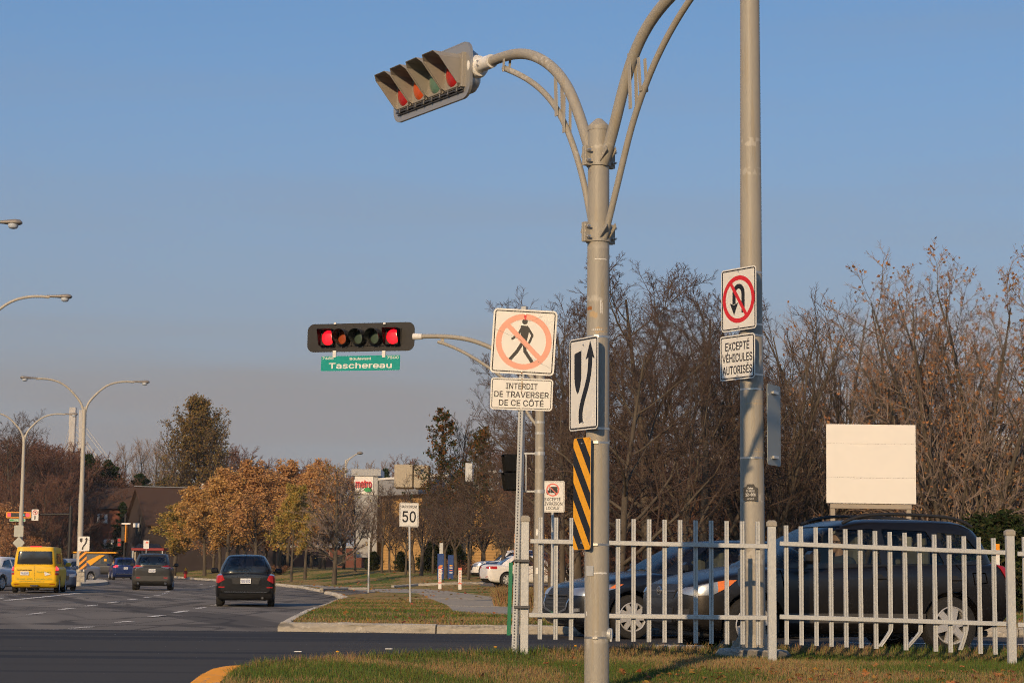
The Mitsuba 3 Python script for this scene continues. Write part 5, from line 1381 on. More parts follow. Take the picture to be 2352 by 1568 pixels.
def person(label, M):
    """Seated driver, hands on the wheel at about (.45, .37, 1.1); the head faces +x."""
    k = thing('person', label, 'person'); y = .37; h = np.array
    body = [(h([-.10, y, .62]), h([-.12, y, .86]), .15, .16), (h([-.12, y, .86]), h([-.10, y, 1.04]), .155, .15), (h([-.11, y - .17, 1.09]), h([-.11, y + .17, 1.09]), .075, .075), (h([-.10, y, 1.08]), h([-.07, y, 1.19]), .062, .058),
            (h([-.10, y - .10, .60]), h([.34, y - .11, .66]), .085, .065), (h([-.10, y + .10, .60]), h([.34, y + .11, .66]), .085, .065), (h([.34, y - .11, .66]), h([.62, y - .11, .32]), .062, .045), (h([.34, y + .11, .66]), h([.62, y + .11, .32]), .062, .045),
            (h([.62, y - .11, .30]), h([.80, y - .11, .30]), .045, .035), (h([.62, y + .11, .30]), h([.80, y + .11, .30]), .045, .035)]
    for s in (-1, 1):
        body += [(h([-.11, y + s * .19, 1.08]), h([.06, y + s * .24, .86]), .055, .043), (h([.06, y + s * .24, .86]), h([.37, y + s * .17, 1.03]), .042, .030)]
        w = h([.40, y + s * .165, 1.05]); body.append((h([.37, y + s * .17, 1.03]), w, .030, .028))
        for f in range(4):
            a = w + h([.03, 0, .035 - .018 * f]); b = a + h([.045, -s * .008, .01]); c = b + h([.012, -s * .03, .0]); d = c + h([-.022, -s * .018, 0]); body += [(w, a, .02, .0095), (a, b, .0095, .009), (b, c, .009, .0085), (c, d, .0085, .007)]
        body += [(w, w + h([.012, -s * .03, .035]), .016, .011), (w + h([.012, -s * .03, .035]), w + h([.045, -s * .045, .045]), .010, .008)]
    c0 = h([-.045, y, 1.345])
    body += [(c0 + [-.015, 0, .03], c0 + [-.03, 0, .0], .096, .088), (c0 + [.02, 0, -.02], c0 + [.045, 0, -.085], .072, .040), (c0 + [-.02, 0, -.05], c0 + [-.03, 0, -.15], .062, .058),
             (c0 + [.085, 0, .005], c0 + [.105, 0, -.028], .010, .014), (c0 + [.075, 0, -.06], c0 + [.08, 0, -.072], .02, .02), (c0 + [.065, 0, .035], c0 + [.06, 0, .055], .03, .03)]
    for s in (-1, 1): body.append((c0 + [-.03, s * .085, -.01], c0 + [-.035, s * .092, .02], .014, .018))
    add(k, 'body', skin_mesh(body, 5, .016), 'mat_skin', M=M, smooth=60)
    coat = [(h([-.11, y, .60]), h([-.125, y, .86]), .165, .175), (h([-.125, y, .86]), h([-.105, y, 1.05]), .17, .16), (h([-.115, y - .175, 1.09]), h([-.115, y + .175, 1.09]), .085, .085), (h([-.10, y, 1.09]), h([-.095, y, 1.15]), .085, .075)]
    for s in (-1, 1): coat += [(h([-.115, y + s * .195, 1.08]), h([.06, y + s * .245, .86]), .068, .056), (h([.06, y + s * .245, .86]), h([.335, y + s * .178, 1.01]), .054, .042)]
    add(k, 'jacket', skin_mesh(coat, 5, .025), 'mat_cloth', M=M, smooth=60)
    hair = man(hull(np.vstack([trimesh.creation.icosphere(3, .104).vertices + c0 + [-.022, 0, .03], trimesh.creation.icosphere(3, .094).vertices + c0 + [-.042, 0, -.01]])))
    hair = hair - man(hull([c0 + [x, yy, z] for x, z in ((.045, .10), (.2, .12), (.2, -.2), (-.02, -.2), (-.012, -.02), (.025, .055)) for yy in (-.2, .2)]))
    add(k, 'hair', tri(hair), 'mat_hair', M=M, smooth=50)
    for s in (-1, 1): add(k, 'eye', trimesh.creation.icosphere(2, .012), 'mat_black_print', M=M @ tr(c0 + [.077, s * .033, .010]), smooth=True)
    add(k, 'mouth', bx(c0 + [.093, 0, -.052], (.01, .045, .006), .002), 'mat_faded_red', M=M)
    gl = [xf(ext(affinity.scale(ring(.026, .022), 1, .8), .006), tr(c0 + [.094, s * .033, .010]) @ roty(math.pi / 2) @ rotz(math.pi / 2)) for s in (-1, 1)] + [bx(c0 + [.03, s * .094, .016], (.13, .006, .010)) for s in (-1, 1)] + [bx(c0 + [.098, 0, .014], (.006, .02, .006))]
    add(k, 'glasses', cat(gl), 'mat_black_print', M=M)


person('driver in glasses and a dark jacket at the wheel of the brown SUV', M_R @ tr(.02, 0, .015))

# --- black hatchback beyond it
MZ = spec(4.46, 1.78, 1.47, .98, .86, .92, .02, -1.25, -2.02, .17, 2.7, .325, .21, .33, .52, .82, sq=5.0)
mzp = P(1560, 1430, 30.9)
M_Z = tr(mzp[0] + .20, 30.75, 0) @ rotz(math.radians(199))
mz = car('black_hatchback', 'black hatchback with a large dark grille, half hidden behind the brown SUV', MZ, 'mazda', M_Z, 'car', glass='mat_window_glass', spokes=9,
         windows=([(.55, 1.0), (.06, 1.34), (-.42, 1.36), (-.48, .99)], [(-.56, .99), (-.50, 1.36), (-1.05, 1.30), (-1.35, 1.02)]), front=[(-.70, .99), (.70, .99), (.57, 1.40), (-.57, 1.40)], rear=[(-.6, 1.0), (.6, 1.0), (.5, 1.35), (-.5, 1.35)],
         parts=(('grille', 'yz', [(-.44, .44), (0, .36), (.44, .44), (.50, .62), (.42, .74), (-.42, .74), (-.50, .62)], 1.9, 2.5, 'mat_black_plastic', False, .008), ('chrome_trim', 'yz', Polygon([(-.46, .42), (0, .335), (.46, .42), (.54, .62), (.52, .63), (.44, .45), (0, .365), (-.44, .45), (-.52, .63), (-.54, .62)]), 1.8, 2.5, 'mat_chrome', False, .014),
                ('headlight', 'xz', [(2.22, .64), (2.02, .62), (1.62, .74), (1.50, .80), (1.75, .80), (2.12, .74)], .48, 1.2, 'mat_lamp_clear', True, .010), ('indicator', 'xz', [(1.72, .74), (1.62, .74), (1.50, .80), (1.62, .80)], .48, 1.2, 'mat_tail_orange', True, .013),
                ('fog_light', 'yz', [(.60, .38), (.72, .40), (.72, .45), (.60, .44)], 1.7, 2.5, 'mat_lamp_clear', True, .012), ('tail_light', 'xz', [(-1.95, .92), (-2.3, .90), (-2.3, .76), (-2.1, .78)], .5, 1.2, 'mat_tail_red', True, .012)))
for i in range(4): add(mz, 'grille_bar', tri(man(bx((2.17, 0, .47 + i * .055), (.14, .80, .014)))), 'mat_dark_steel', M=M_Z)
Mem = M_Z @ tr(2.225, 0, .655) @ np.array([[0, 0, 1, 0], [1, 0, 0, 0], [0, 1, 0, 0], [0, 0, 0, 1.0]])
wing = LineString([(-.055, .02), (-.02, .012), (0, -.022), (.02, .012), (.055, .02)]).buffer(.008)
add(mz, 'front_emblem', ext(ring(.072, .060).union(wing), .014), 'mat_chrome', M=Mem)

# --- cars seen from behind on the boulevard
SG = 3.0
MX = spec(4.37, 1.77, 1.55, 1.0, .90, 1.05, .25, -1.70, -2.12, .20, 2.6, .32, .21, .37, .6, .92, rear_flat=True)
hx = 97
M_M = at(566, 59.5, hx, .96, gz(59.5))
mtx = car('dark_grey_hatchback', 'dark charcoal hatchback seen from behind, nearest car on the boulevard', MX, 'matrix', M_M, glass='mat_dark_glass', spokes=5,
          windows=([(.75, 1.02), (.20, 1.42), (-.42, 1.45), (-.45, 1.02)], [(-.53, 1.02), (-.50, 1.45), (-1.25, 1.40), (-1.45, 1.06)]), front=[(-.7, 1.02), (.7, 1.02), (.58, 1.46), (-.58, 1.46)], rear=[(-.70, 1.04), (.70, 1.04), (.50, 1.47), (-.50, 1.47)],
          parts=(('tail_light', 'yz', [(.62, .80), (.80, .70), (.95, .74), (.95, .97), (.84, 1.02), (.70, .96)], -2.4, -1.80, 'mat_tail_red', True, .012), ('tail_light_reflector', 'yz', [(.69, .93), (.95, .93), (.95, 1.0), (.83, 1.035), (.72, .98)], -2.4, -1.80, 'mat_lamp_clear', True, .015),
                 ('bumper', 'yz', [(-1, .30), (1, .30), (1, .62), (-1, .62)], -2.4, -1.72, 'mat_paint_matrix', False, .020), ('lower_bumper', 'yz', [(-.80, .2), (.80, .2), (.76, .40), (-.76, .40)], -2.4, -1.9, 'mat_black_plastic', False, .028), ('chrome_strip', 'yz', [(-.62, .435), (.62, .435), (.62, .452), (-.62, .452)], -2.4, -1.9, 'mat_chrome', False, .03),
                 ('reflector', 'yz', [(.62, .565), (.80, .565), (.80, .60), (.62, .60)], -2.4, -1.8, 'mat_tail_red', True, .028), ('plate_recess', 'yz', [(-.38, .68), (.38, .68), (.42, .86), (-.42, .86)], -2.4, -1.9, 'mat_black_plastic', False, .006), ('hatch_trim', 'yz', [(-.46, .87), (.46, .87), (.46, .895), (-.46, .895)], -2.4, -1.9, 'mat_chrome', False, .014)))
plate(mtx, M_M, -2.215, .765, 'G02 BXZ')
add(mtx, 'emblem', xf(ext(affinity.scale(ring(.075, .055), 1, .7).union(affinity.scale(ring(.05, .04), .5, 1)), .02), tr(-2.19, 0, .945) @ np.array([[0, 0, -1, 0], [-1, 0, 0, 0], [0, 1, 0, 0], [0, 0, 0, 1.0]])), 'mat_chrome', M=M_M)
add(mtx, 'exhaust_pipe', cyl((-2.18, -.50, .27), (-1.9, -.50, .27), .035, n=14), 'mat_dark_steel', M=M_M)
add(mtx, 'aerial', cyl((-1.70, 0, 1.54), (-1.78, 0, 1.66), .008, n=6), 'mat_black_plastic', M=M_M)
add(mtx, 'rear_wiper', bx((-2.09, .12, 1.08), (.03, .45, .02), .004), 'mat_black_plastic', M=M_M)

RV = spec(4.60, 1.855, 1.69, 1.10, 1.0, 1.1, .3, -1.80, -2.18, .22, 2.69, .36, .23, .31, .65, 1.0, rear_flat=True)
M_G = at(353, 95, 98, 1.0)
rg = car('grey_suv', 'dusty dark grey sport utility vehicle seen from behind, between the blue car and the hatchback', RV, 'charcoal', M_G, 'sport utility vehicle', windows=([(.75, 1.12), (.2, 1.55), (-.4, 1.58), (-.45, 1.11)], [(-.53, 1.11), (-.5, 1.58), (-1.25, 1.53), (-1.5, 1.15)]), front=[(-.7, 1.12), (.7, 1.12), (.58, 1.6), (-.58, 1.6)], rear=[(-.66, 1.17), (.66, 1.17), (.56, 1.56), (-.56, 1.56)],
         parts=(('tail_light', 'yz', [(.40, 1.09), (.95, 1.0), (.95, 1.16), (.80, 1.19)], -2.5, -1.9, 'mat_tail_red', True, .012), ('tail_light_reflector', 'yz', [(.40, 1.055), (.72, 1.0), (.78, 1.06), (.42, 1.10)], -2.5, -1.9, 'mat_lamp_clear', True, .015), ('bumper', 'yz', [(-1, .28), (1, .28), (1, .66), (-1, .66)], -2.5, -1.8, 'mat_bumper_grey', False, .022), ('reflector', 'yz', [(.52, .56), (.72, .56), (.70, .60), (.54, .60)], -2.5, -1.8, 'mat_tail_red', True, .03), ('lower_bumper', 'yz', [(-.7, .2), (.7, .2), (.66, .38), (-.66, .38)], -2.5, -1.9, 'mat_black_plastic', False, .03)))
flat('mat_bumper_grey', (.055, .055, .055), .6)
plate(rg, M_G, -2.325, .90, 'A94 TKC')
for y in (-.62, .62): add(rg, 'exhaust_pipe', cyl((-2.31, y, .32), (-2.1, y, .32), .05, n=14), 'mat_chrome', M=M_G)
OR = spec(4.65, 1.836, 1.64, 1.04, .95, 1.15, .35, -1.85, -2.2, .18, 2.76, .34, .22, .30, .62, .95, rear_flat=True)
M_B = at(282, 150, 106, 1.0, v=1318)
bl = car('blue_people_carrier', 'blue people carrier with lit brake lights, in front of the dark van', OR, 'blue', M_B, 'car', windows=([(.75, 1.06), (.2, 1.5), (-.4, 1.53), (-.45, 1.05)], [(-.53, 1.05), (-.5, 1.53), (-1.3, 1.48), (-1.55, 1.1)]), front=[(-.7, 1.06), (.7, 1.06), (.58, 1.54), (-.58, 1.54)], rear=[(-.66, 1.10), (.66, 1.10), (.56, 1.50), (-.56, 1.50)],
         parts=(('brake_light', 'yz', [(.55, .95), (.95, .92), (.95, 1.10), (.62, 1.08)], -2.5, -1.95, 'mat_tail_red', True, .012), ('bumper', 'yz', [(-1, .28), (1, .28), (1, .55), (-1, .55)], -2.5, -1.8, 'mat_paint_blue', False, .022), ('chrome_strip', 'yz', [(-.7, .40), (.7, .40), (.7, .46), (-.7, .46)], -2.5, -1.9, 'mat_chrome', False, .03)), lit=(('brake_light', (.75, .03, .04)),))
plate(bl, M_B, -2.35, .86, 'L31 PWD')
VN = spec(4.95, 1.928, 1.90, 1.10, 1.05, 1.65, 1.0, -2.36, -2.44, .20, 3.2, .33, .22, .20, .7, 1.06, rear_flat=True, sq=9.0)
M_V = at(92, 82.5, 98, .97)
vn = car('yellow_van', 'yellow cargo van with printed green lettering, seen from behind at the left', VN, 'yellow', M_V, 'van', windows=([(1.35, 1.14), (.95, 1.68), (.35, 1.70), (.30, 1.13)],), front=[(-.75, 1.15), (.75, 1.15), (.68, 1.7), (-.68, 1.7)], rear=[(-.72, 1.16), (.72, 1.16), (.67, 1.70), (-.67, 1.70)], seats=False, glass='mat_glass_opaque', cavity=False,
         parts=(('tail_light', 'yz', [(.82, .74), (1.0, .74), (1.0, 1.14), (.86, 1.14)], -2.7, -2.2, 'mat_tail_red', True, .012), ('brake_light', 'yz', [(.83, .93), (1.0, .93), (1.0, 1.10), (.85, 1.10)], -2.7, -2.2, 'mat_tail_red', True, .016), ('tail_light_reflector', 'yz', [(.83, .81), (1.0, .81), (1.0, .88), (.83, .88)], -2.7, -2.2, 'mat_lamp_clear', True, .016), ('bumper', 'yz', [(-1, .22), (1, .22), (1, .44), (-1, .44)], -2.7, -2.2, 'mat_paint_yellow', False, .03),
                ('handle_strip', 'yz', [(.12, .915), (.70, .915), (.70, .945), (.12, .945)], -2.7, -2.2, 'mat_black_plastic', False, .02), ('reflector', 'yz', [(.62, .34), (.82, .34), (.82, .365), (.62, .365)], -2.7, -2.2, 'mat_tail_red', True, .04), ('door_seam', 'yz', [(-.006, .45), (.006, .45), (.006, 1.14), (-.006, 1.14)], -2.7, -2.2, 'mat_hair', False, .004), ('side_panel', 'xz', [(-2.2, 1.18), (-.2, 1.18), (-.2, 1.62), (-2.1, 1.62)], .3, 1.2, 'mat_glass_opaque', True, .006)), lit=(('brake_light', (.85, .03, .04)),))
plate(vn, M_V, -2.50, .80, 'FKJ8348', .40, .34)
MVt = M_V @ tr(-2.505, 0, 0) @ np.array([[0, 0, -1, 0], [-1, 0, 0, 0], [0, 1, 0, 0], [0, 0, 0, 1.0]])
for s, h_, w_, cx_, cy_ in (('514 461-2220', .065, .62, -.40, .57), ('450 444-5610', .065, .64, .38, .57), ('smcleanmontreal.ca', .055, 1.0, -.10, .475), ('Services', .06, .55, .36, .86)):
    add(vn, 'lettering', text(s, h_, w_, False, cx_, cy_, .0, .004), 'mat_van_green', M=MVt)
flat('mat_van_green', (.35, .42, .10), .5)
add(vn, 'white_graphic', ext(Polygon([(.38, .88), (.66, .76), (.42, .70)]), .004), 'mat_white', M=MVt)
add(vn, 'high_brake_light', bx((-2.32, 0, 1.885), (.05, .46, .025), .005), 'mat_tail_red', M=M_V, emit=(.8, .03, .04))
add(vn, 'tow_hitch', bx((-2.52, 0, .30), (.10, .32, .06), .01), 'mat_dark_steel', M=M_V)
SD = lambda H=1.45: spec(4.6, 1.8, H, .94, .88, .95, .25, -.95, -1.70, .17, 2.7, .325, .21, .33, .58, .80, deck=.98)
sw = ([(.62, .97), (.15, 1.32), (-.35, 1.35), (-.38, .97)], [(-.45, .97), (-.42, 1.35), (-.95, 1.28), (-1.28, 1.02)])
sf, sre = [(-.68, .97), (.68, .97), (.55, 1.37), (-.55, 1.37)], [(-.6, 1.0), (.6, 1.0), (.5, 1.36), (-.5, 1.36)]
tlp = lambda lz=.86: (('tail_light', 'yz', [(.42, lz - .03), (.95, lz - .07), (.95, lz + .06), (.55, lz + .05)], -2.5, -1.85, 'mat_tail_red', True, .012), ('reflector', 'yz', [(.5, .42), (.78, .44), (.78, .47), (.5, .45)], -2.5, -1.9, 'mat_tail_red', True, .014))
hlp = (('headlight', 'xz', [(2.4, .60), (2.1, .60), (1.65, .74), (1.8, .80), (2.2, .74)], .48, 1.2, 'mat_lamp_clear', True, .012), ('grille', 'yz', [(-.45, .45), (.45, .45), (.5, .66), (-.5, .66)], 1.9, 2.6, 'mat_black_plastic', False, .008))
ws = car('white_sedan', 'white sedan cut off by the left picture edge, beside the yellow van', SD(), 'white', at(2, 88, 74), windows=sw, front=sf, rear=sre, parts=tlp())
car('blue_grey_sedan', 'blue-grey sedan facing this way, mostly hidden behind the yellow van', SD(1.42), 'steelblue', at(118, 90, 290), windows=sw, front=sf, rear=sre, parts=hlp)
car('silver_car', 'silver car facing this way, partly behind the left lamp post', SD(1.5), 'silver', at(152, 132, 235), windows=sw, front=sf, rear=sre, parts=hlp)
el = GL(1200, 1350)
M_E = tr(P(1219, 1330, 95)[0], 95, lawn_z(P(1219, 1330, 95)[0], 95) + .02) @ rotz(math.radians(14))
eb = car('white_parked_sedan', 'white sedan parked on the lot behind the dry grass clump', SD(), 'white', M_E, windows=sw, front=sf, rear=sre, parts=tlp(.88) + (('lower_bumper', 'yz', [(-.8, .2), (.8, .2), (.75, .36), (-.75, .36)], -2.5, -1.9, 'mat_black_plastic', False, .012),), spokes=7)
SV = lambda: spec(4.6, 1.82, 1.66, 1.03, .98, 1.0, .25, -1.75, -2.15, .21, 2.65, .34, .22, .31, .62, .9, rear_flat=True)
svw = ([(.70, 1.06), (.2, 1.5), (-.4, 1.53), (-.45, 1.05)], [(-.53, 1.05), (-.5, 1.53), (-1.25, 1.48), (-1.5, 1.1)])
svf = [(-.7, 1.06), (.7, 1.06), (.58, 1.55), (-.58, 1.55)]
hl2 = (('headlight', 'xz', [(2.4, .72), (2.1, .70), (1.75, .80), (1.8, .90), (2.2, .86)], .48, 1.2, 'mat_lamp_clear', True, .012), ('grille', 'yz', [(-.45, .52), (.45, .52), (.5, .80), (-.5, .80)], 1.9, 2.6, 'mat_black_plastic', False, .008), ('lower_bumper', 'yz', [(-.9, .2), (.9, .2), (.9, .38), (-.9, .38)], 1.8, 2.6, 'mat_black_plastic', False, .010))


def lot_at(u, D, head):
    x = P(u, 1310, D)[0]; return tr(x, D, lawn_z(x, D) - .06) @ rotz(math.radians(head))


car('white_parked_suv', 'white sport utility vehicle parked nose to the left in front of the tan wall', SV(), 'white', lot_at(1176, 114, 186), 'sport utility vehicle', windows=svw, front=svf, parts=hl2)
car('blue_parked_suv', 'dark blue sport utility vehicle parked beside the white one near the tan wall', SV(), 'steelblue', lot_at(1198, 110, 188), 'sport utility vehicle', windows=svw, front=svf, parts=hl2)
car('red_parked_car', 'red car glimpsed between the fence end post and the slim signal pole', SD(), 'red', lot_at(1298, 116, 184), windows=sw, front=sf, parts=hlp)
# dark works van with yellow graphics crossing in the distance
DV = spec(5.9, 2.05, 2.45, 1.30, 1.15, 2.0, 1.3, -2.85, -2.93, .25, 3.7, .36, .24, .18, .75, 1.25, rear_flat=True, sq=10)
xv = P(222, 1300, 164)[0]; M_D = tr(xv, 164, gz(164) + .12) @ rotz(math.radians(4)) @ scl(.74)
dv = car('dark_works_van', 'long dark grey works van with a yellow arrow graphic and yellow roof', DV, 'vangrey', M_D, 'van', windows=([(1.7, 1.35), (1.3, 2.1), (.6, 2.12), (.55, 1.34)],), seats=False, cavity=False, glass='mat_glass_opaque', parts=(('bumper', 'yz', [(-1.1, .3), (1.1, .3), (1.1, .55), (-1.1, .55)], -3.1, 3.1, 'mat_black_plastic', False, .01),))
add(dv, 'roof_rack', bx((-.3, 0, 2.58), (5.0, 1.7, .16), .03), 'mat_hazard_yellow', M=M_D)
gph = lambda pts: xf(ext(Polygon(pts), .02), AX_XZ)
for pts in ([(-2.1, .80), (-2.0, 1.10), (.35, 2.30), (1.0, 2.32), (-.55, 1.15), (-.2, .70), (-1.6, .68)], [(-1.2, .5), (-.2, .5), (-.4, .62), (-1.0, .62)]): add(dv, 'yellow_graphic', gph(pts), 'mat_hazard_yellow', M=M_D @ tr(0, -1.035, 0))
add(dv, 'yellow_graphic', gph([(.9, 1.65), (1.2, 1.65), (1.2, 1.92), (.9, 1.92)]), 'mat_hazard_yellow', M=M_D @ tr(0, -1.0, 0))
add(dv, 'beacon', cyl((-1.6, 0, 2.66), (-1.6, 0, 2.82), .09, n=12), 'mat_tail_orange', M=M_D)

# ------------------------------------------------------------------ street lamps, far signals, buildings, trees
H0 = 10.4
def lamp(pos, rz, label, group='double-arm street lamps along the median', s=1.0):
    k = thing('street_lamp', label, 'street lamp', group); M = tr(pos) @ rotz(rz) @ scl(s); zs = 8.85
    add(k, 'pole', lathe([(0, 0), (.15, 0), (.145, .6), (.135, 4.6), (.115, 4.62), (.09, zs), (0, zs)], 20), 'mat_lamp_paint', M=M, smooth=40)
    for z in (2.6, 3.5, 4.0, 5.0, 5.8): add(k, 'steel_band', lathe([(.10, -.03), (.152 - .008 * z, -.03), (.152 - .008 * z, .03), (.10, .03)], 16), 'mat_steel', M=M @ tr(0, 0, z))
    for sd in (1, -1):
        Ms = M @ (np.eye(4) if sd > 0 else rotz(math.pi))
        add(k, 'arm', tube(curve([(.03, 0, zs - .7), (.06, 0, zs - .1), (.16, 0, zs + .25), (.5, 0, zs + .72), (1.1, 0, zs + 1.24), (1.72, 0, zs + 1.45), (2.45, 0, zs + 1.46)], 5), [.06] * 15 + [.05] * 16, 12), 'mat_lamp_paint', M=Ms, smooth=50)
        prof_ = [(2.35, .045, .045), (2.7, .075, .06), (2.9, .15, .085), (3.05, .175, .10), (3.16, .15, .085), (3.22, .06, .03)]
        lm = add(k, 'luminaire', grid_loops([[(x, w * math.cos(t), zs + 1.47 + .02 + h * math.sin(t) * (1 if math.sin(t) > 0 else .7)) for t in np.arange(16) * math.pi / 8] for x, w, h in prof_]), 'mat_lamp_head', M=Ms, smooth=50)
        add(lm, 'lens', grid_loops([[(2.98 + .145 * q * math.cos(t), .135 * q * math.sin(t), zs + 1.455 - dz) for t in np.arange(18) * math.pi / 9] for q, dz in ((1, 0), (.95, .07), (.75, .12), (.3, .14))]), 'mat_lamp_lens', M=Ms, smooth=50)
    add(k, 'fork_plate', bx((0, 0, zs + .05), (.16, .03, .14), .01), 'mat_lamp_paint', M=M)
    return k


flat('mat_lamp_paint', (.47, .43, .36), .45)
flat('mat_lamp_head', (.30, .27, .24), .5, metal=.2)
flat('mat_lamp_lens', (.50, .55, .62), .15, coat=.8)
for u, D, v, lab, rz in ((187, 101, 1340, 'double-arm street lamp with the keep-right sign beside its foot', 17), (48, 124, 1330, 'double-arm street lamp behind the yellow van', 14), (-78, 69, 1350, 'street lamp whose right arm reaches in from the left picture edge', 8), (-262, 54, 1350, 'uppermost street lamp, only its head showing at the left picture edge', 6)):
    x = P(u, v, D)[0]
    if D == 101: x = P(187, 1150, D)[0]
    if D == 124: x = P(52, 1100, D)[0]
    lamp((x, D, gz(D) + .1), math.radians(rz), lab)
# median island nose with its marker
med = Polygon([xy(GR(*q)) for q in ((212, 1344), (236, 1341), (232, 1336), (205, 1331), (150, 1331), (40, 1331), (40, 1338), (120, 1345), (170, 1345.5))]).buffer(.6).buffer(-.3)
struct('median', sheet(med, lambda x, y: gz(y) + .15, 3.0, .25), 'mat_concrete')
mp = GR(187, 1337)
MD = 98.5
x0 = P(193, 1247, MD)[0]
sh2, ar2 = [affinity.scale(affinity.translate(g, .0, 0), 1, 1, origin=(0, 0)) for g in keep_right(.56, .70)]
k = sign('keep_right_sign', 'small white keep-right sign by the left street lamp', face(nd(2), P(192.5, 1248, MD)), .56, .70, .03, [('shield_symbol', affinity.translate(affinity.scale(sh2, 1.0, .65, origin=(0, .25)), -.02, .02), 'mat_black_print', .01), ('arrow_symbol', ar2, 'mat_black_print', .01)], bolts=())
k = sign('hazard_marker', 'small orange and black striped marker on a concrete block', face(nd(2), P(190.5, 1286, MD)), .36, .86, .02, [('stripe', g, 'mat_black_print', .01) for g in getattr(stripes(.36, .86, .02, .30, .05, -.9), 'geoms', [])], base='mat_orange', bolts=())
xb_ = P(187, 1323, MD)[0]; k = thing('concrete_marker_block', 'pale tapered concrete block under the small striped marker', 'block')
add(k, 'block', hull([(xb_ + a * .19, MD + b * .16, P(187, 1336, MD)[2]) for a in (-1, 1) for b in (-1, 1)] + [(xb_ + a * .165, MD + b * .14, P(187, 1312, MD)[2]) for a in (-1, 1) for b in (-1, 1)]), 'mat_concrete')
add(k, 'post', bx((P(192, 1300, MD)[0], MD + .05, (P(190, 1312, MD)[2] + P(190, 1240, MD)[2]) / 2), (.06, .04, P(190, 1240, MD)[2] - P(190, 1312, MD)[2])), 'mat_galvanised')
lx = P(52, 1220, 123.6)[0]
for nm, lab, poly, v in (('square_sign_back', 'bare grey back of a square sign on the far lamp post', rrect(.60, .70, .04), 1219), ('diamond_sign_back', 'bare grey back of a diamond sign below the square one', affinity.rotate(rrect(.56, .56, .04), 45), 1246)):
    k = thing(nm, lab, 'sign'); add(k, 'panel', ext(poly, .006), 'mat_sign_back', M=face(nd(8), P(43, v, 123.6)))
# far left signal on its black mast
DL = 163.0
k = thing('mast_arm_pole', 'black mast pole with a long horizontal arm behind the left street lamp', 'pole')
pb, pt = P(158, 1302, DL), P(163.5, 1160, DL); xm = P(160.5, 1230, DL)[0]
add(k, 'shaft', tube([(xm, DL, gz(DL)), (xm, DL, pt[2])], [.20, .13], 12), 'mat_housing_dark', smooth=40)
az, bz = P(161, 1180, DL), P(72, 1181, DL); add(k, 'arm', tube([az, bz], [.10, .07], 10), 'mat_housing_dark', smooth=40)
add(k, 'green_box', bx((xm + .1, DL - .2, P(156, 1294, DL)[2]), (.28, .1, .38), .01), 'mat_sign_green')
cL = P(42.5, 1182, DL - .3); ML = face(nd(0), cL); w5 = 57 * mpp(DL)
k = thing('five_lamp_traffic_light', 'horizontal traffic light with an orange backplate and a green arrow at the far left', 'traffic light')
add(k, 'backplate', ext(rrect(w5, .50, .10), .01), 'mat_orange', M=ML); add(k, 'housing', ext(rrect(w5 - .22, .34, .03), .02, .012), 'mat_housing_dark', M=ML)
for i in (0, 4): add(k, 'lit_lens', ext(rrect(.30, .28, .08), .01, .036), 'mat_lens_red', M=ML @ tr((i - 2) * .375, 0, 0), emit=(1.1, .03, .04))
add(k, 'lit_arrow', ext(LineString([(-.10, 0), (.05, 0)]).buffer(.018).union(LineString([(.0, .07), (.08, 0), (.0, -.07)]).buffer(.018)), .01, .036), 'mat_lens_green', M=ML @ tr(.38, 0, 0), emit=(.02, .55, .42))
k = thing('green_street_sign', 'small green street sign under the orange-framed traffic light', 'sign'); Ms_ = face(nd(0), P(40, 1194, DL - .3))
add(k, 'panel', ext(rrect(1.26, .24, .02), .01), 'mat_white', M=Ms_); add(k, 'green_field', ext(rrect(1.20, .19, .02), .006, .010), 'mat_far_green', M=Ms_); add(k, 'lettering', text('Tisserand', .09, .62, True, 0, 0, .018, .006), 'mat_white', M=Ms_)
turn = LineString([(.05, -.1), (.05, .06), (-.07, .06)]).buffer(.026).union(Polygon([(-.06, .12), (-.13, .06), (-.06, 0)]))
k = sign('no_left_turn_sign', 'small white sign with a red ring beside the far left traffic light', face(nd(0), P(80.5, 1182, DL - .3)), .55, .90, .03, [('arrow_symbol', affinity.translate(turn, 0, .20), 'mat_black_print', .008), ('prohibition_ring', ring(.20, .155, 0, .20).union(slash(.19, .045, -math.pi / 4, 0, .20)), 'mat_red_print', .014), ('lower_panel', sbox(-.06, -.36, .06, -.08), 'mat_dark_steel', .008)], bolts=())
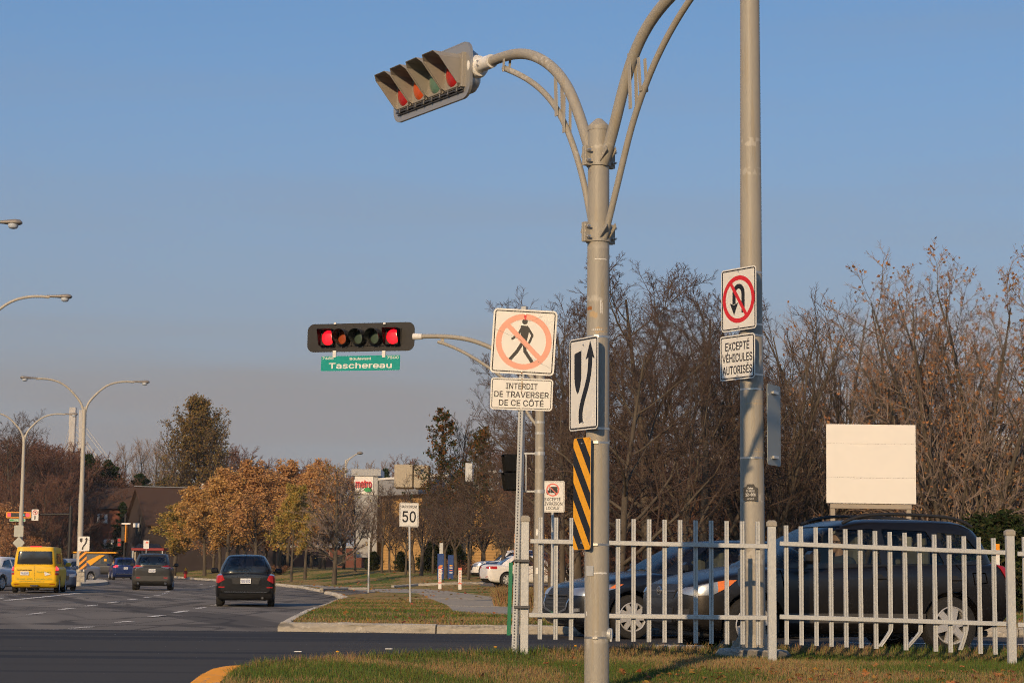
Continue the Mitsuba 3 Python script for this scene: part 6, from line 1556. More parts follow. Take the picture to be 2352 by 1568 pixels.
# far signals by the bus shelter
for nm, lab, u, v0, v1, D in (('black_signal_post', 'black post carrying the edge-on orange traffic light', 284.5, 1180, 1310, 158), ('black_signal_post', 'black post with a white box on top by the bus shelter', 321, 1186, 1310, 160)):
    k = thing(nm, lab, 'pole'); x = P(u, 1300, D)[0]; add(k, 'shaft', cyl((x, D, gz(D)), (x, D, P(u, v0, D)[2]), .09, n=10), 'mat_housing_dark', smooth=40)
    if D == 160: q = P(314.5, 1206, D); add(k, 'white_box', bx((q[0], D - .2, q[2]), (.5, .35, .33), .03), 'mat_white'); add(k, 'signal', bx((x - .2, D - .15, P(u, 1222, D)[2]), (.32, .3, .8), .02), 'mat_housing_dark')
    else:
        k2 = thing('edge_on_traffic_light', 'traffic light seen edge-on with an orange backplate', 'traffic light'); q = P(291, 1225, D)
        add(k2, 'backplate', bx((q[0], D - .2, q[2]), (.10, .6, 1.35), .02), 'mat_orange'); add(k2, 'housing', bx((q[0] - .22, D - .2, q[2]), (.30, .34, 1.2), .03), 'mat_housing_dark'); add(k2, 'camera_bar', bx((q[0] - .05, D - .1, q[2] + .78), (.7, .12, .14), .02), 'mat_white')
        k3 = thing('walk_signal', 'small dark signal with two red lamps beside the orange traffic light', 'traffic light'); q = P(276, 1245, D); add(k3, 'housing', bx((q[0], D - .25, q[2]), (.34, .25, .72), .02), 'mat_housing_dark')
        for dz in (.17, -.17): add(k3, 'lens', cyl((q[0], D - .40, q[2] + dz), (q[0], D - .385, q[2] + dz), .13, n=16), 'mat_lens_red')
# hydrant
D_ = 158; q = P(426, 1314, D_); zb = gz(D_) + .10
k = thing('fire_hydrant', 'red fire hydrant with a yellow top beside the first golden street tree', 'hydrant')
add(k, 'barrel', lathe([(0, 0), (.16, 0), (.16, .05), (.105, .07), (.105, .52), (.13, .54), (.13, .58), (0, .58)], 16), 'mat_tail_red', M=tr(q[0], D_, zb), smooth=40); add(k, 'bonnet', lathe([(.125, .58), (.11, .68), (.05, .76), (.03, .82), (0, .82)], 16), 'mat_hazard_yellow', M=tr(q[0], D_, zb), smooth=40)
add(k, 'outlet', cyl((q[0] - .19, D_, zb + .40), (q[0] + .19, D_, zb + .40), .055, n=12), 'mat_tail_red', smooth=40)
# far single lamp on the right
D_ = 185; k = thing('street_lamp', 'single-arm street lamp behind the trees left of the store', 'street lamp'); x = P(794, 1080, D_)[0]; zt = P(793, 1056, D_)[2]
add(k, 'pole', tube([(x, D_, gz(D_)), (x, D_, zt)], [.15, .10], 10), 'mat_lamp_paint', smooth=40); pe = [P(a, b, D_) for a, b in ((794, 1075), (800, 1058), (810, 1048), (824, 1041))]; add(k, 'arm', tube(curve(pe, 4), .055, 8), 'mat_lamp_paint', smooth=40)
add(k, 'arm', tube([P(794, 1058, D_), P(806, 1050, D_)], .05, 8), 'mat_lamp_paint'); m_ = trimesh.creation.icosphere(2, 1.0); add(k, 'luminaire', xf(m_, tr(P(827, 1040, D_)) @ scl(.30, .25, .15)), 'mat_lamp_head', smooth=True)

# --- store of tan brick with a grey fascia
A = np.array([P(842, 1200, 165)[0], 165.0]); Bq = np.array([P(1184, 1200, 147)[0], 147.0]); dW = (Bq - A) / np.linalg.norm(Bq - A); C = A + dW * 72; nW = np.array([-dW[1], dW[0]]) * -1
nW = nW if nW[0] < 0 else -nW
zB, zT, zR = .6, P(842, 1142, 165)[2], P(857, 1106, 165)[2]
store = thing('store_building', 'long tan brick store with a grey metal fascia behind the bare lawn trees', 'building')
Mst = np.eye(4); Mst[:2, 0] = dW; Mst[:2, 1] = -nW; Mst[:3, 3] = (A[0], A[1], 0); LW = 72.0
if np.linalg.det(Mst) < 0: print('store frame flipped')
add(store, 'wall', bx((LW / 2, 15, (zB + zT) / 2 - .3), (LW, 30, zT - zB + .6)), 'mat_tan_brick', M=Mst)
add(store, 'fascia', cat([bx((LW / 2 - .4, 15, (zT + zR) / 2), (LW + .8, 31.2, zR - zT))]), 'mat_fascia', M=Mst)
add(store, 'coping', bx((LW / 2 - .4, 15, zR + .09), (LW + 1.0, 31.5, .18)), 'mat_white', M=Mst)
nseam = 40
for i in range(nseam): add(store, 'fascia_panel', bx((i * LW / nseam + .9, -.64, (zT + zR) / 2), (LW / nseam - .06, .06, zR - zT - .08)), 'mat_fascia', M=Mst)
tq0, tq1 = P(814, 1140, 162), P(868, 1085, 162)
add(store, 'sign_tower', bx(((tq0[0] + tq1[0]) / 2, 164.0, (tq1[2] + 2) / 2), (tq1[0] - tq0[0], 4.0, tq1[2] - 2)), 'mat_fascia'); add(store, 'tower_coping', bx(((tq0[0] + tq1[0]) / 2, 164.0, tq1[2]), (tq1[0] - tq0[0] + .5, 4.5, .55)), 'mat_fascia')
add(store, 'sign_panel', bx((P(836, 1110, 161.9)[0], 161.95, P(836, 1113, 161.9)[2]), (1.5, .12, 1.55), .02), 'mat_white')
add(store, 'sign_lettering', xf(text('metro', .62, 1.30, True, 0, 0, 0, .08), face(nd(0), P(835, 1110, 161.8))), 'mat_red_print')
add(store, 'sign_leaf', xf(ext(Point(0, 0).buffer(.25), .06), face(nd(0), P(845, 1124, 161.8)) @ scl(1.3, .7, 1)), 'mat_far_green')
for i, (u0, u1, v0, v1) in enumerate(((905, 948, 1066, 1099), (950, 985, 1068, 1100), (1068, 1086, 1062, 1086))):
    D_ = 150 if i < 2 else 128; p, q = P(u0, v1 + 20, D_), P(u1, v0, D_); add(store, 'rooftop_unit', bx(((p[0] + q[0]) / 2, D_ + 1.5, (p[2] + q[2]) / 2), (q[0] - p[0], 3.0, q[2] - p[2]), .05), 'mat_beige_metal' if i < 2 else 'mat_galvanised')
for t_, w_, h_ in ((14, 2.2, 3.0), (33, 1.6, 2.6), (45, 1.3, 2.2)):
    add(store, 'door', bx((t_, -.03, zB + h_ / 2), (w_, .1, h_), .02), 'mat_dark_steel' if t_ < 40 else 'mat_beige_metal', M=Mst)
# second tan building right, behind the billboard
b2 = thing('tan_annex', 'low tan building glimpsed between the trunks behind the billboard', 'building')
xa, xb = P(1795, 1200, 88)[0], P(2480, 1200, 88)[0]; zt = P(1950, 1122, 88)[2]
add(b2, 'wall', bx(((xa + xb) / 2, 93, zt / 2), (xb - xa, 10, zt)), 'mat_tan_brick'); add(b2, 'coping', bx(((xa + xb) / 2, 93, zt + .12), (xb - xa + .4, 10.4, .26)), 'mat_fascia')
for j in range(3): x_ = xa + (xb - xa) * (.22 + .27 * j); add(b2, 'window', bx((x_, 87.98, zt * .58), (2.0, .08, 1.1), .02), 'mat_glass_opaque')
b3 = thing('white_shed', 'long white shed wall seen through the dark bare trees', 'building')
xa, xb = P(1335, 1200, 96)[0], P(1790, 1200, 96)[0]; z0_, z1_ = P(1500, 1245, 96)[2], P(1500, 1192, 96)[2]
add(b3, 'wall', bx(((xa + xb) / 2, 100, z1_ / 2), (xb - xa, 8, z1_)), 'mat_white'); add(b3, 'dark_base', bx(((xa + xb) / 2, 95.95, z0_ / 2), (xb - xa - .6, .12, z0_)), 'mat_dark_steel'); add(b3, 'roof', bx(((xa + xb) / 2, 100, z1_ + .1), (xb - xa + .4, 8.4, .2)), 'mat_fascia')
# dark brown house with a big shingled roof
hs = thing('brown_house', 'dark brown wooden house with a steep shingled roof behind the golden trees', 'house')
D_ = 205.0; a_, b_ = P(318, 1117, D_), P(462, 1118, D_); zr_ = a_[2]; ze = P(322, 1203, D_)[2]; xl, xr_ = a_[0], b_[0] + .6; yf = D_ - 5.0; yb = D_ + 5.0
add(hs, 'wall', hull([(xl, y, z) for y, z in ((yf + .4, 0.3), (yf + .4, ze), (D_, zr_ - .15), (yb - .4, ze), (yb - .4, .3))] + [(xr_ + 6, y, z) for y, z in ((yf + .4, .3), (yf + .4, ze), (D_, zr_ - .15), (yb - .4, ze), (yb - .4, .3))]), 'mat_dark_wood', M=tr(xl, D_, 0) @ rotz(math.radians(24)) @ tr(-xl, -D_, 0))
MH = tr(xl, D_, 0) @ rotz(math.radians(24)) @ tr(-xl, -D_, 0)
rf = add(hs, 'roof', cat([hull([(x, y, z) for x in (xl - .35, xr_ + 1.2) for y, z in ((yf, ze - .1), (D_, zr_), (D_, zr_ - .2), (yf, ze - .3))]), hull([(x, y, z) for x in (xl - .35, xr_ + 1.2) for y, z in ((yb, ze - .1), (D_, zr_), (D_, zr_ - .2), (yb, ze - .3))])]), 'mat_shingle', M=MH)
add(hs, 'ridge_cap', bx(((xl + xr_) / 2 + .4, D_, zr_ + .03), (xr_ - xl + 1.6, .3, .08)), 'mat_fascia', M=MH); add(rf, 'vent', cyl((xr_ - .5, D_ - .8, zr_ - .8), (xr_ - .5, D_ - .8, zr_ + .45), .12, n=8), 'mat_white', M=MH)
add(hs, 'rear_wing', bx((xr_ + 3.6, D_ + 1, (ze + 1.0) / 2 + .3), (6, 10, ze + 1.0)), 'mat_shingle', M=MH)
for y, z in ((-2.6, 2.5), (1.4, 2.6), (-1, 5.2)): add(hs, 'window', bx((xl - .03, D_ + y, z), (.10, 1.1, 1.2), .02), 'mat_glass_opaque', M=MH)
bh = thing('brick_house', 'red brick house with white framed windows, mostly hidden behind the left bare trees', 'house')
D_ = 228; x0_, x1_ = P(150, 1200, D_)[0], P(318, 1200, D_)[0]; zt = P(230, 1168, D_)[2]
add(bh, 'wall', bx(((x0_ + x1_) / 2, D_ + 4, zt / 2), (x1_ - x0_, 8, zt)), 'mat_red_brick')
add(bh, 'roof', hull([(x, y, z) for x in (x0_ - .4, x1_ + .4) for y, z in ((D_ - .5, zt), (D_ + 4, zt + 2.6), (D_ + 8.5, zt))]), 'mat_shingle')
for u, v in ((235, 1190), (250, 1248), (140, 1195)):
    q = P(u, v, D_); w = add(bh, 'window', bx((q[0], D_ - .02, q[2]), (1.15, .14, .95), .02), 'mat_white'); add(w, 'pane', bx((q[0], D_ - .08, q[2] + .06), (.50, .06, .70)), 'mat_glass_opaque'); add(w, 'sill', bx((q[0], D_ - .1, q[2] - .5), (1.3, .3, .12)), 'mat_stone')
add(bh, 'stone_bay', bx((P(118, 1200, D_)[0], D_ - .3, 2.6), (1.8, 1.2, 5.2), .05), 'mat_stone')
# bus shelter
D_ = 154; q = P(343, 1261, D_); k = thing('bus_shelter', 'glass bus shelter with a red roof edge left of the golden trees', 'bus shelter'); z0 = gz(D_) + .12; zt = q[2]
add(k, 'roof', cat([bx((q[0], D_, zt), (2.5, 1.5, .20), .03)]), 'mat_shelter_red'); add(k, 'roof_dome', hull([(q[0] + a * 1.1, D_ + b * .6, zt + .1) for a in (-1, 1) for b in (-1, 1)] + [(q[0] + a * .8, D_ + b * .3, zt + .42) for a in (-1, 1) for b in (-1, 1)]), 'mat_glass_opaque')
for a in (-1, 1):
    for b in (-1, 1): add(k, 'post', bx((q[0] + a * 1.12, D_ + b * .65, (z0 + zt) / 2), (.07, .07, zt - z0)), 'mat_galvanised')
add(k, 'glass_panel', bx((q[0], D_ + .66, (z0 + zt) / 2), (2.1, .02, zt - z0 - .3)), 'mat_clear_glass'); add(k, 'bench', bx((q[0], D_ + .4, z0 + .45), (1.6, .35, .06)), 'mat_wood_grey'); add(k, 'poster', bx((q[0] - .98, D_ - .1, (z0 + zt) / 2), (.10, .9, zt - z0 - .4)), 'mat_beige_metal')
k = thing('bus_stop_sign', 'small white bus stop sign in front of the shelter roof', 'sign'); q = P(336, 1250, 150); add(k, 'panel', bx((q[0], 150, q[2]), (.42, .03, .62), .01), 'mat_white'); add(k, 'pole', cyl((q[0], 150.05, gz(150)), (q[0], 150.05, q[2] + .2), .03, n=8), 'mat_galvanised'); add(k, 'emblem', bx((q[0] + .06, 149.98, q[2] + .16), (.18, .02, .14), .004), 'mat_soft_red')
# cable-stayed bridge tower far away
D_ = 2000.0; k = thing('bridge_pylon', 'pale concrete tower of a cable-stayed bridge beyond the trees', 'bridge')
for u, dv in ((168, 0), (190.5, 6)):
    p = P(u, 937 + dv, D_); add(k, 'leg', hull([(p[0] + a * w, D_ + b * 3, z) for a in (-1, 1) for b in (-1, 1) for z, w in ((p[2], 2.7), (-20, 3.6))]), 'mat_pylon')
    add(k, 'top_cap', bx((p[0], D_, p[2] - 8), (6.2, 7.0, 17)), 'mat_pylon')
flat('mat_pylon', (.52, .49, .45), .8)
for i in range(9):
    p = P(191, 972 + i * 12, D_); q = P(256 - i * 7.2 + 2, 1062, D_)
    if i not in (2, 5): add(k, 'cable', tube([p, q], .34, 6), 'mat_pylon')
    p = P(168, 968 + i * 12, D_); q = P(232 - i * 7.0, 1062, D_); add(k, 'cable', tube([p, q], .30, 6), 'mat_pylon')
for i in range(3): add(k, 'cable', tube([P(166, 960 + i * 14, D_), P(140 + i * 5, 1050, D_)], .20, 6), 'mat_pylon')

# ------------------------------------------------------------------ trees in place
def gt(kind, u, vb, vt, label, D=None, rot=0.0, wide=1.0, group=None, name='bare_tree', zfn=None, lean=0.0):
    """Foot at pixel column u (on the lawn at pixel row vb, or at distance D), top at pixel row vt."""
    if D is None:
        p = GL(u, vb); D = p[1]; x, z = p[0], p[2]
    else:
        x = P(u, 1300, D)[0]; z = (lawn_z(x, D) if lawn_poly.contains(Point(x, D)) else float(gz(D)))
    h = P(u, vt, D)[2] - z
    return tree(kind, (x, D, z - .05), h, rot, label, group=group, name=name, wide=wide, lean=lean)


# golden street trees
for i, (kind, u, vb, vt, rot, wd, lab) in enumerate((
        ('gold_b', 400, 1318, 1140, .3, 1.9, 'golden green street tree beside the red hydrant, leftmost of the leafy row'),
        ('gold_a', 470, 1318, 1112, 1.9, 1.5, 'amber leafed street tree second from the hydrant'),
        ('gold_a', 520, 1321, 1070, 3.1, 1.5, 'broad golden street tree rising behind the charcoal hatchback'),
        ('gold_c', 590, 1324, 1050, 4.0, 1.5, 'reddish gold street tree with thinning leaves right of the hatchback roof'),
        ('gold_b', 669, 1333, 1105, 5.1, 1.05, 'olive gold street tree with a slim trunk on the lawn edge'),
        ('gold_c', 701, 1334, 1062, 2.2, 1.1, 'taller russet street tree second from the nearly bare one'),
        ('fan', 768, 1343, 1058, .8, 1.35, 'nearly bare fan-shaped street tree with a short straight trunk'),
        ('gold_c', 640, 1316, 1050, .9, 1.5, 'russet tree standing behind the olive gold one'),
        ('gold_a', 545, 1312, 1085, 2.0, 1.6, 'golden tree in the second row above the hatchback'), ('gold_c', 735, 1316, 1048, 2.9, 1.2, 'russet tree standing behind the fan-shaped tree'), ('gold_c', 505, 1312, 1085, 5.4, 1.5, 'russet gold tree standing behind the amber one'))):
    gt(kind, u, vb, vt, lab, D={400: 172, 470: 166, 520: 156, 590: 146, 669: 126, 701: 132, 768: 112, 640: 165, 545: 180, 735: 168, 505: 188}[u], rot=rot, wide=wd, name='autumn_tree', group='autumn street trees along the boulevard')
# bare lawn trees in front of the store
for kind, u, vb, vt, rot, wd, lab in (('lawn_a', 816, 1313, 1105, .2, 1.0, 'bare lawn tree first to the right of the fan-shaped tree'), ('lawn_a', 877, 1316, 1105, 1.7, 1.05, 'bare lawn tree with a yellowish trunk left of the speed sign'), ('lawn_a', 907, 1311, 1190, 3.0, 1.0, 'small slender bare tree against the tan wall'),
        ('lawn_a', 932, 1318, 1120, 3.9, 1.05, 'bare lawn tree right behind the speed sign post'), ('lawn_b', 968, 1319, 1085, 2.4, 1.05, 'forked bare tree just right of the speed sign'), ('lawn_b', 1024, 1325, 1090, 5.2, 1.05, 'leaning bare tree in front of the blue totems'),
        ('lawn_a', 1076, 1327, 1080, 4.4, 1.1, 'straight bare tree left of the parked cars'), ('lawn_b', 1150, 1325, 1090, .9, 1.0, 'forked bare tree in front of the tan wall, behind the white sedan')):
    gt(kind, u, vb, vt, lab, D={816: 140, 877: 134, 907: 140, 932: 126, 968: 122, 1024: 114, 1076: 110, 1150: 107}[u], rot=rot, wide=wd, group='bare trees on the store lawn', lean=-.12 if 'leaning' in lab else 0)
for u, D, vt, rot in ((850, 146, 1110, 2.2), (895, 137, 1118, .6), (950, 131, 1100, 4.6), (995, 128, 1092, 1.2), (1048, 122, 1095, 3.3), (1112, 120, 1090, 5.7), (1180, 126, 1085, 2.9), (1215, 118, 1070, .4)):
    gt('lawn_a' if rot < 3 else 'lawn_b', u, 0, vt, 'bare tree of the back row close to the tan store wall', D=D, rot=rot, wide=1.1, group='bare trees of the back row at the store')
gt('larch', 1010, 0, 935, 'thin larch with russet tufts rising behind the store roof', D=150, rot=.5, name='conifer_tree', wide=1.05); gt('lawn_a', 1048, 0, 942, 'bare tree beside the larch behind the store roof', D=152, rot=1.5)
gt('larch', 1078, 0, 980, 'green and russet conifer left of the side traffic light', D=140, rot=2.5, name='conifer_tree'); gt('larch', 1108, 0, 972, 'narrow russet conifer behind the side traffic light', D=142, rot=3.5, name='conifer_tree', wide=.9)
for u, vb, vt, lab in ((858, 1306, 1262, 'dark evergreen bush at the foot of the store wall, left one'), (985, 1313, 1235, 'dark evergreen behind the forked tree by the speed sign'), (925, 1312, 1262, 'small dark evergreen behind the speed sign post'), (1045, 1318, 1230, 'dark evergreen behind the leaning tree')):
    gt('cedar', u, vb, vt, lab, D={858: 145, 985: 136, 925: 140, 1045: 128}[u], rot=u, name='evergreen_shrub', wide=1.7)
gt('shrub', 1100, 1322, 1288, D=122, label= 'brown hedge clump in front of the tan wall by the parked cars', rot=1, name='shrub', wide=2.6); gt('shrub', 1055, 1322, 1278, D=124, label= 'tall brown hedge between the totems and the parked cars', rot=2, name='shrub', wide=1.8)
for u in (618, 640): gt('shrub', u, 1314, 1293, 'low red-brown bush at the back of the lawn, ' + ('left one' if u == 618 else 'right one'), D=150, rot=u, name='shrub', wide=1.5)
# right-hand trees
for kind, u, D, vt, rot, wd, lab in (
        ('bare_a', 1490, 62, 575, .3, 1.18, 'broad dark bare tree behind the thick signal pole'), ('bare_b', 1330, 66, 640, 1.3, 1.05, 'dark bare tree behind the keep-right sign'), ('bare_a', 1235, 70, 800, 2.4, 1.0, 'lower dark bare tree behind the pedestrian signs'),
        ('bare_b', 1610, 60, 600, 3.6, 1.05, 'dark bare tree just left of the round lighting pole'), ('bare_a', 1420, 52, 720, 4.4, 1.05, 'nearer dark bare tree with drooping twigs behind the black hatchback'), ('bare_b', 1555, 54, 760, 5.0, 1.1, 'dense dark bare tree behind the brown SUV bonnet'), ('bare_a', 1290, 58, 860, 6.0, 1.0, 'dark bare tree behind the striped marker'),
        ('vase_c', 1745, 62, 650, .4, 1.0, 'bare upright tree right behind the round lighting pole'), ('vase_a', 1840, 64, 690, 1.1, 1.0, 'bare upright tree left of the billboard'), ('vase_c', 1960, 66, 640, 2.2, 1.05, 'pale bare tree standing behind the billboard'), ('vase_a', 2060, 68, 680, 3.1, 1.0, 'pale twiggy tree behind the right edge of the billboard'),
        ('vase_b', 2170, 60, 600, 4.0, 1.0, 'multi-stemmed maple with orange leaves right of the billboard'), ('vase_a', 2250, 60, 560, 5.3, 1.0, 'tall pale bare maple near the right picture edge'), ('vase_b', 2345, 62, 548, .8, 1.0, 'rust leafed maple at the right picture edge'), ('vase_b', 2120, 62, 760, 2.9, 1.0, 'smaller orange leafed maple behind the rear of the brown SUV')):
    gt(kind, u, 0, vt, lab, D=D, rot=rot, wide=wd, group='bare trees behind the two dark cars' if kind.startswith('bare') else None)
for u, D, vt, rot, kd in ((1265, 84, 915, .4, 'bare_b'), (1380, 86, 795, 1.9, 'bare_a'), (1450, 90, 735, 2.8, 'bare_b'), (1540, 84, 755, .9, 'bare_a'), (1680, 82, 795, 4.2, 'bare_b'), (1790, 84, 815, 5.0, 'vase_c'), (1900, 86, 800, .2, 'vase_c'), (2010, 88, 785, 1.4, 'vase_c'), (2110, 84, 775, 2.6, 'vase_a'), (2210, 82, 755, 3.9, 'vase_c'), (2300, 80, 735, 5.5, 'vase_a')):
    gt(kd, u, 0, vt, 'bare tree of the back row filling the gaps behind the nearer ones', D=D, rot=rot, wide=1.1, group='bare trees of the back row at the right')
gt('cedar', 2330, 0, 1160, 'dark green bush at the right picture edge', D=47, rot=1, name='evergreen_shrub', wide=1.5); gt('cedar', 2275, 0, 1170, 'dark green bush behind the orange topped stake', D=49, rot=2, name='evergreen_shrub', wide=1.6)
for u, D, vt in ((1400, 72, 1010), (1480, 74, 990), (1570, 70, 1000), (1660, 72, 985), (1760, 76, 980), (1340, 76, 1050)):
    gt('thicket', u, 0, vt, 'brown twiggy thicket at the foot of the dark bare trees', D=D, rot=u, name='thicket_shrub', wide=1.0, group='brown thicket under the dark bare trees')
# left and far trees
for u, D, vt, rot in ((-15, 190, 985, .1), (40, 205, 1015, 1.1), (75, 188, 1030, 2.0), (118, 200, 1005, 3.0), (150, 226, 1025, 4.1), (195, 236, 1030, 5.2), (20, 172, 1080, 2.6), (100, 170, 1090, .7), (160, 232, 1060, 1.5), (245, 234, 1080, 2.7), (290, 236, 1090, 3.3), (60, 215, 1000, .5), (225, 232, 1110, 4.2), (130, 178, 1075, 2.1), (0, 200, 1010, 2.2), (30, 196, 1000, 3.7), (58, 194, 1012, 4.9), (92, 210, 1005, 5.9), (110, 188, 1030, .9), (140, 230, 1010, 1.7), (20, 220, 990, 2.9), (75, 224, 995, 4.4), (10, 178, 1100, 5.1), (175, 240, 1020, .2), (230, 246, 1040, 1.4), (270, 230, 1120, .9), (205, 226, 1140, 1.9), (180, 232, 1060, 2.9), (255, 252, 1060, 3.9)):
    gt('far_red', u, 0, vt, 'reddish bare tree in the wood behind the left street lamps', D=D, rot=rot, wide=1.2, group='reddish bare trees at the far left')
gt('bare_b', 15, 0, 930, 'larger grey bare tree at the left picture edge', D=182, rot=.7, wide=.95)
for u, D, vt in ((-5, 165, 1150), (25, 160, 1205), (85, 166, 1215)): gt('far_leafy', u, 0, vt, 'low tree with brown leaves behind the far left traffic light', D=D, rot=u, name='autumn_tree', group='low brown-leafed trees at the far left', wide=1.3)
for u, D, vt, wd, lab in ((218, 236, 1038, 1.25, 'dark spruce right of the left street lamp'), (262, 240, 1052, 1.3, 'lower dark conifer left of the brown house'), (288, 222, 1150, 1.1, 'dark conifer against the brown house gable'), (338, 245, 1085, 1.6, 'green conifer crown above the brown house roof, left one'), (365, 248, 1092, 1.6, 'green conifer crown above the brown house roof, right one')): gt('conifer', u, 0, vt, lab, D=D, rot=u, name='conifer_tree', wide=wd)
for u, D, vt, rot in ((285, 260, 1010, 1), (320, 265, 1000, 2), (350, 262, 1000, 3), (375, 270, 1005, 4)): gt('far_pale', u, 0, vt, 'pale bare poplar standing behind the brown house', D=D, rot=rot, group='pale bare poplars behind the brown house', wide=.9)
gt('oval', 452, 0, 898, 'tall egg-shaped tree with thin olive leaves towering over the brown house', D=232, rot=.2, name='oval_tree', wide=1.0)
for u, D, vt, rot in ((520, 270, 1010, .3), (550, 275, 1020, 1.3), (585, 280, 1045, 2.3), (620, 280, 1055, 3.3), (655, 270, 1060, 4.3), (690, 262, 1050, 5.3), (725, 255, 1050, 6.3), (755, 250, 1058, .8), (500, 265, 1050, 1.8), (785, 250, 1065, 2.8), (830, 250, 1052, 3.8), (880, 240, 1050, 4.8), (930, 235, 1040, .1), (1150, 200, 1010, 2.0), (1190, 195, 1000, 1.0)):
    gt('far_red' if rot % 1 < .5 else 'far_pale', u, 0, vt, 'hazy bare tree in the far tree line above the golden trees', D=D, rot=rot, group='hazy bare trees in the far tree line', wide=1.15)
for u, D, vt, rot in ((560, 190, 1085, .3), (610, 186, 1090, 1.3), (660, 182, 1085, 2.3), (715, 178, 1085, 3.3), (745, 175, 1080, 4.3), (790, 172, 1090, 5.3), (490, 192, 1120, 1.0)):
    gt('far_leafy', u, 0, vt, 'rust leafed tree in the row behind the golden street trees', D=D, rot=rot, name='autumn_tree', group='rust leafed trees behind the golden row', wide=1.2)
gt('conifer', 868, 0, 1072, 'small spruce top showing above the store sign tower', D=230, rot=1, name='conifer_tree', wide=1.0)

for j, (u0, u1, D, vt, mat, nm, lab, ct) in enumerate(((360, 640, 236, 1288, 'mat_stone', 'stone_wall_building', 'low pale stone wall glimpsed under the golden trees', 'wall'), (560, 830, 225, 1255, 'mat_red_brick', 'brick_building', 'low red brick building glimpsed under the golden trees', 'building'))):
    p, q = P(u0, 1300, D), P(u1, 1300, D); zt = P(500, vt, D)[2]; k = thing(nm, lab, ct); add(k, 'wall', bx(((p[0] + q[0]) / 2, D + 4, zt / 2), (q[0] - p[0], 8, zt)), mat); add(k, 'coping', bx(((p[0] + q[0]) / 2, D + 4, zt + .1), (q[0] - p[0] + .4, 8.4, .2)), 'mat_fascia')
    for i in range(4): add(k, 'window', bx((p[0] + (q[0] - p[0]) * (.15 + .22 * i), D - .04, zt * .6), (1.4, .12, zt * .35), .02), 'mat_glass_opaque')
for u, D in [(u, 300 + (i % 3) * 12) for i, u in enumerate(range(-30, 1250, 62))]: gt('thicket', u, 0, 1238 + (u * 7) % 30, 'brown undergrowth at the foot of the far tree line', D=D, rot=u, wide=2.2, name='thicket_shrub', group='undergrowth along the far tree line')

# dry ornamental grass clump by the sidewalk
gp = GL(1172, 1393); r = np.random.default_rng(77); n = 2600; a = r.uniform(0, 6.283, n); rr_ = .42 * np.sqrt(r.uniform(0, 1, n)); q = np.stack([gp[0] + rr_ * np.cos(a), gp[1] + rr_ * np.sin(a), np.full(n, gp[2] - .02)], -1)
col = np.stack([r.uniform(.26, .42, n), r.uniform(.18, .27, n), r.uniform(.08, .13, n)], -1); m, c = blades(q, .50, .012, col, 78, .75)
k = thing('dry_grass_clump', 'straw coloured ornamental grass clump beside the sidewalk', 'plant'); add(k, 'blades', m, 'mat_blade', color=c)
gp = GL(1235, 1398); q = q - q.mean(0) + gp + [0, 0, .2]; q[:, 2] = gp[2]; m, c = blades(q, .45, .012, col * .9, 79, .75); k = thing('dry_grass_clump', 'second straw coloured grass clump behind the fence end post', 'plant'); add(k, 'blades', m, 'mat_blade', color=c)

# fallen leaves
def leaf_mesh(r, s):
    ang = np.linspace(0, 2 * np.pi, 15)[:-1]; rad = s * np.array([1, .55, .85, .5, .95, .5, .75, .35, .75, .5, .95, .5, .85, .55]) * r.uniform(.85, 1.15, 14)
    V = np.stack([rad * np.cos(ang), rad * np.sin(ang), s * r.uniform(-.1, .45, 14)], -1); V = np.vstack([V, [0, 0, 0]]); F = [[i, (i + 1) % 14, 14] for i in range(14)]
    return trimesh.Trimesh(V, F, process=False)


r = np.random.default_rng(5)
big = [(1580, 1527), (1712, 1524), (2011, 1536), (2137, 1540), (1650, 1556), (1780, 1551), (1900, 1548), (1955, 1553), (2080, 1552), (2240, 1552), (2320, 1550), (1315, 1520), (1320, 1538), (1255, 1533), (1860, 1521), (1560, 1558), (2040, 1558), (2170, 1530), (2290, 1558), (1430, 1552), (1830, 1560), (1105, 1562), (1010, 1556), (1990, 1560), (2210, 1540), (1740, 1545)]
for u, v in big:
    p = GR(u, v, isl_z); k = thing('fallen_leaf', 'dry orange-brown maple leaf lying on the near grass', 'leaf', 'fallen maple leaves on the near grass')
    add(k, 'blade', leaf_mesh(r, r.uniform(.035, .06)), 'mat_dead_leaf', M=tr(p[0], p[1], p[2] + .04) @ rotz(r.uniform(0, 6)) @ rotx(r.uniform(-.7, .7)))
for u, v in ((1138, 1500), (775, 1512), (1322, 1497)):
    p = GR(u, v, isl_z); k = thing('dandelion', 'yellow dandelion flower in the near grass', 'flower', 'dandelions in the near grass'); add(k, 'head', lathe([(0, 0), (.016, .004), (.018, .010), (.008, .016), (0, .017)], 12), 'mat_hazard_yellow', M=tr(p[0], p[1], p[2] + .06)); add(k, 'stem', cyl((p[0], p[1], p[2]), (p[0], p[1], p[2] + .062), .003, n=6), 'mat_stake_green')
for u, v in ((684, 1499), (893, 1493)):
    p = GR(u, v); k = thing('paper_scrap', 'white paper scrap lying on the dark asphalt behind the near grass', 'litter', 'paper scraps on the dark asphalt'); add(k, 'sheet', bx((p[0], p[1], .018), (.09, .04, .010), .002), 'mat_white')
scene['mat_dead_leaf'] = {'type': 'principledthin', 'base_color': {'type': 'rgb', 'value': [.42, .19, .08]}, 'roughness': .7, 'diff_trans': .4, 'spec_trans': 0.0, 'eta': 1.3}
q = scatter(vis2, 1500, lawn_z, 91); q2 = scatter(vis.intersection(sbox(1.0, 14, 6.2, 19.5)), 700, isl_z, 92); q3 = scatter(lawn_poly.intersection(sbox(-30, 60, 12, 140)), 2500, lawn_z, 93)
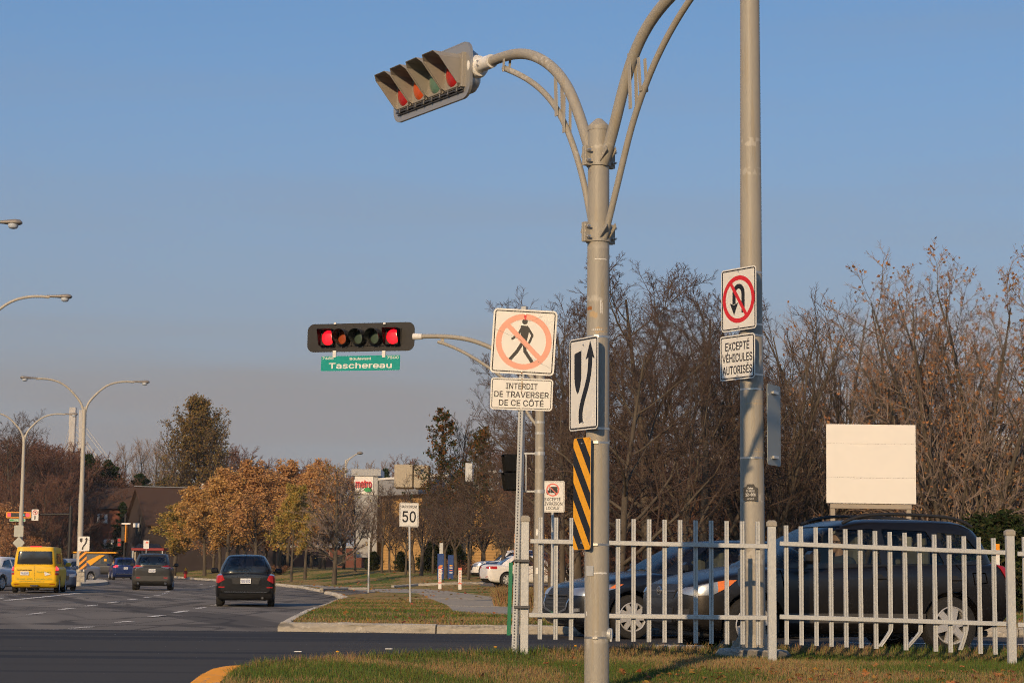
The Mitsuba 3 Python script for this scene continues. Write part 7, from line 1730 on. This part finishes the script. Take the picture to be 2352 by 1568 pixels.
LP = np.vstack([q, q2, q3]); LP[:, 2] += .035; S_ = np.concatenate([np.full(len(q), .09), np.full(len(q2), .07), np.full(len(q3), .13)])
ms, cs = leaves(np.random.default_rng(94), np.repeat(LP[:, None], 2, 1), 10, .1, [(.4, .2, .08)]) if False else (None, None)
n = len(LP); rg_ = np.random.default_rng(95); u_ = rg_.normal(0, 1, (n, 3)); u_[:, 2] *= .3; u_ /= np.linalg.norm(u_, axis=1, keepdims=True); w_ = np.cross(u_, [0, 0, 1.0] + rg_.normal(0, .3, (n, 3))); w_ /= np.linalg.norm(w_, axis=1, keepdims=True); s_ = (S_ * rg_.uniform(.6, 1.2, n))[:, None] / 2
V = np.stack([LP - u_ * s_, LP + w_ * s_ * .8 + [0, 0, .01], LP + u_ * s_, LP - w_ * s_ * .8 + [0, 0, .015]], 1).reshape(-1, 3); i4 = np.arange(n)[:, None] * 4
col = np.stack([rg_.uniform(.25, .5, n), rg_.uniform(.12, .24, n), rg_.uniform(.04, .10, n)], -1)
k = add(None, 'leaf_litter', trimesh.Trimesh(V, np.concatenate([i4 + [0, 1, 2], i4 + [0, 2, 3]], 1).reshape(-1, 3), process=False), 'mat_leaf', color=np.repeat(col, 4, 0)); labels[k] = {'label': 'small brown fallen leaves strewn over the lawns and verge', 'category': 'leaves', 'kind': 'stuff'}

# dark belt behind the camera, out of view, placed to darken car reflections
_xs = np.linspace(-150, 150, 61); _tp = 6.0 + 3.0 * meshkit.fbm(np.stack([_xs * .08, 0 * _xs, 0 * _xs], -1), 3, 9)
_V, _F = [], []
for x, t in zip(_xs, _tp):
    yb = -62 - 4 * math.sin(x * .05); _V += [(x, yb, -.2), (x, yb - .5, t * .6), (x, yb - 3, t), (x, yb - 6, -.2)]
for i in range(60):
    for j in range(3): a = 4 * i + j; _F += [[a, a + 4, a + 5], [a, a + 5, a + 1]]
k = add(None, 'unseen_dark_belt', trimesh.Trimesh(_V, _F, process=False), 'mat_belt', smooth=True); labels[k] = {'label': 'unseen dark belt behind the camera, placed to darken reflections in the cars', 'category': 'backdrop', 'kind': 'stuff'}
procmat('mat_belt', lambda p, n, uv: MIX((.035, .03, .02), (.11, .08, .05), FB(p.x * .6, p.z * .7, p.y, 3)), rough=.95, spec=.1)

# ------------------------------------------------------------------ thin autumn haze round the whole scene
scene['haze_air'] = {'type': 'homogeneous', 'albedo': {'type': 'rgb', 'value': [.95, .95, .95]}, 'sigma_t': {'type': 'rgb', 'value': [.00013, .00013, .00013]}, 'phase': {'type': 'isotropic'}}
scene['haze'] = {'type': 'cube', 'to_world': T4(tr(0, 1000, 85) @ scl(1700, 1200, 88)), 'bsdf': {'type': 'null'}, 'interior': {'type': 'ref', 'id': 'haze_air'}}
labels['haze'] = {'label': 'thin even autumn haze in the air', 'category': 'haze', 'kind': 'stuff'}
scene['camera']['medium'] = {'type': 'ref', 'id': 'haze_air'}
